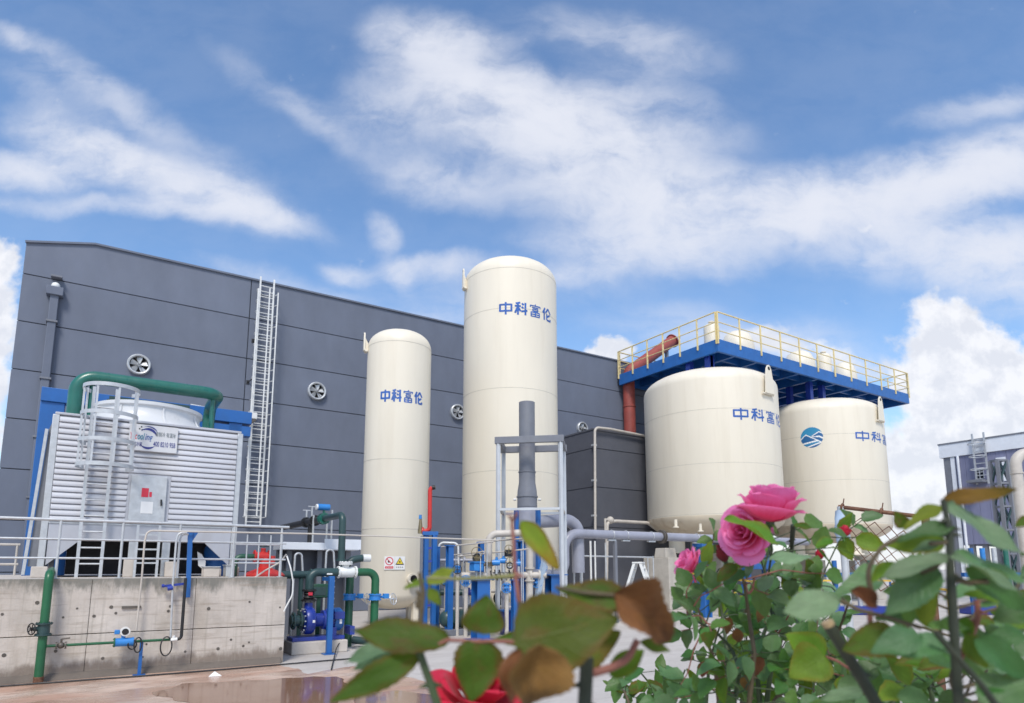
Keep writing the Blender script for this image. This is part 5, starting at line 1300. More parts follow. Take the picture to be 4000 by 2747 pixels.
mb = MB(); mb.cyl((mx0, PY, za_), (mx1 - .18, PY, za_), .205, n=30); mb.build('motor', M_BLUED, bpz)
fn = MB()
for k_ in range(26):
    a = 2 * PI * k_ / 26; u = Vector((0, math.cos(a), math.sin(a))); w = Vector((0, -math.sin(a), math.cos(a))) * .006
    p0, p1 = Vector((mx0 + .04, PY, za_)) + u * .2, Vector((mx1 - .2, PY, za_)) + u * .2
    fn.add([p0 - w, p0 + w, p0 + w + u * .035, p0 - w + u * .035, p1 - w, p1 + w, p1 + w + u * .035, p1 - w + u * .035], [(0, 1, 2, 3), (4, 7, 6, 5), (0, 4, 5, 1), (1, 5, 6, 2), (2, 6, 7, 3), (3, 7, 4, 0)])
o = fn.build('cooling_fins', M_BLUED, bpz); o['kind'] = 'stuff'
mb = MB(); mb.lathe((mx1 - .2, PY, za_), [(.0, 0), (.245, 0), (.245, .15), (.2, .2), (0, .2)], 30, (1, 0, 0)); mb.build('fan_cover', M_BLUE, bpz)
MB().box(mx0 + .12, mx0 + .34, PY - .30, PY - .18, za_ + .02, za_ + .17).build('terminal_box', M_BLUED, bpz, bevel=.01)
MB().box(mx1 - .12, mx1 - .07, PY - .252, PY - .245, za_ - .08, za_ + .07).build('rating_plate', M_PAPER, bpz); MB().box(vx + .02, vx + .07, PY - .295, PY - .29, za_ - .03, za_ + .02).build('rating_plate', M_PAPER, bpz)
for s in (.1, .5): MB().box(mx0 + s, mx0 + s + .1, PY - .2, PY + .2, zpl + .081, za_ - .15).build('motor_foot', M_BLUED, bpz)
# discharge: dark joint, elbow, filter, elbow down, valve
dcp = thing('pump_discharge_pipe', 'green discharge pipe arching from the blue pump to the right down-leg', 'pipe', (vx, PY, 0))
zj0, zj1, zh = pu(697, 1366).z, pu(697, 1338).z, pu(730, 1299).z
mb = MB(); flange(mb, (vx, PY, zj0 + .03), Z_, .16, .03, 8); flange(mb, (vx, PY, zj1 - .02), Z_, .15, .03, 8); mb.lathe((vx, PY, 0), [(.09, zj0 + .04), (.12, zj0 + .09), (.09, (zj0 + zj1) / 2), (.12, zj1 - .09), (.09, zj1 - .03)], 24); mb.build('rubber_joint', M_BLACK, dcp)
MB().box(vx - .05, vx + .04, PY - .128, PY - .124, zj1 - .12, zj1 - .05).build('red_tag', M_SIGNRED, dcp)
xf0, xf1 = pu(768, 1299).x, pu(806, 1299).x; xd = pu(851, 1350).x
mb = MB(); mb.pipe([(vx, PY, zj1), (vx, PY, zh), (xf0, PY, zh)], .088, .19, 20, 8); mb.build('pipe_run', M_DTEAL, dcp)
mb = MB(); mb.pipe([(xf1, PY, zh), (xd, PY, zh), (xd, PY, .34), (xd - .10, PY + .05, .16)], .088, .19, 20, 8); mb.build('pipe_run', M_LGREEN, dcp)
mb = MB(); flange(mb, (xf0, PY, zh), X_, .135, .03, 8); flange(mb, (xf1, PY, zh), X_, .135, .03, 8); mb.lathe((xf0, PY, zh), [(.09, .02), (.115, .06), (.115, xf1 - xf0 - .06), (.09, xf1 - xf0 - .02)], 24, (1, 0, 0)); xm = (xf0 + xf1) / 2 - .03; mb.cyl((xm, PY, zh), (xm, PY, zh + .17), .075, n=18); flange(mb, (xm, PY, zh + .18), Z_, .15, .03, 10); flange(mb, (xm, PY, zh + .215), Z_, .15, .025, 10); mb.build('strainer', M_WHITE, dcp)
MB().box(pu(745, 1310).x - .06, pu(745, 1310).x + .06, PY - .092, PY - .088, zh - .05, zh - .02).build('white_tag', M_PAPER, dcp)
def butterfly(par, c, wx, lab=None):
    mb = MB(); flange(mb, c + ZZ * .055, Z_, .145, .025, 8); flange(mb, c - ZZ * .055, Z_, .145, .025, 8); mb.cyl(c - ZZ * .05, c + ZZ * .05, .125, n=20); mb.cyl(c, c + X_ * .26, .03, n=10); mb.box(c.x + .2, c.x + .32, c.y - .05, c.y + .05, c.z - .04, c.z + .07)
    o = mb.build('butterfly_valve', M_LBLUE, par)
    mb = MB(); wheel(mb, c + Vector((.40, -.10, -.05)), Vector((.55, -.8, .15)).normalized(), .125, .010, 4); mb.cyl(c + Vector((.28, 0, 0)), c + Vector((.40, -.10, -.05)), .012, n=6); mb.build('handwheel', M_GALV, o)
butterfly(dcp, Vector((xd, PY, pu(852, 1355).z)), .3)
MB().cyl((xd, PY, .004), (xd, PY, .05), .15, n=20).build('floor_flange', M_DGREEN, dcp)
# second leg behind
PY2 = PY + .55; xs2 = pu(793, 1350, PY2).x
sl2 = thing('green_riser_pipe', 'dark green riser with blue butterfly valve behind the pump motor', 'pipe', (xs2, PY2, 0))
zs2_ = pu(793, 1310, PY2).z
mb = MB(); mb.pipe([(xs2, PY2, .0), (xs2, PY2, zs2_ + .06)], .09, .1, 20); mb.build('pipe_run', M_DGREEN, sl2)
butterfly(sl2, Vector((xs2, PY2, pu(793, 1355, PY2).z)), .3)
mb = MB(); mb.cyl((xs2 + .08, PY2 - .12, .15), (xd, PY + .1, .12), .085, n=18); mb.build('floor_pipe', M_DTEAL, sl2)
# tall dark pipe arching back over the platform
PY3 = PY + .25
xv = pu(776, 1230, PY3).x; ztop = pu(776, 1168, PY3).z
far = on_x(640, 1192, xv)
ap = thing('dark_green_pipe', 'tall dark green pipe rising by the pump and running back toward the hall', 'pipe', (xv, PY3, 0))
mb = MB(); mb.pipe([(xv, PY3, zh + .24), (xv, PY3, ztop), (xv, PY3 + 1.35, ztop)], .078, .17, 18, 8); mb.build('pipe_run', M_DTEAL, ap)
mb = MB(); mb.pipe([(xv, PY3 + 1.55, ztop), (xv, far.y, ztop)], .085, .1, 18); mb.build('insulated_run', M_BLACK, ap)
mb = MB(); flange(mb, (xv, PY3 + 1.38, ztop), Y_, .14, .03, 8); flange(mb, (xv, PY3 + 1.53, ztop), Y_, .14, .03, 8); mb.cyl((xv, PY3 + 1.38, ztop), (xv, PY3 + 1.53, ztop), .125, n=20); mb.cyl((xv, PY3 + 1.45, ztop), (xv, PY3 + 1.45, ztop + .24), .035, n=10); mb.build('valve_body', M_GREEN, ap)
mb = MB(); mb.cyl((xv - .16, PY3 + 1.45, ztop + .28), (xv + .13, PY3 + 1.45, ztop + .28), .08, n=18); mb.build('actuator', M_LBLUE, ap)
MB().cyl((xv - .20, PY3 + 1.45, ztop + .28), (xv - .161, PY3 + 1.45, ztop + .28), .07, n=18).build('actuator_cap', M_PAPER, ap)
for yy_ in (2.2, 3.0): mb = MB(); flange(mb, (xv, PY3 + yy_, ztop), Y_, .14, .05, 8); mb.build('flange', M_BLACK, ap)
for yy_, h in ((2.5, .38), (3.0, .32)): mb = MB(); mb.cyl((xv, PY3 + yy_, ztop), (xv, PY3 + yy_, ztop + h), .022, n=8); mb.cyl((xv - .1, PY3 + yy_, ztop + h), (xv + .1, PY3 + yy_, ztop + h), .016, n=6); mb.build('vent_stub', M_GALV, ap)
mb = MB(); mb.cyl((xv, PY3 + 2.6, 0), (xv, PY3 + 2.6, ztop), .06, n=14); mb.build('drop_leg', M_BLACK, ap)
mb = MB(); mb.cyl((xv, PY3, zh + .25), (xv, PY3, zh + .28), .13, n=20); mb.build('flange', M_DTEAL, ap)
mb = MB(); mb.pipe([(xv + .08, PY3 + .35, zh), (xv + .38, PY3 + .35, zh + .28), (xv + .62, PY3 + .35, zh + .32)], .085, .2, 18); mb.build('branch_pipe', M_DTEAL, ap)
mb = MB(); mb.cyl((xv + .62, PY3 + .35, zh + .32), (xv + .80, PY3 + .35, zh + .32), .09, n=18); mb.build('branch_cap', M_WHITE, ap)
# level pipe behind the elbow
t = thing('slate_pipe', 'slate green level pipe behind the pump discharge elbow', 'pipe', pu(670, 1304, PY + .5)); a = pu(640, 1305, PY + .6); b = pu(705, 1303, PY + .6)
MB().cyl((a.x - .3, PY + .6, a.z), (b.x, PY + .6, a.z), .085, n=18).build('pipe_run', M_DTEAL, t); mb = MB(); flange(mb, (b.x, PY + .6, a.z), X_, .13, .03); mb.build('flange', M_DTEAL, t); MB().cyl((b.x - .2, PY + .6, 0), (b.x - .2, PY + .6, a.z), .05, n=10).build('pipe_leg', M_DTEAL, t)
# dark control box behind the blue post
p = pu(726, 1342, PY + .5); t = thing('control_box', 'dark green control box on a stand behind the blue post', 'control box', (p.x, PY + .5, 0))
MB().box(p.x - .2, p.x + .2, PY + .5, PY + .62, p.z - .15, p.z + .16).build('box_body', M_DGREEN, t, bevel=.03); MB().box(p.x - .14, p.x + .14, PY + .49, PY + .499, p.z - .09, p.z + .09).build('cover', M_DTEAL, t, bevel=.01); MB().box(p.x - .04, p.x + .04, PY + .55, PY + .6, 0, p.z - .151).build('stand', M_DGREEN, t)
# the blue post in front
a, b = pu(751, 1308, PY - .55), on_z(747, 1491)
t = thing('pipe_support_post', 'bright blue post standing in front of the blue pump motor', 'post', (b.x, PY - .55, 0))
X = pu(749, 1400, PY - .55).x
MB().box(X - .055, X + .055, PY - .60, PY - .50, .02, a.z).build('post', M_BLUE, t, bevel=.008); MB().box(X - .12, X + .12, PY - .67, PY - .43, .003, .021).build('base_plate', M_BLUE, t)
MB().bar((X - .0, PY - .55, a.z - .06), (X + .0, PY - .02, a.z - .06), .08, .08).build('bracket_arm', M_BLUE, t)
bo = MB()
for k_ in range(5): bo.cyl((X + .056, PY - .55, a.z - .1 - k_ * .12), (X + .075, PY - .55, a.z - .1 - k_ * .12), .014, n=6)
bo.build('bolt_row', M_GALV, t)['kind'] = 'stuff'
# white walkway beam with posts behind
WY = 16.2
wa, wb = on_y(640, 1236, WY), on_y(813, 1238, WY)
wk = thing('walkway_beam', 'white steel walkway edge with slim posts behind the pump pipes', 'walkway', (wa.x, WY, 0))
MB().box(wa.x, wb.x, WY - .05, WY + .9, wa.z - .12, wa.z + .06).build('edge_beam', M_FASCIA, wk, bevel=.008)
MB().box(wb.x - .9, wb.x + .05, WY - .07, WY - .052, wa.z - .1, wa.z + .16).build('toe_board', M_FASCIA, wk)
for x, h in ((709, .75), (740, .6), (751, .9)): X = on_y(x, 1236, WY).x; MB().cyl((X, WY, wa.z + .06), (X, WY, wa.z + h), .024, n=8).build('post', M_GALV, wk)
MB().box(wa.x, wb.x - .02, WY + .5, WY + .56, .003, wa.z - .122).build('shade_panel', M_WALLB, wk, smooth=0)  # added dark sheet standing in for the shadow under the walkway
for x in (665, 735, 800): X = on_y(x, 1236, WY).x; MB().box(X - .06, X + .06, WY + .3, WY + .42, 0, wa.z - .121).build('leg', M_STACK, wk)
for x0_, x1_, y0_, lab in ((670, 685, 1256, 'left grey hoop handle rising behind the pump'), (741, 757, 1248, 'right grey hoop handle rising behind the pump')):
    t = thing('hoop_handle', lab, 'handrail', on_y(x0_, 1300, 15.2)); mb = MB()
    a, b = on_y(x0_, y0_, 15.2), on_y(x1_, y0_, 15.2); mb.pipe([(a.x - .02, 15.2, .0), (a.x, 15.2, a.z), (b.x, 15.2, a.z), (b.x + .05, 15.2, a.z - .55)], .024, .12, 8); mb.build('tube', M_GALV, t)
# white hose loops at the platform end
mb = MB(); pts = fillet([on_y(651, 1262, YC + .1), on_y(660, 1290, YC - .05), on_y(665, 1320, YC - .05), on_y(664, 1350, YC - .05), on_y(652, 1372, YC - .05), on_y(644, 1388, YC - .05)], .3, 5); mb.tube(pts, .014, 6); tag(mb.build('hose', M_WHITE), 'thin white hose drooping round the end of the concrete wall', 'hose')
mb = MB(); p0 = on_y(650, 1258, YC + .3); mb.tube(fillet([p0, on_y(636, 1276, YC + .3), on_y(600, 1296, YC + .3), on_y(577, 1312, YC + .3)], .3, 5), .016, 6); tag(mb.build('hose', M_BEIGE), 'pale hose lying across the platform corner by the red pump', 'hose')
mb = MB(); mb.tube(fillet([on_z(752, 1520, .02), on_z(757, 1498, .03), on_y(764, 1470, PY - .4), on_y(775, 1452, PY - .3)], .2, 5), .012, 6); tag(mb.build('cable', M_BLACK), 'thin black cable running from the pump motor down to the ground', 'cable')
# ================================================================== PILLARS, STEP LADDER, RIGHT SIDE
def pillar(cx_px, ytop, D, label, capround=False):
    c = at(cx_px, 1288, D); zt = 2.42
    t = thing('concrete_pillar', label, 'pillar', (c.x, c.y, 0), 'concrete pillars under the wide tanks')
    MB().box(c.x, c.x + 1.05, c.y, c.y + 1.5, 0, zt - .22).build('shaft', M_PLINTH, t, smooth=0, bevel=.025)
    if capround: mb = MB(); mb.lathe((c.x + .5, c.y + .7, 0), [(.62, zt - .218), (.62, zt + .14), (.58, zt + .18), (0, zt + .18)], 28); mb.build('cap_block', M_PLINTH, t)
    else: mb = MB(); mb.add([(c.x + .1, c.y + .25, zt - .218), (c.x + .8, c.y + .25, zt - .218), (c.x + .8, c.y + .95, zt - .218), (c.x + .1, c.y + .95, zt - .218), (c.x + .16, c.y + .3, zt + .2), (c.x + .74, c.y + .3, zt + .2), (c.x + .74, c.y + .9, zt + .2), (c.x + .16, c.y + .9, zt + .2)], [(3, 2, 1, 0), (4, 5, 6, 7), (0, 1, 5, 4), (1, 2, 6, 5), (2, 3, 7, 6), (3, 0, 4, 7)]); mb.build('cap_block', M_PLINTH, t, smooth=0, bevel=.02)
    return t
pillar(1518, 1252, 27.6, 'concrete pillar beside the white step ladder, under the nearer wide tank')
pillar(1637, 1250, 29.2, 'concrete pillar right of the blue post, behind the dark red bud', True)
for a in (.2, 1.9, 3.4):
    pass
for x, D, lab in ((1850, 36, 'concrete pillar under the farther wide tank, behind the bush'), (1985, 36.5, 'concrete pillar under the farther wide tank, behind the rusty fence')):
    pillar(x, 1250, D, lab, True)
# white A-frame step ladder
LD = 21.5
sl = thing('step_ladder', 'white A-frame step ladder opened beside the concrete pillar', 'step ladder', at(1450, 1400, LD))
apex = at(1449, 1278, LD); hz_ = apex.z
su = RT
sd = (RT * .906 - FH * .423).normalized()          # spread direction
wd_ = (RT * .423 + FH * .906).normalized()
ztop_ = apex.z
def stepside(sign):
    topw, botw = .17, .28
    legs = []
    for s in (-1, 1):
        a = apex + sd * sign * .10 + wd_ * s * topw; b = apex + sd * sign * .72 + wd_ * s * botw; b.z = 0.005
        MB().bar(a, b, .085, .05, up=wd_).build('rail', M_WHITE, sl); legs.append((a, b))
    for k in range(1, 7):
        f = k * .29 / (ztop_ - 0) ; 
        p, q = legs[0][1].lerp(legs[0][0], f), legs[1][1].lerp(legs[1][0], f)
        if f < .97: MB().bar(p, q, .09, .03).build('step', M_WHITE, sl)
stepside(-1); stepside(1)
MB().bar(apex - sd * .17 + ZZ * .01, apex + sd * .17 + ZZ * .01, .42, .05).build('top_cap', M_WHITE, sl, bevel=.01)
# yellow low barriers in the yard
def barrier(p0, p1, n, label):
    t = thing('yellow_barrier', label, 'barrier', (p0.x, p0.y, 0), 'yellow barriers in the yard')
    MB().bar(p0, p1, .08, .07).build('top_bar', M_YEL, t)
    for k in range(n + 1):
        p = p0.lerp(p1, k / n); MB().bar((p.x, p.y, 0), (p.x, p.y, p.z - .03), .06, .06).build('post', M_YEL if k % 2 else M_BLUE, t)
barrier(at(1572, 1302, 25.8), at(1745, 1325, 21), 5, 'low yellow barrier bar behind the rose bush at the foot of the blue post')
barrier(at(2025, 1325, 24), at(2330, 1359, 17), 6, 'low yellow barrier bar far right behind the blurred leaves')
barrier(at(1800, 1318, 24), at(2020, 1318, 26), 4, 'low yellow barrier bar behind the middle of the rose bush')
t = thing('blue_skid', 'blue equipment skid behind the round concrete pillar', 'equipment skid', at(1705, 1290, 27))
p = at(1706, 1266, 27)
MB().box(p.x - .4, p.x + 1.2, p.y - .3, p.y + .5, 1.7, p.z + .02).build('housing', M_BLUE, t, bevel=.02); MB().box(p.x - .45, p.x + 1.25, p.y - .35, p.y + .55, p.z + .022, p.z + .09).build('lid', M_BLUE, t); 
for sx in (-.3, 1.1): MB().box(p.x + sx - .08, p.x + sx + .08, p.y - .1, p.y + .3, 0, 1.698).build('leg', M_BLUE, t)
for x, y, lab in ((1935, 1290, 'blue pipe skid behind the rusty fence'), (2245, 1262, 'blue and green pipe skid far right behind the large leaves')):
    p = at(x, y, 25); t = thing('pipe_skid', lab, 'equipment skid', (p.x, p.y, 0))
    for k in range(4):
        q = p + RT * (.45 * k - .7); MB().cyl((q.x, q.y, .3), (q.x, q.y, p.z + .3), .09, n=12).build('skid_pipe', (M_BLUE, M_LBLUE, M_GALV, M_GREEN)[k], t)
    MB().bar(p - RT * 1.1 + ZZ * (.3 - p.z + 1.2), p + RT * 1.1 + ZZ * (.3 - p.z + 1.2), .2, .16).build('skid_beam', M_BLUE, t); MB().bar((p - RT * 1.1).xy.to_3d() + ZZ * .17, (p + RT * 1.1).xy.to_3d() + ZZ * .17, .8, .3).build('skid_base', M_BLUED, t)

# rusty chain-link fence panel
DFN = 3.3
f0, f1 = at(1908, 1151, DFN), at(2100, 1174, DFN - .25)
fe = thing('chain_link_fence', 'rusty chain-link fence panel with a rag-wrapped post among the leaves', 'fence', (f0.x, f0.y, 0))
MB().cyl(f0 - (f1 - f0) * .03, f1, .010, n=8).build('top_bar', M_RUST, fe)
pp0 = at(1908, 1150, DFN)
MB().cyl((pp0.x, pp0.y, 0), pp0, .018, n=10).build('post', M_GALV, fe)
MB().cyl((f1.x, f1.y, 0), f1, .018, n=10).build('post', M_RUST, fe)
for q, rr_ in ((f0.lerp(f1, .02), .03), (f0.lerp(f1, .5), .022)):
    mb = MB(); mb.torus(q, (f1 - f0), .016, .006, 14, 6); mb.tube([q, q + ZZ * .02 + RT * .006, q + ZZ * .045 + RT * .012], .003, 5); mb.build('wire_tie', M_RUST, fe)
rg = MB(); 
vs = []; n = 14; m_ = 16
for i in range(m_ + 1):
    z = pp0.z - .02 - .17 * i / m_
    for j in range(n):
        a = 2 * PI * j / n; r = .026 + .010 * mnoise.noise(Vector((math.cos(a) * 2, math.sin(a) * 2, z * 28))) + .010 * math.sin(i / m_ * PI)
        vs.append((pp0.x + r * math.cos(a), pp0.y + r * math.sin(a), z))
rg.add(vs, [(i * n + j, i * n + (j + 1) % n, (i + 1) * n + (j + 1) % n, (i + 1) * n + j) for i in range(m_) for j in range(n)])
rg.build('rag_wrap', M_PALEBL, fe, smooth=80)
dirf = (f1 - f0); Lf = dirf.length; dirf.normalize(); s_ = .062
wires = MB(); hgt = .34
nwi = int(Lf / s_) + 1
nf = dirf.cross(ZZ).normalized()
for k in range(nwi):
    for sg in (-1, 1):
        pts = []; nn = int(hgt / (s_ * .5))
        for i in range(nn + 1):
            u = k * s_ + (s_ * .5 if (i % 2) else 0) * sg + s_ * .5
            if u < .03 or u > Lf: 
                if len(pts) > 1: wires.tube(pts, .0024, 4)
                pts = []; continue
            zz_i = -i * s_ * .55
            pts.append(f0 + dirf * u + ZZ * ((f1.z - f0.z) * u / Lf + zz_i - .025) + nf * .004 * (1 if (i + (sg > 0)) % 2 else -1))
        if len(pts) > 1: wires.tube(pts, .0024, 4)
o = wires.build('wire_mesh', M_RUST, fe); o['kind'] = 'stuff'

# grey plant building at the far right: wall runs toward the viewer
DB = 46; cb0 = at(2147, 1100, DB); XB = cb0.x; yfar = cb0.y; ynear = on_x(2420, 1290, XB).y
zrf = at(2146, 1040, DB).z
pb = thing('plant_building', 'violet-grey plant building with white fascia at the far right', 'building', (XB, yfar, 0))
MB().box(XB + .06, XB + 14, ynear, yfar, 3.4, zrf).build('wall', M_VIOL, pb, smooth=0)
nb_ = 9
for k in range(nb_):
    a, b = ynear + (yfar - .75 - ynear) * k / nb_, ynear + (yfar - .75 - ynear) * (k + 1) / nb_
    MB().box(XB, XB + .055, a + .008, b - .008, 3.4, zrf - .02).build('cladding_sheet', M_VIOL, pb, smooth=0)
MB().box(XB - .12, XB + 14, ynear, yfar + .2, zrf + .002, zrf + .95).build('fascia', M_FASCIA, pb, smooth=0, bevel=.01)
MB().box(XB - .16, XB + 14, ynear, yfar + .24, zrf + .952, zrf + 1.05).build('roof_edge', M_STACK, pb, smooth=0)
MB().box(XB - .04, XB + .054, yfar - .72, yfar - .45, 0, zrf - .02).build('corner_trim', M_FASCIA, pb, smooth=0)
MB().box(XB - .01, XB + .054, yfar - .44, yfar, 0, zrf - .02).build('corner_trim', M_STACK, pb, smooth=0)
MB().cyl((XB - .1, yfar - .95, 0), (XB - .1, yfar - .95, zrf), .09, n=10).build('downpipe', M_FASCIA, pb)
for k in range(8):
    y = ynear + (yfar - ynear) * (k + .5) / 8
    MB().box(XB + .1, XB + .4, y - .15, y + .15, 0, 3.399).build('column', M_STACK, pb)
MB().box(XB + .05, XB + 13, ynear, yfar - .8, 1.5, 1.75).build('floor_beam', M_STACK, pb, smooth=0)
def bwin(x0, x1, y0, y1):
    return on_x(x0, y1, XB - .02), on_x(x1, y0, XB - .02)
a, b = bwin(2216, 2232, 1063, 1088)
wf = MB().box(XB - .06, XB - .002, b.y, a.y, a.z, b.z).build('window', M_FASCIA, pb, smooth=0)
for i in range(2):
    for j in range(3):
        u0, u1 = b.y + (a.y - b.y) * (i + .12) / 2, b.y + (a.y - b.y) * (i + .88) / 2
        v0, v1 = a.z + (b.z - a.z) * (j + .12) / 3, a.z + (b.z - a.z) * (j + .88) / 3
        MB().box(XB - .068, XB - .062, u0, u1, v0, v1).build('pane', M_GLASS, wf, smooth=0)
a2, b2_ = bwin(2206, 2242, 1086, 1090)
MB().box(XB - 1.0, XB - .002, b2_.y, a2.y, a.z - .3, a.z - .12).build('balcony', M_STACK, pb, smooth=0)
for (x0, x1, y0, y1) in ((2262, 2282, 1037, 1058), (2266, 2284, 1073, 1093)):
    a, b = bwin(x0, x1, y0, y1); MB().box(XB - .08, XB - .002, b.y, a.y, a.z, b.z).build('window', M_FASCIA, pb, smooth=0)
# cage ladder on that building
q = on_x(2222, 1030, XB - .4)
for s in (-.35, .35): MB().bar((XB - .3, q.y + s, zrf - 2.2), (XB - .3, q.y + s, zrf + 1.4), .1, .1).build('ladder_rail', M_GALV, pb)
for k in range(8): MB().bar((XB - .3, q.y - .35, zrf - 2 + k * .42), (XB - .3, q.y + .35, zrf - 2 + k * .42), .06, .06).build('ladder_rung', M_GALV, pb)
for k in range(3): mb = MB(); mb.torus((XB - .7, q.y, zrf - 1.2 + k * .9), Z_, .5, .035, 14, 5); mb.build('ladder_hoop', M_GALV, pb)
# steel lattice tower in front of it
DT_ = 34
ta, tb_ = at(2270, 1110, DT_), at(2292, 1110, DT_)
lt = thing('lattice_tower', 'grey steel lattice frame in front of the far plant building', 'steel frame', (ta.x, ta.y, 0))
ztt = at(2280, 1044, DT_).z
dirr = (tb_ - ta).xy.to_3d().normalized(); perp = Vector((-dirr.y, dirr.x, 0)); wT = (tb_ - ta).xy.length
cs_ = [ta.xy.to_3d(), ta.xy.to_3d() + dirr * wT, ta.xy.to_3d() + dirr * wT + perp * wT, ta.xy.to_3d() + perp * wT]
for p in cs_: MB().bar(p, p + ZZ * ztt, .16, .16).build('column', M_STACK, lt)
nl = 6
for i in range(4):
    a, b = cs_[i], cs_[(i + 1) % 4]
    for k in range(nl):
        z0, z1 = ztt * k / nl, ztt * (k + 1) / nl
        MB().bar(a + ZZ * z0, b + ZZ * z1, .08, .08).build('diagonal', M_DTEAL, lt); MB().bar(a + ZZ * z1, b + ZZ * z1, .1, .1).build('strut', M_STACK, lt)
# beige stack pipe with elbow, far right
p = at(2309, 1090, 30); p.z = 0; zt_b = at(2305, 1032, 30).z; rB = 11.5 * px(at(2309, 1090, 30))
t = thing('beige_duct', 'thick beige duct with a top elbow at the right edge of the picture', 'duct', (p.x, p.y, 0))
mb = MB(); mb.pipe([(p.x, p.y, 0), (p.x, p.y, zt_b), (p.x + RT.x * 2.2, p.y + RT.y * 2.2, zt_b + .25)], rB, .6, 22, 8); mb.build('pipe_run', M_BEIGE, t)
for z in (zt_b - .9, zt_b - 3.4): mb = MB(); flange(mb, (p.x, p.y, z), Z_, rB * 1.15, .06, 12); mb.build('flange', M_BEIGE, t)
# ================================================================== ROSES
def leaf_mat(name, base, tip=None, edge=None, edge_amt=.0, vein=1.35, rough=.5, trans=.32, patch=None, patch_amt=0, spec=.28):
    m = bpy.data.materials.new(name); m.use_nodes = True; nt = m.node_tree; b = nt.nodes['Principled BSDF']
    uv = nt.nodes.new('ShaderNodeUVMap'); uv.uv_map = 'UVMap'
    sp = nt.nodes.new('ShaderNodeSeparateXYZ'); nt.links.new(uv.outputs[0], sp.inputs[0])
    oi = nt.nodes.new('ShaderNodeObjectInfo'); tc = nt.nodes.new('ShaderNodeTexCoord')
    def mth(op, a, b_=None, c=None):
        k = nt.nodes.new('ShaderNodeMath'); k.operation = op
        for i, q in enumerate((a, b_, c)): setin(nt, k, i, q)
        return k.outputs[0]
    def mr(v, a, b_, c, d):
        k = nt.nodes.new('ShaderNodeMapRange'); k.interpolation_type = 'SMOOTHSTEP'; setin(nt, k, 0, v)
        for i, q in enumerate((a, b_, c, d)): k.inputs[i + 1].default_value = q
        return k.outputs[0]
    def mix(f, a, c):
        k = nt.nodes.new('ShaderNodeMix'); k.data_type = 'RGBA'; setin(nt, k, 0, f); setin(nt, k, 6, a); setin(nt, k, 7, c); return k.outputs[2]
    def noise(s, d=5):
        va = nt.nodes.new('ShaderNodeVectorMath'); va.operation = 'ADD'; nt.links.new(uv.outputs[0], va.inputs[0])
        cm = nt.nodes.new('ShaderNodeCombineXYZ'); nt.links.new(mth('MULTIPLY', oi.outputs['Random'], 37), cm.inputs[0]); nt.links.new(mth('MULTIPLY', oi.outputs['Random'], 91), cm.inputs[2]); nt.links.new(cm.outputs[0], va.inputs[1])
        n = nt.nodes.new('ShaderNodeTexNoise'); nt.links.new(va.outputs[0], n.inputs['Vector']); n.inputs['Scale'].default_value = s; n.inputs['Detail'].default_value = d; n.inputs['Roughness'].default_value = .6
        return n.outputs[0]
    u, v = sp.outputs[0], mth('ABSOLUTE', mth('SUBTRACT', sp.outputs[1], .5))      # v: 0 at the midrib, .5 at the edge
    c = tuple(base) + (1,)
    big = noise(2.2)
    if tip: c = mix(mr(mth('ADD', u, mth('SUBTRACT', big, .5)), .35, 1.0, 0, 1), c, tuple(tip) + (1,))
    c = mix(mr(noise(5.5), .4, .7, 0, .5), c, tuple(min(1, q * 1.45) for q in base) + (1,))
    if patch: c = mix(mr(big, .5, .62, 0, patch_amt), c, tuple(patch) + (1,))
    if edge: c = mix(mth('MULTIPLY', mr(mth('ADD', v, mth('MULTIPLY', mth('SUBTRACT', noise(4), .5), .5)), .28, .5, 0, 1), edge_amt), c, tuple(edge) + (1,))
    # side veins run forward from the midrib
    ph = mth('FRACT', mth('MULTIPLY', mth('SUBTRACT', u, mth('MULTIPLY', v, .55)), 8.5))
    sv_ = mr(mth('ABSOLUTE', mth('SUBTRACT', ph, .5)), .36, .5, 0, .5)
    mv = mr(v, .0, .022, 1, 0)
    vv_ = mth('MAXIMUM', sv_, mv)
    c = mix(mth('MULTIPLY', vv_, .5), c, tuple(min(1, q * vein + .015) for q in base) + (1,))
    hs_ = nt.nodes.new('ShaderNodeHueSaturation'); nt.links.new(c, hs_.inputs['Color'])
    nt.links.new(mth('MULTIPLY_ADD', oi.outputs['Random'], .55, .72), hs_.inputs['Value'])
    nt.links.new(mth('MULTIPLY_ADD', mth('FRACT', mth('MULTIPLY', oi.outputs['Random'], 7.3)), .05, .475), hs_.inputs['Hue'])
    c = hs_.outputs[0]
    nt.links.new(c, b.inputs['Base Color']); b.inputs['Roughness'].default_value = rough; b.inputs['Specular IOR Level'].default_value = spec
    bp = nt.nodes.new('ShaderNodeBump'); bp.inputs['Strength'].default_value = .5; bp.inputs['Distance'].default_value = .002
    nt.links.new(mth('SUBTRACT', noise(14), mth('MULTIPLY', vv_, .6)), bp.inputs['Height']); nt.links.new(bp.outputs[0], b.inputs['Normal'])
    tr = nt.nodes.new('ShaderNodeBsdfTranslucent'); nt.links.new(mix(.35, c, (.35, .5, .03, 1)) if base[1] > base[0] else c, tr.inputs[0])
    ms = nt.nodes.new('ShaderNodeMixShader'); ms.inputs[0].default_value = trans
    nt.links.new(b.outputs[0], ms.inputs[1]); nt.links.new(tr.outputs[0], ms.inputs[2]); nt.links.new(ms.outputs[0], nt.nodes['Material Output'].inputs[0])
    return m
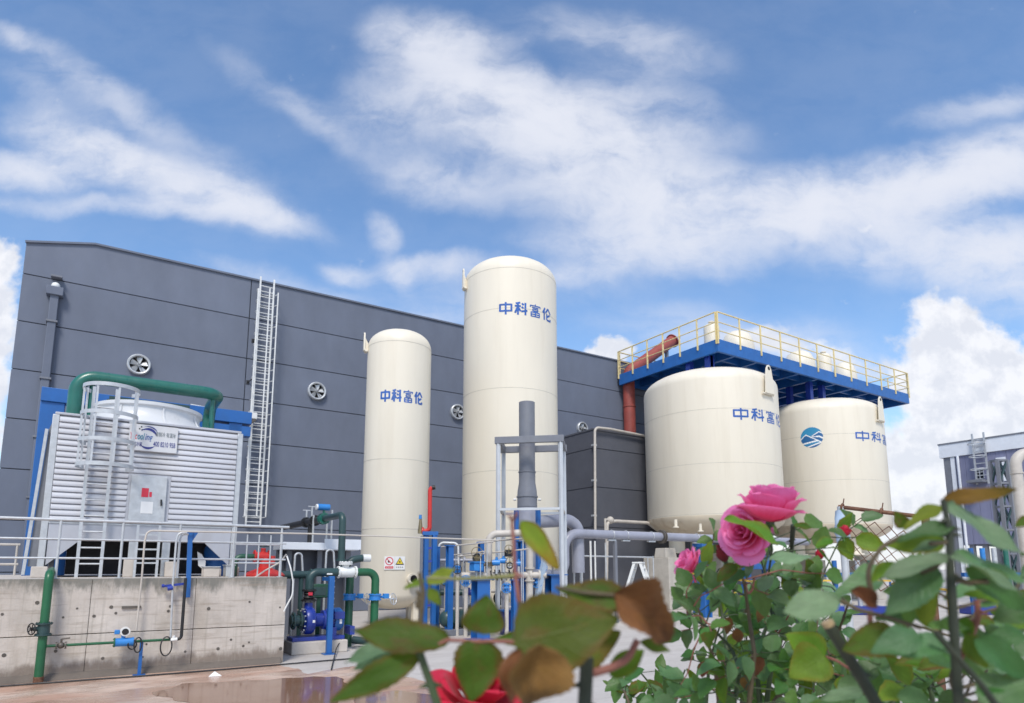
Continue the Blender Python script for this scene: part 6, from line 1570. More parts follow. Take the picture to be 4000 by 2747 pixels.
L = {
 'green': leaf_mat('rose_leaf_green', (.062, .155, .028), rough=.4, spec=.5),
 'dark': leaf_mat('rose_leaf_dark', (.042, .112, .028), rough=.38, spec=.5),
 'grey': leaf_mat('rose_leaf_grey_green', (.12, .20, .10), rough=.5, vein=1.2, trans=.2, spec=.5),
 'blue': leaf_mat('rose_leaf_blue_green', (.080, .172, .062), rough=.4, trans=.25, spec=.55),
 'bright': leaf_mat('rose_leaf_bright', (.09, .19, .018), tip=(.13, .23, .02), trans=.4, edge=(.25, .1, .02), edge_amt=.35),
 'lime': leaf_mat('rose_leaf_lime', (.17, .24, .025), tip=(.20, .25, .03), trans=.45),
 'olive': leaf_mat('rose_leaf_olive', (.075, .085, .008), edge=(.12, .045, .012), edge_amt=.8, patch=(.11, .06, .014), patch_amt=.85, trans=.3),
 'olgreen': leaf_mat('rose_leaf_olive_green', (.050, .105, .008), edge=(.14, .05, .012), edge_amt=.7, patch=(.11, .065, .015), patch_amt=.7, trans=.35),
 'tipbrown': leaf_mat('rose_leaf_brown_tip', (.12, .19, .012), tip=(.26, .14, .012), edge=(.16, .08, .015), edge_amt=.8, trans=.4),
 'orange': leaf_mat('rose_leaf_orange', (.20, .085, .012), tip=(.16, .10, .012), trans=.4, vein=1.2),
 'brown': leaf_mat('rose_leaf_withered', (.155, .065, .022), tip=(.10, .05, .025), edge=(.20, .095, .035), edge_amt=.5, rough=.7, trans=.2, patch=(.19, .085, .022), patch_amt=.6),
 'yellow': leaf_mat('rose_leaf_yellow', (.42, .24, .02), trans=.4)}
M_STEM = mat('rose_stem_green', (.035, .06, .02), .55, var=.3, scale=30, dirt=(.07, .05, .03), dscale=30)
M_STEMB = mat('rose_stem_brown', (.085, .062, .03), .6, var=.3, scale=40)
M_STEMR = mat('rose_stem_red', (.24, .085, .06), .55, var=.3, scale=40)
M_STEMD = mat('rose_stem_dark', (.022, .028, .014), .6, var=.35, scale=30, dirt=(.06, .05, .03), dscale=25)
M_TWIG = mat('rose_twig_olive', (.20, .19, .06), .55, var=.25, scale=40)
M_CUT = mat('cut_wood', (.42, .30, .16), .7)
def leaf_mesh(name, m, W=.62, curl=.15, fold=.12, wave=.03, nu=9, nv=5, serr=.0, ovate=.85, seed=0, twist=0.0, bend=0.0):
    vs, fs, uvs = [], [], []
    rnd = random.Random(seed)
    ph = rnd.random() * 6
    for i in range(nu + 1):
        u = i / nu
        w = W / 2 * max(0.0, math.sin(PI * min(1, u ** ovate))) ** .78 * (1.12 - .28 * u)
        if serr and 0 < i < nu: w *= 1 + serr * (1 if i % 2 else -1)
        for j in range(nv):
            s = j / (nv - 1) * 2 - 1
            y = s * w + bend * u * u
            z = -curl * (u ** 1.8) + fold * abs(s) ** 1.3 * w * 2 + wave * math.sin(u * 9 + ph + s * 1.5) * (.3 + abs(s)) + twist * s * w * u * 2
            vs.append((u, y, z)); uvs.append((u, (s + 1) / 2))
    for i in range(nu):
        for j in range(nv - 1): fs.append((i * nv + j, i * nv + j + 1, (i + 1) * nv + j + 1, (i + 1) * nv + j))
    me = bpy.data.meshes.new(name); me.from_pydata(vs, [], fs)
    ul = me.uv_layers.new(name='UVMap')
    for lp in me.loops: ul.data[lp.index].uv = uvs[lp.vertex_index]
    me.polygons.foreach_set('use_smooth', [True] * len(me.polygons)); me.materials.append(m)
    return me
BUSHM = {k: [leaf_mesh('leaf', L[k], W=random.uniform(.6, .82), curl=random.uniform(.0, .3), fold=random.uniform(.05, .25), wave=.02, nu=8, nv=4, serr=.05, ovate=random.uniform(.72, .9), seed=i) for i in range(4)] for k in ('green', 'dark', 'blue', 'bright', 'olgreen', 'grey', 'brown')}
def put_leaf(parent, me, base, tip, nrm, wscale=1.0, name='leaf'):
    base, tip = Vector(base), Vector(tip); x = tip - base; Ln = x.length; x.normalize()
    z = Vector(nrm); z = (z - x * z.dot(x)).normalized(); y = z.cross(x)
    o = bpy.data.objects.new(name, me); COL.objects.link(o); o.parent = parent
    o.matrix_local = Matrix.Translation(base - ORG[parent.name]) @ Matrix((x * Ln, y * Ln * wscale, z * Ln)).transposed().to_4x4()
    return o
def stalk(parent, pts, r, m, name='stem', thorns=0, bend=.03):
    pts = [Vector(p) for p in pts]; pts = fillet(pts, bend, 4) if len(pts) > 2 else pts
    n = len(pts); rs = [r * (1 - .35 * i / (n - 1)) for i in range(n)] if not isinstance(r, (list, tuple)) else [r[0] + (r[1] - r[0]) * i / (n - 1) for i in range(n)]
    mb = MB(); mb.tube(pts, rs, 9)
    for k in range(thorns):
        f = random.uniform(.1, .9) * (n - 1); i = int(f); p = pts[i].lerp(pts[min(n - 1, i + 1)], f - i)
        d = (RT * random.choice((-1, 1)) + FH * random.uniform(-.6, .6)).normalized()
        mb.cyl(p + d * rs[i] * .8, p + d * (rs[i] + .007) - ZZ * .002, .0028, .0003, 6)
    return mb.build(name, m, parent)
def toward(p): return (EYE - Vector(p)).normalized()

# ---------------- petals
def petal_mat(name, c_in, c_out):
    m = bpy.data.materials.new(name); m.use_nodes = True; nt = m.node_tree; b = nt.nodes['Principled BSDF']
    uv = nt.nodes.new('ShaderNodeUVMap'); uv.uv_map = 'UVMap'; sp = nt.nodes.new('ShaderNodeSeparateXYZ'); nt.links.new(uv.outputs[0], sp.inputs[0])
    n = nt.nodes.new('ShaderNodeTexNoise'); mp = nt.nodes.new('ShaderNodeMapping'); mp.inputs['Scale'].default_value = (1, 9, 1); nt.links.new(uv.outputs[0], mp.inputs[0]); nt.links.new(mp.outputs[0], n.inputs[0]); n.inputs['Scale'].default_value = 4; n.inputs['Detail'].default_value = 6
    a = nt.nodes.new('ShaderNodeMath'); a.operation = 'MULTIPLY_ADD'; nt.links.new(n.outputs[0], a.inputs[0]); a.inputs[1].default_value = .5; nt.links.new(sp.outputs[0], a.inputs[2])
    r = nt.nodes.new('ShaderNodeMapRange'); r.interpolation_type = 'SMOOTHSTEP'; nt.links.new(a.outputs[0], r.inputs[0]); r.inputs[1].default_value = .45; r.inputs[2].default_value = 1.2
    mx = nt.nodes.new('ShaderNodeMix'); mx.data_type = 'RGBA'; nt.links.new(r.outputs[0], mx.inputs[0]); mx.inputs[6].default_value = c_in + (1,); mx.inputs[7].default_value = c_out + (1,)
    nt.links.new(mx.outputs[2], b.inputs['Base Color']); b.inputs['Roughness'].default_value = .55; b.inputs['Sheen Weight'].default_value = .15
    tr = nt.nodes.new('ShaderNodeBsdfTranslucent'); nt.links.new(mx.outputs[2], tr.inputs[0])
    ms = nt.nodes.new('ShaderNodeMixShader'); ms.inputs[0].default_value = .38
    nt.links.new(b.outputs[0], ms.inputs[1]); nt.links.new(tr.outputs[0], ms.inputs[2]); nt.links.new(ms.outputs[0], nt.nodes['Material Output'].inputs[0])
    return m
PK = petal_mat('pink_petal', (.78, .04, .17), (.88, .23, .50))
PKD = petal_mat('deep_pink_petal', (.68, .02, .11), (.82, .14, .36))
PRD = petal_mat('red_petal', (.45, .004, .015), (.62, .012, .05))
PBD = petal_mat('dark_red_petal', (.16, .006, .012), (.24, .012, .02))
def petal_mesh(name, m, span, R, H, flare, droop, seed, nu=13, nv=11):
    """One petal hugging a cup of radius R and height H; span = half angle, flare / droop = how its lip rolls outward and down."""
    rnd = random.Random(seed); p1, p2 = rnd.random() * 6, rnd.random() * 6; vs, fs, uvs = [], [], []
    sk = rnd.uniform(-.10, .10); hh = H * rnd.uniform(.94, 1.06); dent = rnd.uniform(.0, .07)
    for i in range(nu + 1):
        u = 1 - (1 - i / nu) ** 1.5
        sp = span * (.30 + .70 * u ** .55) * math.sqrt(max(0.0, 1 - u ** 5)) + .01
        lip = max(0.0, u - .5) / .5
        for j in range(nv):
            s = j / (nv - 1) * 2 - 1
            r = .07 + (R - .07) * math.sin(min(1.0, u * 1.15) * PI / 2) ** .8 + flare * lip ** 1.8 * (.8 + .5 * s * s) + .06 * R * s * s * u
            r += .028 * math.sin(s * 3.1 + p1) * lip + .018 * math.sin(s * 6 + p2) * lip ** 2
            z = hh * u ** 1.15 * (1 - dent * lip * math.exp(-(s * 4) ** 2)) - droop * lip ** 2 * (1 + .5 * s * s) + .03 * math.sin(s * 4 + p2) * lip
            an = s * sp + sk * u
            vs.append((r * math.cos(an), r * math.sin(an), z)); uvs.append((u, (s + 1) / 2))
    for i in range(nu):
        for j in range(nv - 1): fs.append((i * nv + j, i * nv + j + 1, (i + 1) * nv + j + 1, (i + 1) * nv + j))
    me = bpy.data.meshes.new(name); me.from_pydata(vs, [], fs); ul = me.uv_layers.new(name='UVMap')
    for lp in me.loops: ul.data[lp.index].uv = uvs[lp.vertex_index]
    me.polygons.foreach_set('use_smooth', [True] * len(me.polygons)); me.materials.append(m)
    return me
def flower(plant, c, axis, size, spec, label, seed=0, sepals=True):
    """spec: rings of (count, radius, height, flare, droop, material). The flower is a part of the plant, each petal a sub-part."""
    rnd = random.Random(seed)
    q = Vector(axis).normalized().to_track_quat('Z', 'X').to_matrix().to_4x4()
    mb = MB(); mb.lathe((0, 0, 0), [(.001, -.20), (.10, -.18), (.17, -.06), (.15, .04), (.001, .08)], 14)
    o = mb.build('rose_flower', M_STEM, None); o.data.name = 'rose_flower'
    o.parent = plant; o.matrix_local = Matrix.Translation(Vector(c) - ORG[plant.name]) @ q @ Matrix.Scale(size, 4)
    o['label'] = label
    a0 = rnd.random() * 6
    for (n, R, H, fl, dr, m) in spec:
        for k in range(n):
            a = a0 + 2 * PI * k / n + rnd.uniform(-.16, .16)
            me = petal_mesh('petal', m, PI / n * rnd.uniform(1.25, 1.5), R * (1 + .05 * (k % 2)) * rnd.uniform(.96, 1.04), H, fl * rnd.uniform(.6, 1.4), dr * rnd.uniform(.6, 1.4), rnd.randint(0, 9999))
            p = bpy.data.objects.new('petal', me); COL.objects.link(p); p.parent = o
            p.matrix_local = Matrix.Rotation(a, 4, 'Z') @ Matrix.Rotation(rnd.uniform(-.07, .07), 4, 'Y')
        a0 += .9
    if sepals:
        for k in range(5):
            a = 2 * PI * k / 5 + .3
            me = leaf_mesh('sepal', L['green'], W=.34, curl=.5, fold=.1, nu=6, nv=4, seed=k)
            p = bpy.data.objects.new('sepal', me); COL.objects.link(p); p.parent = o
            d = Vector((math.cos(a), math.sin(a), -.55)).normalized(); z = Vector((math.cos(a) * .5, math.sin(a) * .5, 1)); z = (z - d * z.dot(d)).normalized()
            p.matrix_local = Matrix.Translation((math.cos(a) * .08, math.sin(a) * .08, -.05)) @ Matrix((d * .5, z.cross(d) * .5, z * .5)).transposed().to_4x4()
    return o
OPEN = lambda m, m2: [(3, .16, 1.12, .02, 0, m2), (3, .30, 1.16, .04, .0, m2), (4, .46, 1.14, .08, .02, m), (4, .64, 1.06, .14, .05, m), (5, .84, .90, .22, .10, m), (5, 1.02, .66, .28, .16, m)]

# ---------------- middle bush, about 1.4 m away
DBU = 1.42
bush = thing('rose_bush', 'leafy rose bush with pink roses right of centre', 'rose bush', (at(1710, 1596, DBU).x, at(1710, 1596, DBU).y, 0), 'rose bushes in front of the tanks')
rb = random.Random(11)
def bz(x, y, D=DBU): return at(x, y, D)
roots = [bz(1640 + 22 * k, 1900, DBU + rb.uniform(-.12, .12)) for k in range(8)]
for r_ in roots: r_.z = 0
canes = []
CP = [((1632, 1600), (1622, 1500), (1598, 1440), (1585, 1380)), ((1655, 1600), (1650, 1480), (1640, 1400), (1626, 1330), (1600, 1285)), ((1725, 1600), (1716, 1500), (1735, 1430), (1770, 1370), (1790, 1320), (1800, 1240)),
      ((1700, 1600), (1712, 1480), (1700, 1400), (1690, 1330), (1680, 1290)), ((1740, 1600), (1752, 1500), (1765, 1440), (1740, 1350), (1735, 1290), (1752, 1215)), ((1760, 1600), (1790, 1520), (1830, 1450), (1850, 1380), (1870, 1300)),
      ((1750, 1600), (1800, 1540), (1870, 1500), (1905, 1430), (1925, 1370)), ((1665, 1600), (1680, 1520), (1660, 1470), (1620, 1430), (1560, 1400))]
for k, cp in enumerate(CP):
    D = DBU + rb.uniform(-.14, .16); base = roots[k]
    pts = [base] + [bz(x, y, D + rb.uniform(-.03, .03)) for x, y in cp]
    stalk(bush, pts, (.0060, .0022), M_STEM if k % 3 else M_STEMB, 'cane', thorns=9, bend=.06); canes.append(pts[1:])
def nearest(p):
    best = None
    for cn in canes:
        for a, b in zip(cn, cn[1:]):
            for f in (0, .33, .66, 1):
                q = a.lerp(b, f); d = (q - p).length
                if best is None or d < best[0]: best = (d, q)
    return best[1]
# where leaf sprays sit (photo units), denser at the top
def inside(x, y):
    if y < 1230: return 1790 < x < 1930
    if y < 1330: return 1600 < x < 1960
    if y < 1470: return 1555 < x < 1960
    return 1545 < x < 1990
nleaf = 0; spots = []
KEYS = ['green'] * 5 + ['dark'] * 4 + ['blue'] * 5 + ['bright'] * 2 + ['olgreen'] + ['grey']
tries = 0
while nleaf < 268 and tries < 4000:
    tries += 1
    x, y = rb.uniform(1548, 1940), rb.uniform(1200, 1612)
    if not inside(x, y): continue
    if 1640 < x < 1790 and y < 1262: continue
    if y > 1440 and x < 1690 and rb.random() < .5: continue
    if min([(x - a) ** 2 + ((y - b) * 1.1) ** 2 for a, b in spots] + [9e9]) < 22 ** 2: continue
    spots.append((x, y))
    D = DBU + rb.uniform(-.20, .22); p = bz(x, y, D); nq = nearest(p)
    ax = (p - nq); 
    if ax.length < .02: ax = Vector((rb.uniform(-1, 1), rb.uniform(-1, 1), rb.uniform(-.2, .6)))
    ax.normalize(); ax = (ax + Vector((0, 0, -.15)) + RT * rb.uniform(-.5, .5)).normalized()
    side = (ax.cross(toward(p)) + ZZ * rb.uniform(-.3, .3)).normalized()
    stalk(bush, [nq, nq.lerp(p, .6) + ZZ * .012, p, p + ax * .035], .0016, M_STEM if rb.random() < .7 else M_STEMR, 'leaf_stalk')
    nr_ = (toward(p) * rb.uniform(.2, 1.0) + ZZ * rb.uniform(.35, 1.1) + RT * rb.uniform(-.6, .6) + FH * rb.uniform(-.2, .2)).normalized()
    key = rb.choice(KEYS)
    n_l = rb.choice((3, 3, 5, 5)); sizes = rb.uniform(.038, .054)
    lay = [(p + ax * .034, ax, 1.12), (p + ax * .012, (ax * .35 + side).normalized(), 1.0), (p + ax * .012, (ax * .35 - side).normalized(), 1.0), (p - ax * .022, (ax * .2 + side).normalized(), .8), (p - ax * .022, (ax * .2 - side).normalized(), .8)]
    for (b0_, d_, sc) in lay[:n_l]:
        d_ = (d_ + Vector((rb.uniform(-.25, .25), rb.uniform(-.25, .25), rb.uniform(-.35, .15)))).normalized()
        nn = (nr_ + Vector((rb.uniform(-.35, .35), rb.uniform(-.35, .35), rb.uniform(-.2, .3)))).normalized()
        kk = key if rb.random() < .75 else rb.choice(KEYS)
        put_leaf(bush, rb.choice(BUSHM[kk]), b0_, b0_ + d_ * sizes * sc * rb.uniform(.85, 1.15), nn, rb.uniform(.9, 1.15)); nleaf += 1
for x, y, k in ((1655, 1400, 'brown'), (1672, 1425, 'brown'), (1725, 1490, 'brown'), (1600, 1500, 'brown'), (1690, 1532, 'brown'), (1735, 1372, 'brown')):
    p = bz(x, y, DBU - .1); put_leaf(bush, rb.choice(BUSHM[k]), p, p + Vector((rb.uniform(-.02, .02), rb.uniform(-.01, .01), -.035)), toward(p), .8)
# placed leaves seen clearly in the photo
def big_leaf(par, key, b, t, D, W, n=(1, .3, 0), dtip=0.0, curl=.1, fold=.16, wave=.034, twist=0.0, bend=0.0, serr=.035, ov=.85, nu=20):
    p, q = at(b[0], b[1], D), at(t[0], t[1], D + dtip)
    me = leaf_mesh('leaf', L[key], W=W, curl=curl, fold=fold, wave=wave, nu=nu, nv=9, serr=serr, ovate=ov, seed=rb.randint(0, 999), twist=twist, bend=bend)
    nr = toward(p) * n[0] + ZZ * n[1] + RT * n[2]
    return put_leaf(par, me, p, q, nr)
big_leaf(bush, 'bright', (1766, 1236), (1654, 1166), 1.02, .46, (.6, .8, .3), -.03, .08, serr=.02)
big_leaf(bush, 'grey', (1842, 1262), (1736, 1240), .98, .44, (.5, .9, 0), -.02, .25, -.1, bend=.12)
big_leaf(bush, 'olgreen', (1672, 1283), (1626, 1318), 1.2, .6, (.8, .6, 0), curl=.1)
big_leaf(bush, 'bright', (1668, 1290), (1706, 1262), 1.22, .5, (.7, .7, 0), curl=.1)
big_leaf(bush, 'grey', (1712, 1258), (1690, 1318), 1.2, .3, (1, .2, -.6), curl=.1)
big_leaf(bush, 'bright', (1890, 1225), (1850, 1240), 1.2, .7, (.6, .7, 0))
big_leaf(bush, 'dark', (1880, 1205), (1930, 1216), 1.25, .6, (.6, .7, 0))
big_leaf(bush, 'olgreen', (1800, 1193), (1850, 1196), 1.2, .35, (.9, .5, 0))
# flowers of the middle bush
top = bz(1741, 1149, 1.12); ax = (ZZ * 1.0 + toward(top) * .12 + RT * .14)
BIG = [(3, .20, 1.36, .02, 0, PK), (3, .38, 1.46, .05, 0, PK), (4, .58, 1.50, .10, .02, PK), (4, .78, 1.40, .14, .04, PK), (4, .96, 1.16, .22, .10, PK), (3, 1.05, .78, .30, .22, PKD)]
flower(bush, bz(1748, 1186, 1.12), ax, .0435, BIG, 'large open pink rose at the top', 3)
low = bz(1702, 1205, 1.18); flower(bush, low + FH * .025 + RT * .008, (toward(low) * .80 - RT * .50 + ZZ * .05), .0400, OPEN(PK, PKD), 'pink rose half hidden by a long leaf', 8)
small = bz(1557, 1279, 1.40); flower(bush, small + RT * .022 - ZZ * .008, (ZZ * .50 - RT * .80 + toward(small) * .10), .0275, BIG, 'smaller pink rose hanging at the left of the bush', 14)
hp_ = petal_mesh('petal', PKD, .5, .55, 1.1, .1, .0, 77); p = bpy.data.objects.new('fallen_petal', hp_); COL.objects.link(p); p.parent = bush
pp = bz(1562, 1296, 1.37); p.matrix_local = Matrix.Translation(pp - ORG[bush.name]) @ Matrix((RT * .032, -FH * .032, -ZZ * .045)).transposed().to_4x4()
BUD = [(3, .14, 1.5, .0, 0, PBD), (3, .30, 1.45, -.10, 0, PBD), (3, .42, 1.2, -.06, 0, PBD), (2, .48, .9, .05, 0, PBD)]
bd_ = bz(1647, 1276, 1.25); flower(bush, bd_, (ZZ * 1.0 - RT * .35 + toward(bd_) * .2), .025, BUD, 'dark red unopened rose bud', 5)
for (x, y, s, lab) in ((1914, 1220, .020, 'small red bud near the rusty fence post'), (1858, 1272, .018, 'small dark red bud beside a grey-green leaf')):
    b_ = bz(x, y, 1.3); flower(bush, b_, (ZZ + RT * .3), s, [(3, .2, 1.3, .0, 0, PRD), (3, .42, 1.2, -.05, 0, PRD), (3, .5, .9, .05, 0, PRD)], lab, int(x))
stalk(bush, [bz(1742, 1180, 1.12), bz(1747, 1215, 1.15), bz(1752, 1250, 1.25), bz(1740, 1330, DBU)], .0032, M_STEM, 'flower_stalk', 3)
stalk(bush, [bz(1711, 1210, 1.2), bz(1722, 1250, 1.25), bz(1735, 1300, DBU)], .0028, M_STEM, 'flower_stalk')
stalk(bush, [bz(1576, 1290, 1.40), bz(1600, 1315, 1.41), bz(1626, 1340, DBU)], .0026, M_STEMB, 'flower_stalk')
stalk(bush, [bz(1648, 1280, 1.25), bz(1658, 1300, 1.28), bz(1665, 1350, DBU)], .0024, M_STEMR, 'flower_stalk')
stalk(bush, [bz(1800, 1192, 1.28), bz(1797, 1235, 1.3), bz(1792, 1300, 1.38)], .0050, M_STEMD, 'cane', 3)
stalk(bush, [bz(1690, 1320, 1.3), bz(1696, 1350, 1.3), bz(1708, 1340, 1.3), bz(1712, 1312, 1.3)], .003, M_STEMR, 'leaf_stalk')

# ---------------- two small bushes further off along the bottom
def small_bush(label, canes_px, D, region, n, leafsize, seed):
    rs_ = random.Random(seed); b0_ = at(canes_px[0][0][0], 1596, D)
    t = thing('rose_bush', label, 'rose bush', (b0_.x, b0_.y, 0), 'rose bushes in front of the tanks'); cl_ = []
    for cp in canes_px:
        pts = [at(x, y, D + rs_.uniform(-.1, .1)) for x, y in cp]; g0 = pts[0].copy(); g0.z = 0
        stalk(t, [g0] + pts, (.007, .0022), M_STEMB if rs_.random() < .5 else M_STEM, 'cane', 6, .05); cl_ += pts
    k = 0
    while k < n:
        x, y = rs_.uniform(*region[0]), rs_.uniform(*region[1]); p = at(x, y, D + rs_.uniform(-.2, .2))
        nq = min(cl_, key=lambda q: (q - p).length)
        ax = ((p - nq).normalized() + RT * rs_.uniform(-.6, .6) + ZZ * rs_.uniform(-.3, .2)).normalized()
        stalk(t, [nq, nq.lerp(p, .5) + ZZ * .015, p], .0015, M_STEM, 'leaf_stalk'); sd_ = ax.cross(toward(p)).normalized()
        nr_ = (toward(p) * rs_.uniform(.2, 1) + ZZ * rs_.uniform(.4, 1) + RT * rs_.uniform(-.5, .5))
        for b1, d1 in ((p, ax), (p - ax * .02, (ax * .4 + sd_).normalized()), (p - ax * .02, (ax * .4 - sd_).normalized())):
            if k >= n: break
            put_leaf(t, rs_.choice(BUSHM[rs_.choice(KEYS)]), b1, b1 + (d1 + ZZ * rs_.uniform(-.3, .1)).normalized() * leafsize * rs_.uniform(.8, 1.25), nr_, rs_.uniform(.85, 1.1)); k += 1
    return t
small_bush('small leafy rose shoot at the bottom centre right of the dark thick stem', [[(1475, 1640), (1490, 1570), (1455, 1528)], [(1500, 1640), (1535, 1570), (1555, 1520)], [(1440, 1640), (1420, 1570), (1400, 1556)]], 1.9, ((1395, 1560), (1512, 1600)), 44, .052, 3)
small_bush('leafy rose bush low in the right corner behind the blurred leaves', [[(2010, 1700), (2030, 1560), (2075, 1500), (2100, 1450)], [(2100, 1700), (2120, 1560), (2070, 1520)], [(2230, 1700), (2220, 1560), (2250, 1500)], [(1950, 1700), (1960, 1590), (1985, 1530)]], 1.25, ((1900, 2310), (1490, 1610)), 66, .050, 5)

small_bush('dense leafy rose bush standing right behind the one with the pink roses', [[(1600, 1640), (1610, 1500), (1640, 1400)], [(1680, 1640), (1690, 1500), (1700, 1380)], [(1760, 1640), (1770, 1480), (1790, 1360)], [(1840, 1640), (1850, 1480), (1860, 1350)], [(1900, 1640), (1900, 1520), (1910, 1400)]], 1.78, ((1640, 1925), (1330, 1590)), 120, .052, 9)

# ---------------- foreground branch on the left, about half a metre away
DN = .56
fb = thing('rose_bush', 'blurred olive and brown rose branch closest to the lens at the bottom centre', 'rose bush', (at(1330, 1596, DN).x, at(1330, 1596, DN).y, 0), 'rose bushes in front of the tanks')
def near(k, b, t, W, D=DN, **kw): return big_leaf(fb, k, b, t, D, W, **kw)
near('olgreen', (1022, 1450), (798, 1452), .40, n=(1, .55, .1), curl=-.10, fold=.06, bend=-.06)
near('olgreen', (957, 1482), (748, 1596), .30, n=(1, .2, .2), curl=-.1, fold=.06, dtip=-.02)
near('grey', (905, 1462), (776, 1494), .34, D=DN + .04, n=(.8, .6, 0), curl=.15)
near('grey', (900, 1478), (790, 1515), .26, D=DN + .05, n=(.8, .6, 0), curl=.15)
near('olgreen', (1094, 1440), (1104, 1349), 1.08, n=(1, .1, 0), curl=.05, fold=.1, ov=.62, serr=.02)
near('olgreen', (1092, 1450), (1070, 1596), .78, n=(1, -.1, .1), curl=.05, fold=.12, ov=.66)
near('olive', (1166, 1462), (1408, 1400), .74, D=DN - .06, n=(1, .1, 0), curl=.1, fold=.03, wave=.03, ov=.66, serr=.015)
near('olgreen', (1440, 1372), (1268, 1326), .44, n=(1, .5, 0), curl=.15, fold=.1, wave=.03)
near('olgreen', (1330, 1352), (1428, 1356), .60, D=DN + .02, n=(1, .3, -.3), curl=.1, ov=.7)
near('olive', (1310, 1345), (1430, 1345), .52, D=DN + .01, n=(1, .3, 0), curl=.1)
near('brown', (1395, 1345), (1538, 1452), .70, D=DN - .02, n=(1, .2, .3), curl=.35, fold=.55, wave=.12)
near('olgreen', (1420, 1405), (1534, 1410), .45, D=DN, n=(1, .2, .3), curl=.2, fold=.2, wave=.05)
near('brown', (1222, 1462), (1205, 1622), .92, D=DN - .10, n=(1, 0, .3), curl=.3, fold=.45, wave=.13, ov=.7)
near('brown', (1180, 1472), (1150, 1602), .50, D=DN - .09, n=(1, 0, -.4), curl=.2, fold=.3, wave=.06)
near('olive', (1300, 1505), (1408, 1430), .62, D=DN + .02, n=(1, .2, -.2), curl=.1, ov=.7)
near('olgreen', (1452, 1458), (1527, 1474), .42, D=DN + .02, n=(1, .4, 0), curl=.2)
near('bright', (1385, 1535), (1462, 1472), .55, D=DN + .03, n=(1, .3, 0), curl=.1)
near('tipbrown', (1181, 1182), (1272, 1288), .38, D=DN + .04, n=(1, .1, .35), curl=-.15, fold=.08, bend=-.10, serr=.0)
near('lime', (965, 1318), (915, 1334), .35, D=DN + .05, n=(1, .7, 0), curl=.1, serr=.0)
near('lime', (968, 1322), (1038, 1297), .50, D=DN + .05, n=(1, .6, 0), curl=-.2, fold=.05, serr=.0)
near('lime', (972, 1336), (1000, 1374), .58, D=DN + .05, n=(1, .2, 0), curl=.1, serr=.0)
near('olgreen', (1245, 1452), (1100, 1449), .24, D=DN + .02, n=(1, .6, 0), curl=.05)
def nst(pts, r, m, th=0, D=DN, name='stem', ground=False):
    q = [at(x, y, D) for x, y in pts]
    if ground: g0 = q[-1].copy(); g0 -= ZZ * .0; g1 = g0.copy(); g1.z = 0; q.append(g1)
    stalk(fb, q[::-1], r, m, name, th, .02)
nst([(952, 1480), (962, 1510), (978, 1554), (993, 1600), (1010, 1680)], (.0042, .0034), M_STEM, 4, ground=True)
nst([(1332, 1492), (1330, 1540), (1327, 1600), (1325, 1700)], (.0066, .0058), M_STEMD, 3, D=DN - .01, ground=True)
nst([(1447, 1452), (1432, 1482), (1421, 1498), (1385, 1516), (1345, 1528)], (.0036, .003), M_STEMR, 0)
nst([(1162, 1186), (1166, 1240), (1170, 1306), (1178, 1366), (1210, 1420), (1290, 1470), (1330, 1500)], (.0034, .0016), M_STEMR, 2, D=DN + .03)
nst([(968, 1312), (1040, 1314), (1110, 1312), (1168, 1306)], (.0018, .0015), M_TWIG, 0, D=DN + .03, name='twig')
nst([(952, 1300), (955, 1320), (962, 1345), (955, 1400), (952, 1440)], (.0022, .0018), M_STEMB, 0, D=DN + .04, name='twig')
nst([(1020, 1453), (1090, 1456), (1160, 1456), (1200, 1470)], (.0020, .0016), M_STEMR, 0, name='leaf_stalk')
nst([(940, 1482), (980, 1470), (1022, 1450)], (.0018, .0014), M_STEMR, 0, name='leaf_stalk')
nst([(1166, 1450), (1175, 1400), (1182, 1365)], (.0020, .0014), M_STEMB, 0, name='leaf_stalk')
nst([(1260, 1332), (1320, 1345), (1395, 1352), (1450, 1370)], (.0020, .0016), M_STEMB, 0, name='leaf_stalk')
nst([(1330, 1530), (1380, 1520), (1420, 1500)], (.0036, .003), M_STEM, 1, D=DN + .02, name='twig')
for k in range(7):
    a = k * .9; p = at(1163, 1186, DN + .03); mb = MB(); mb.tube([p, p + ZZ * .006 + RT * .004 * math.cos(a) + FH * .004 * math.sin(a), p + ZZ * .011 + RT * .006 * math.cos(a)], [.0009, .0008, .0003], 5); mb.build('shoot_tip', M_STEMR, fb)
mb = MB()
for k in range(26):
    p = at(952 + rb.uniform(-7, 7), 1345 + k * 1.6, DN + .04); mb.ball(p, rb.uniform(.0012, .0026), 6)
mb.build('withered_bud', M_STEMB, fb)['kind'] = 'stuff'
RED = [(3, .2, 1.2, .03, 0, PRD), (4, .42, 1.2, .08, .02, PRD), (4, .66, 1.1, .14, .05, PRD), (5, .9, .9, .22, .1, PRD), (5, 1.08, .62, .3, .18, PRD)]
rdp = at(1082, 1604, .86); flower(fb, rdp, (ZZ * .9 + toward(rdp) * .3 + RT * .3), .046, RED, 'bright red rose low behind the near leaves', 21)
stalk(fb, [rdp, rdp - ZZ * .4 + FH * .05, (rdp.x, rdp.y, 0)], .003, M_STEM, 'flower_stalk')

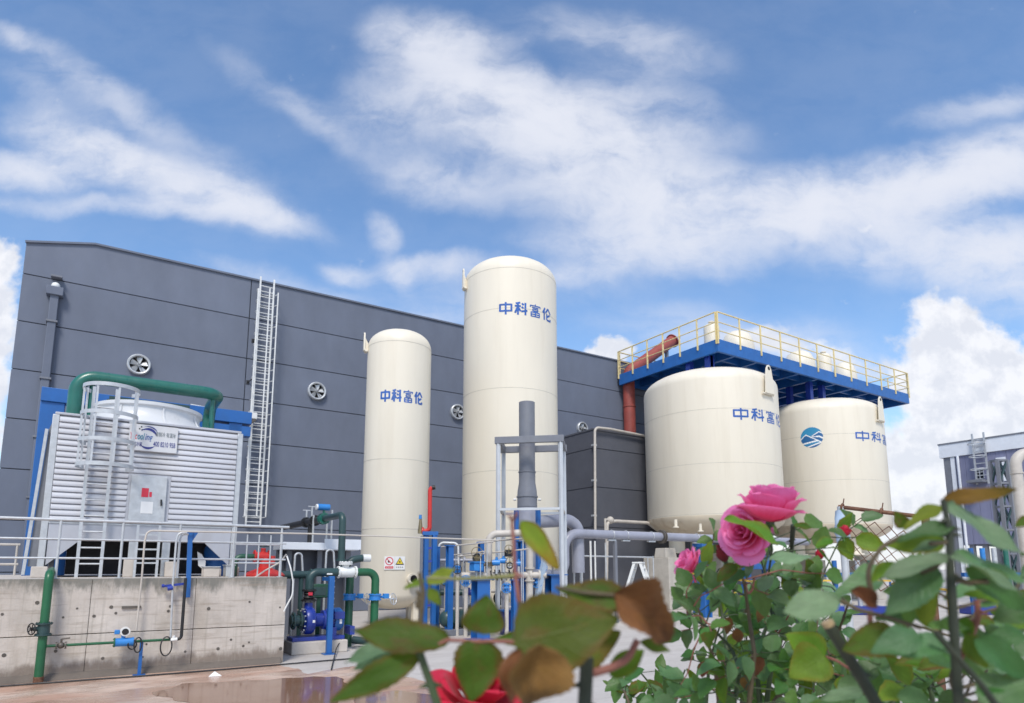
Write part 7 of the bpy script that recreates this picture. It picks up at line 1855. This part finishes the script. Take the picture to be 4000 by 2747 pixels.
# ---------------- foreground leaves on the right
DR = .60
fr_ = thing('rose_bush', 'blurred rose bush with large grey-green leaves filling the right corner', 'rose bush', (at(2170, 1596, DR).x, at(2170, 1596, DR).y, 0), 'rose bushes in front of the tanks')
def rt(k, b, t, W, D=DR, **kw): return big_leaf(fr_, k, b, t, D, W, **kw)
rt('grey', (1906, 1362), (1780, 1385), .62, D=.58, n=(1, .5, 0), curl=.1, fold=.1, ov=.95)
rt('orange', (2139, 1133), (2300, 1116), .24, n=(1, .3, 0), curl=-.05, fold=.05)
rt('grey', (2144, 1142), (2308, 1262), .36, n=(.8, .7, .3), curl=-.10, fold=.08, bend=-.05)
rt('lime', (2142, 1147), (2050, 1194), .36, D=DR + .03, n=(.8, .8, 0), curl=.1)
rt('olgreen', (2055, 1198), (2030, 1160), .75, D=DR + .05, n=(1, .2, 0), ov=.7)
rt('dark', (2166, 1194), (2038, 1218), .34, n=(.8, .7, 0), curl=.1)
rt('bright', (2146, 1232), (2014, 1238), .44, D=DR + .05, n=(1, .4, 0), curl=.05)
rt('grey', (2150, 1226), (2060, 1252), .26, D=DR + .02, n=(.8, .8, 0), curl=.1)
rt('blue', (2160, 1262), (2340, 1310), .36, n=(.7, .9, 0), curl=.1, wave=.03)
rt('grey', (2160, 1260), (2330, 1345), .20, D=DR - .02, n=(.7, .9, 0), curl=.05)
rt('grey', (2152, 1265), (1998, 1300), .34, D=DR - .01, n=(.8, .8, 0), curl=.12)
rt('blue', (2130, 1285), (2012, 1392), .50, n=(1, .4, .2), curl=.1)
rt('lime', (2088, 1300), (2108, 1425), .52, D=DR + .02, n=(1, .1, .5), curl=.1, fold=.15)
rt('green', (2070, 1310), (2060, 1420), .50, D=DR + .03, n=(1, .1, -.4), curl=.1, fold=.15)
rt('brown', (1932, 1338), (2010, 1378), .50, D=DR + .03, n=(1, .4, 0), curl=.3, fold=.3, wave=.06)
rt('dark', (2190, 1288), (2335, 1385), .42, n=(1, .6, 0), curl=.08)
rt('bright', (2276, 1360), (2192, 1344), .36, D=DR + .04, n=(1, .5, 0), curl=.1)
rt('dark', (2345, 1376), (2256, 1404), .75, D=DR + .03, n=(1, .3, 0), ov=.8, serr=.06)
rt('dark', (2212, 1450), (2350, 1540), .50, n=(1, .5, 0), curl=.1)
rt('bright', (2190, 1440), (2245, 1520), .55, D=DR + .05, n=(1, .2, 0), ov=.75)
rt('blue', (2225, 1596), (2345, 1540), .70, D=.6, n=(1, .5, 0), ov=.8)
rt('green', (2330, 1640), (2230, 1560), .6, D=.6, n=(1, .5, 0), ov=.8)
rt('olgreen', (2040, 1450), (1915, 1470), .70, D=DR + .02, n=(1, .4, 0), ov=.72)
rt('blue', (2090, 1440), (1978, 1478), .55, D=DR - .02, n=(1, .4, 0))
rt('blue', (2150, 1458), (2025, 1478), .50, D=DR - .01, n=(1, .5, 0))
rt('bright', (1872, 1492), (1786, 1440), .78, D=.92, n=(1, .2, 0), ov=.75, serr=.02)
rt('bright', (1872, 1488), (1792, 1536), .98, D=.90, n=(1, .15, 0), ov=.68, serr=.02)
rt('green', (2104, 1422), (2206, 1420), .34, D=DR + .02, n=(1, .6, 0), curl=.1)
rt('bright', (2190, 1400), (2200, 1455), .6, D=DR + .06, n=(1, .2, -.5))
rt('grey', (1960, 1572), (1862, 1582), .36, D=.9, n=(.9, .6, 0))
rt('blue', (1945, 1540), (1905, 1600), .7, D=.95, n=(1, .3, 0), ov=.7)
rt('bright', (2030, 1275), (1975, 1320), .45, D=DR + .06, n=(1, .5, 0))
rt('dark', (2330, 1440), (2240, 1450), .5, D=DR + .08, n=(1, .4, 0))
rt('olgreen', (2344, 1180), (2305, 1192), .7, D=DR + .1, n=(1, .4, 0))
def rst(pts, r, m, th=0, D=DR, name='stem', ground=False):
    q = [at(x, y, D) for x, y in pts]
    if ground: g1 = q[-1].copy(); g1.z = 0; q.append(g1)
    stalk(fr_, q[::-1], r, m, name, th, .03)
rst([(2140, 1134), (2150, 1180), (2155, 1215), (2157, 1310), (2166, 1450), (2176, 1600), (2180, 1700)], (.0050, .0026), M_STEMD, 8, ground=True)
rst([(1880, 1417), (1912, 1470), (1950, 1530), (1992, 1602), (2040, 1700)], (.0062, .0058), M_STEMD, 4, D=.66, ground=True)
p = at(1880, 1417, .66); d = (at(1880, 1417, .66) - at(1912, 1470, .66)).normalized(); mb = MB(); mb.cyl(p - d * .002, p + d * .003, .0059, n=12); mb.build('cut_end', M_CUT, fr_)
rst([(2124, 1436), (2160, 1478), (2229, 1556), (2260, 1600), (2300, 1700)], (.0036, .0026), M_STEMD, 2, D=DR - .02, ground=True)
rst([(2049, 1215), (2004, 1240), (1974, 1278), (1970, 1312), (1982, 1360)], (.0026, .002), M_STEMB, 0, D=DR + .04, name='twig')
rst([(2217, 1361), (2221, 1406), (2202, 1447), (2176, 1500)], (.0032, .0026), M_STEMR, 2, D=DR + .06, name='twig')
rst([(1906, 1362), (1950, 1385), (2010, 1400), (2090, 1425)], (.0020, .0022), M_STEMB, 0, D=.62, name='leaf_stalk')
rst([(1974, 1385), (1976, 1440)], (.0026, .0026), M_STEMR, 0, D=DR + .05, name='twig')
rst([(1872, 1490), (1900, 1500), (1930, 1520)], (.0018, .0018), M_STEMR, 0, D=.9, name='leaf_stalk')
rst([(2157, 1300), (2190, 1325), (2240, 1320)], (.003, .0025), M_STEMB, 1, name='twig')
rst([(2157, 1260), (2120, 1290), (2090, 1300)], (.0022, .0018), M_STEMB, 0, name='leaf_stalk')
rst([(2155, 1225), (2146, 1232), (2110, 1234)], (.0022, .0018), M_STEMB, 0, name='leaf_stalk')
r2 = random.Random(5)
for k in range(46):                                   # leafier corner: sprays off the thick stems
    y = r2.uniform(1300, 1600); x = r2.uniform(1985, 2335); D = r2.uniform(.66, 1.0)
    if k % 3 == 0: x, y = r2.uniform(2090, 2335), r2.uniform(1400, 1600)
    a = r2.uniform(-.5, .7) + (PI if r2.random() < .5 else 0); Lp = r2.uniform(70, 120) * .72 / D
    rt(r2.choice(('blue', 'green', 'dark', 'grey', 'green', 'blue', 'olgreen', 'bright')), (x, y), (x + Lp * math.cos(a), y + Lp * math.sin(a) * .8), r2.uniform(.46, .72), D=D, n=(r2.uniform(.4, 1), r2.uniform(.3, .9), r2.uniform(-.4, .4)), curl=r2.uniform(.05, .3), fold=r2.uniform(.08, .3), ov=r2.uniform(.7, .88), dtip=r2.uniform(-.02, .02), nu=12)
    if k % 2: rst([(x, y), (x + r2.uniform(-25, 25), y + 30), (2170 + r2.uniform(-12, 12), min(1600, y + 70))], (.0018, .0016), M_STEMB if k % 4 else M_STEM, 0, D=D, name='leaf_stalk')
b_ = at(2206, 1530, DR + .1); flower(fr_, b_, (ZZ - RT * .2 + toward(b_) * .5), .009, [(3, .3, 1.2, 0, 0, PK), (4, .6, 1, .1, 0, PK)], 'tiny pale pink bud low by the thick dark stem', 31)
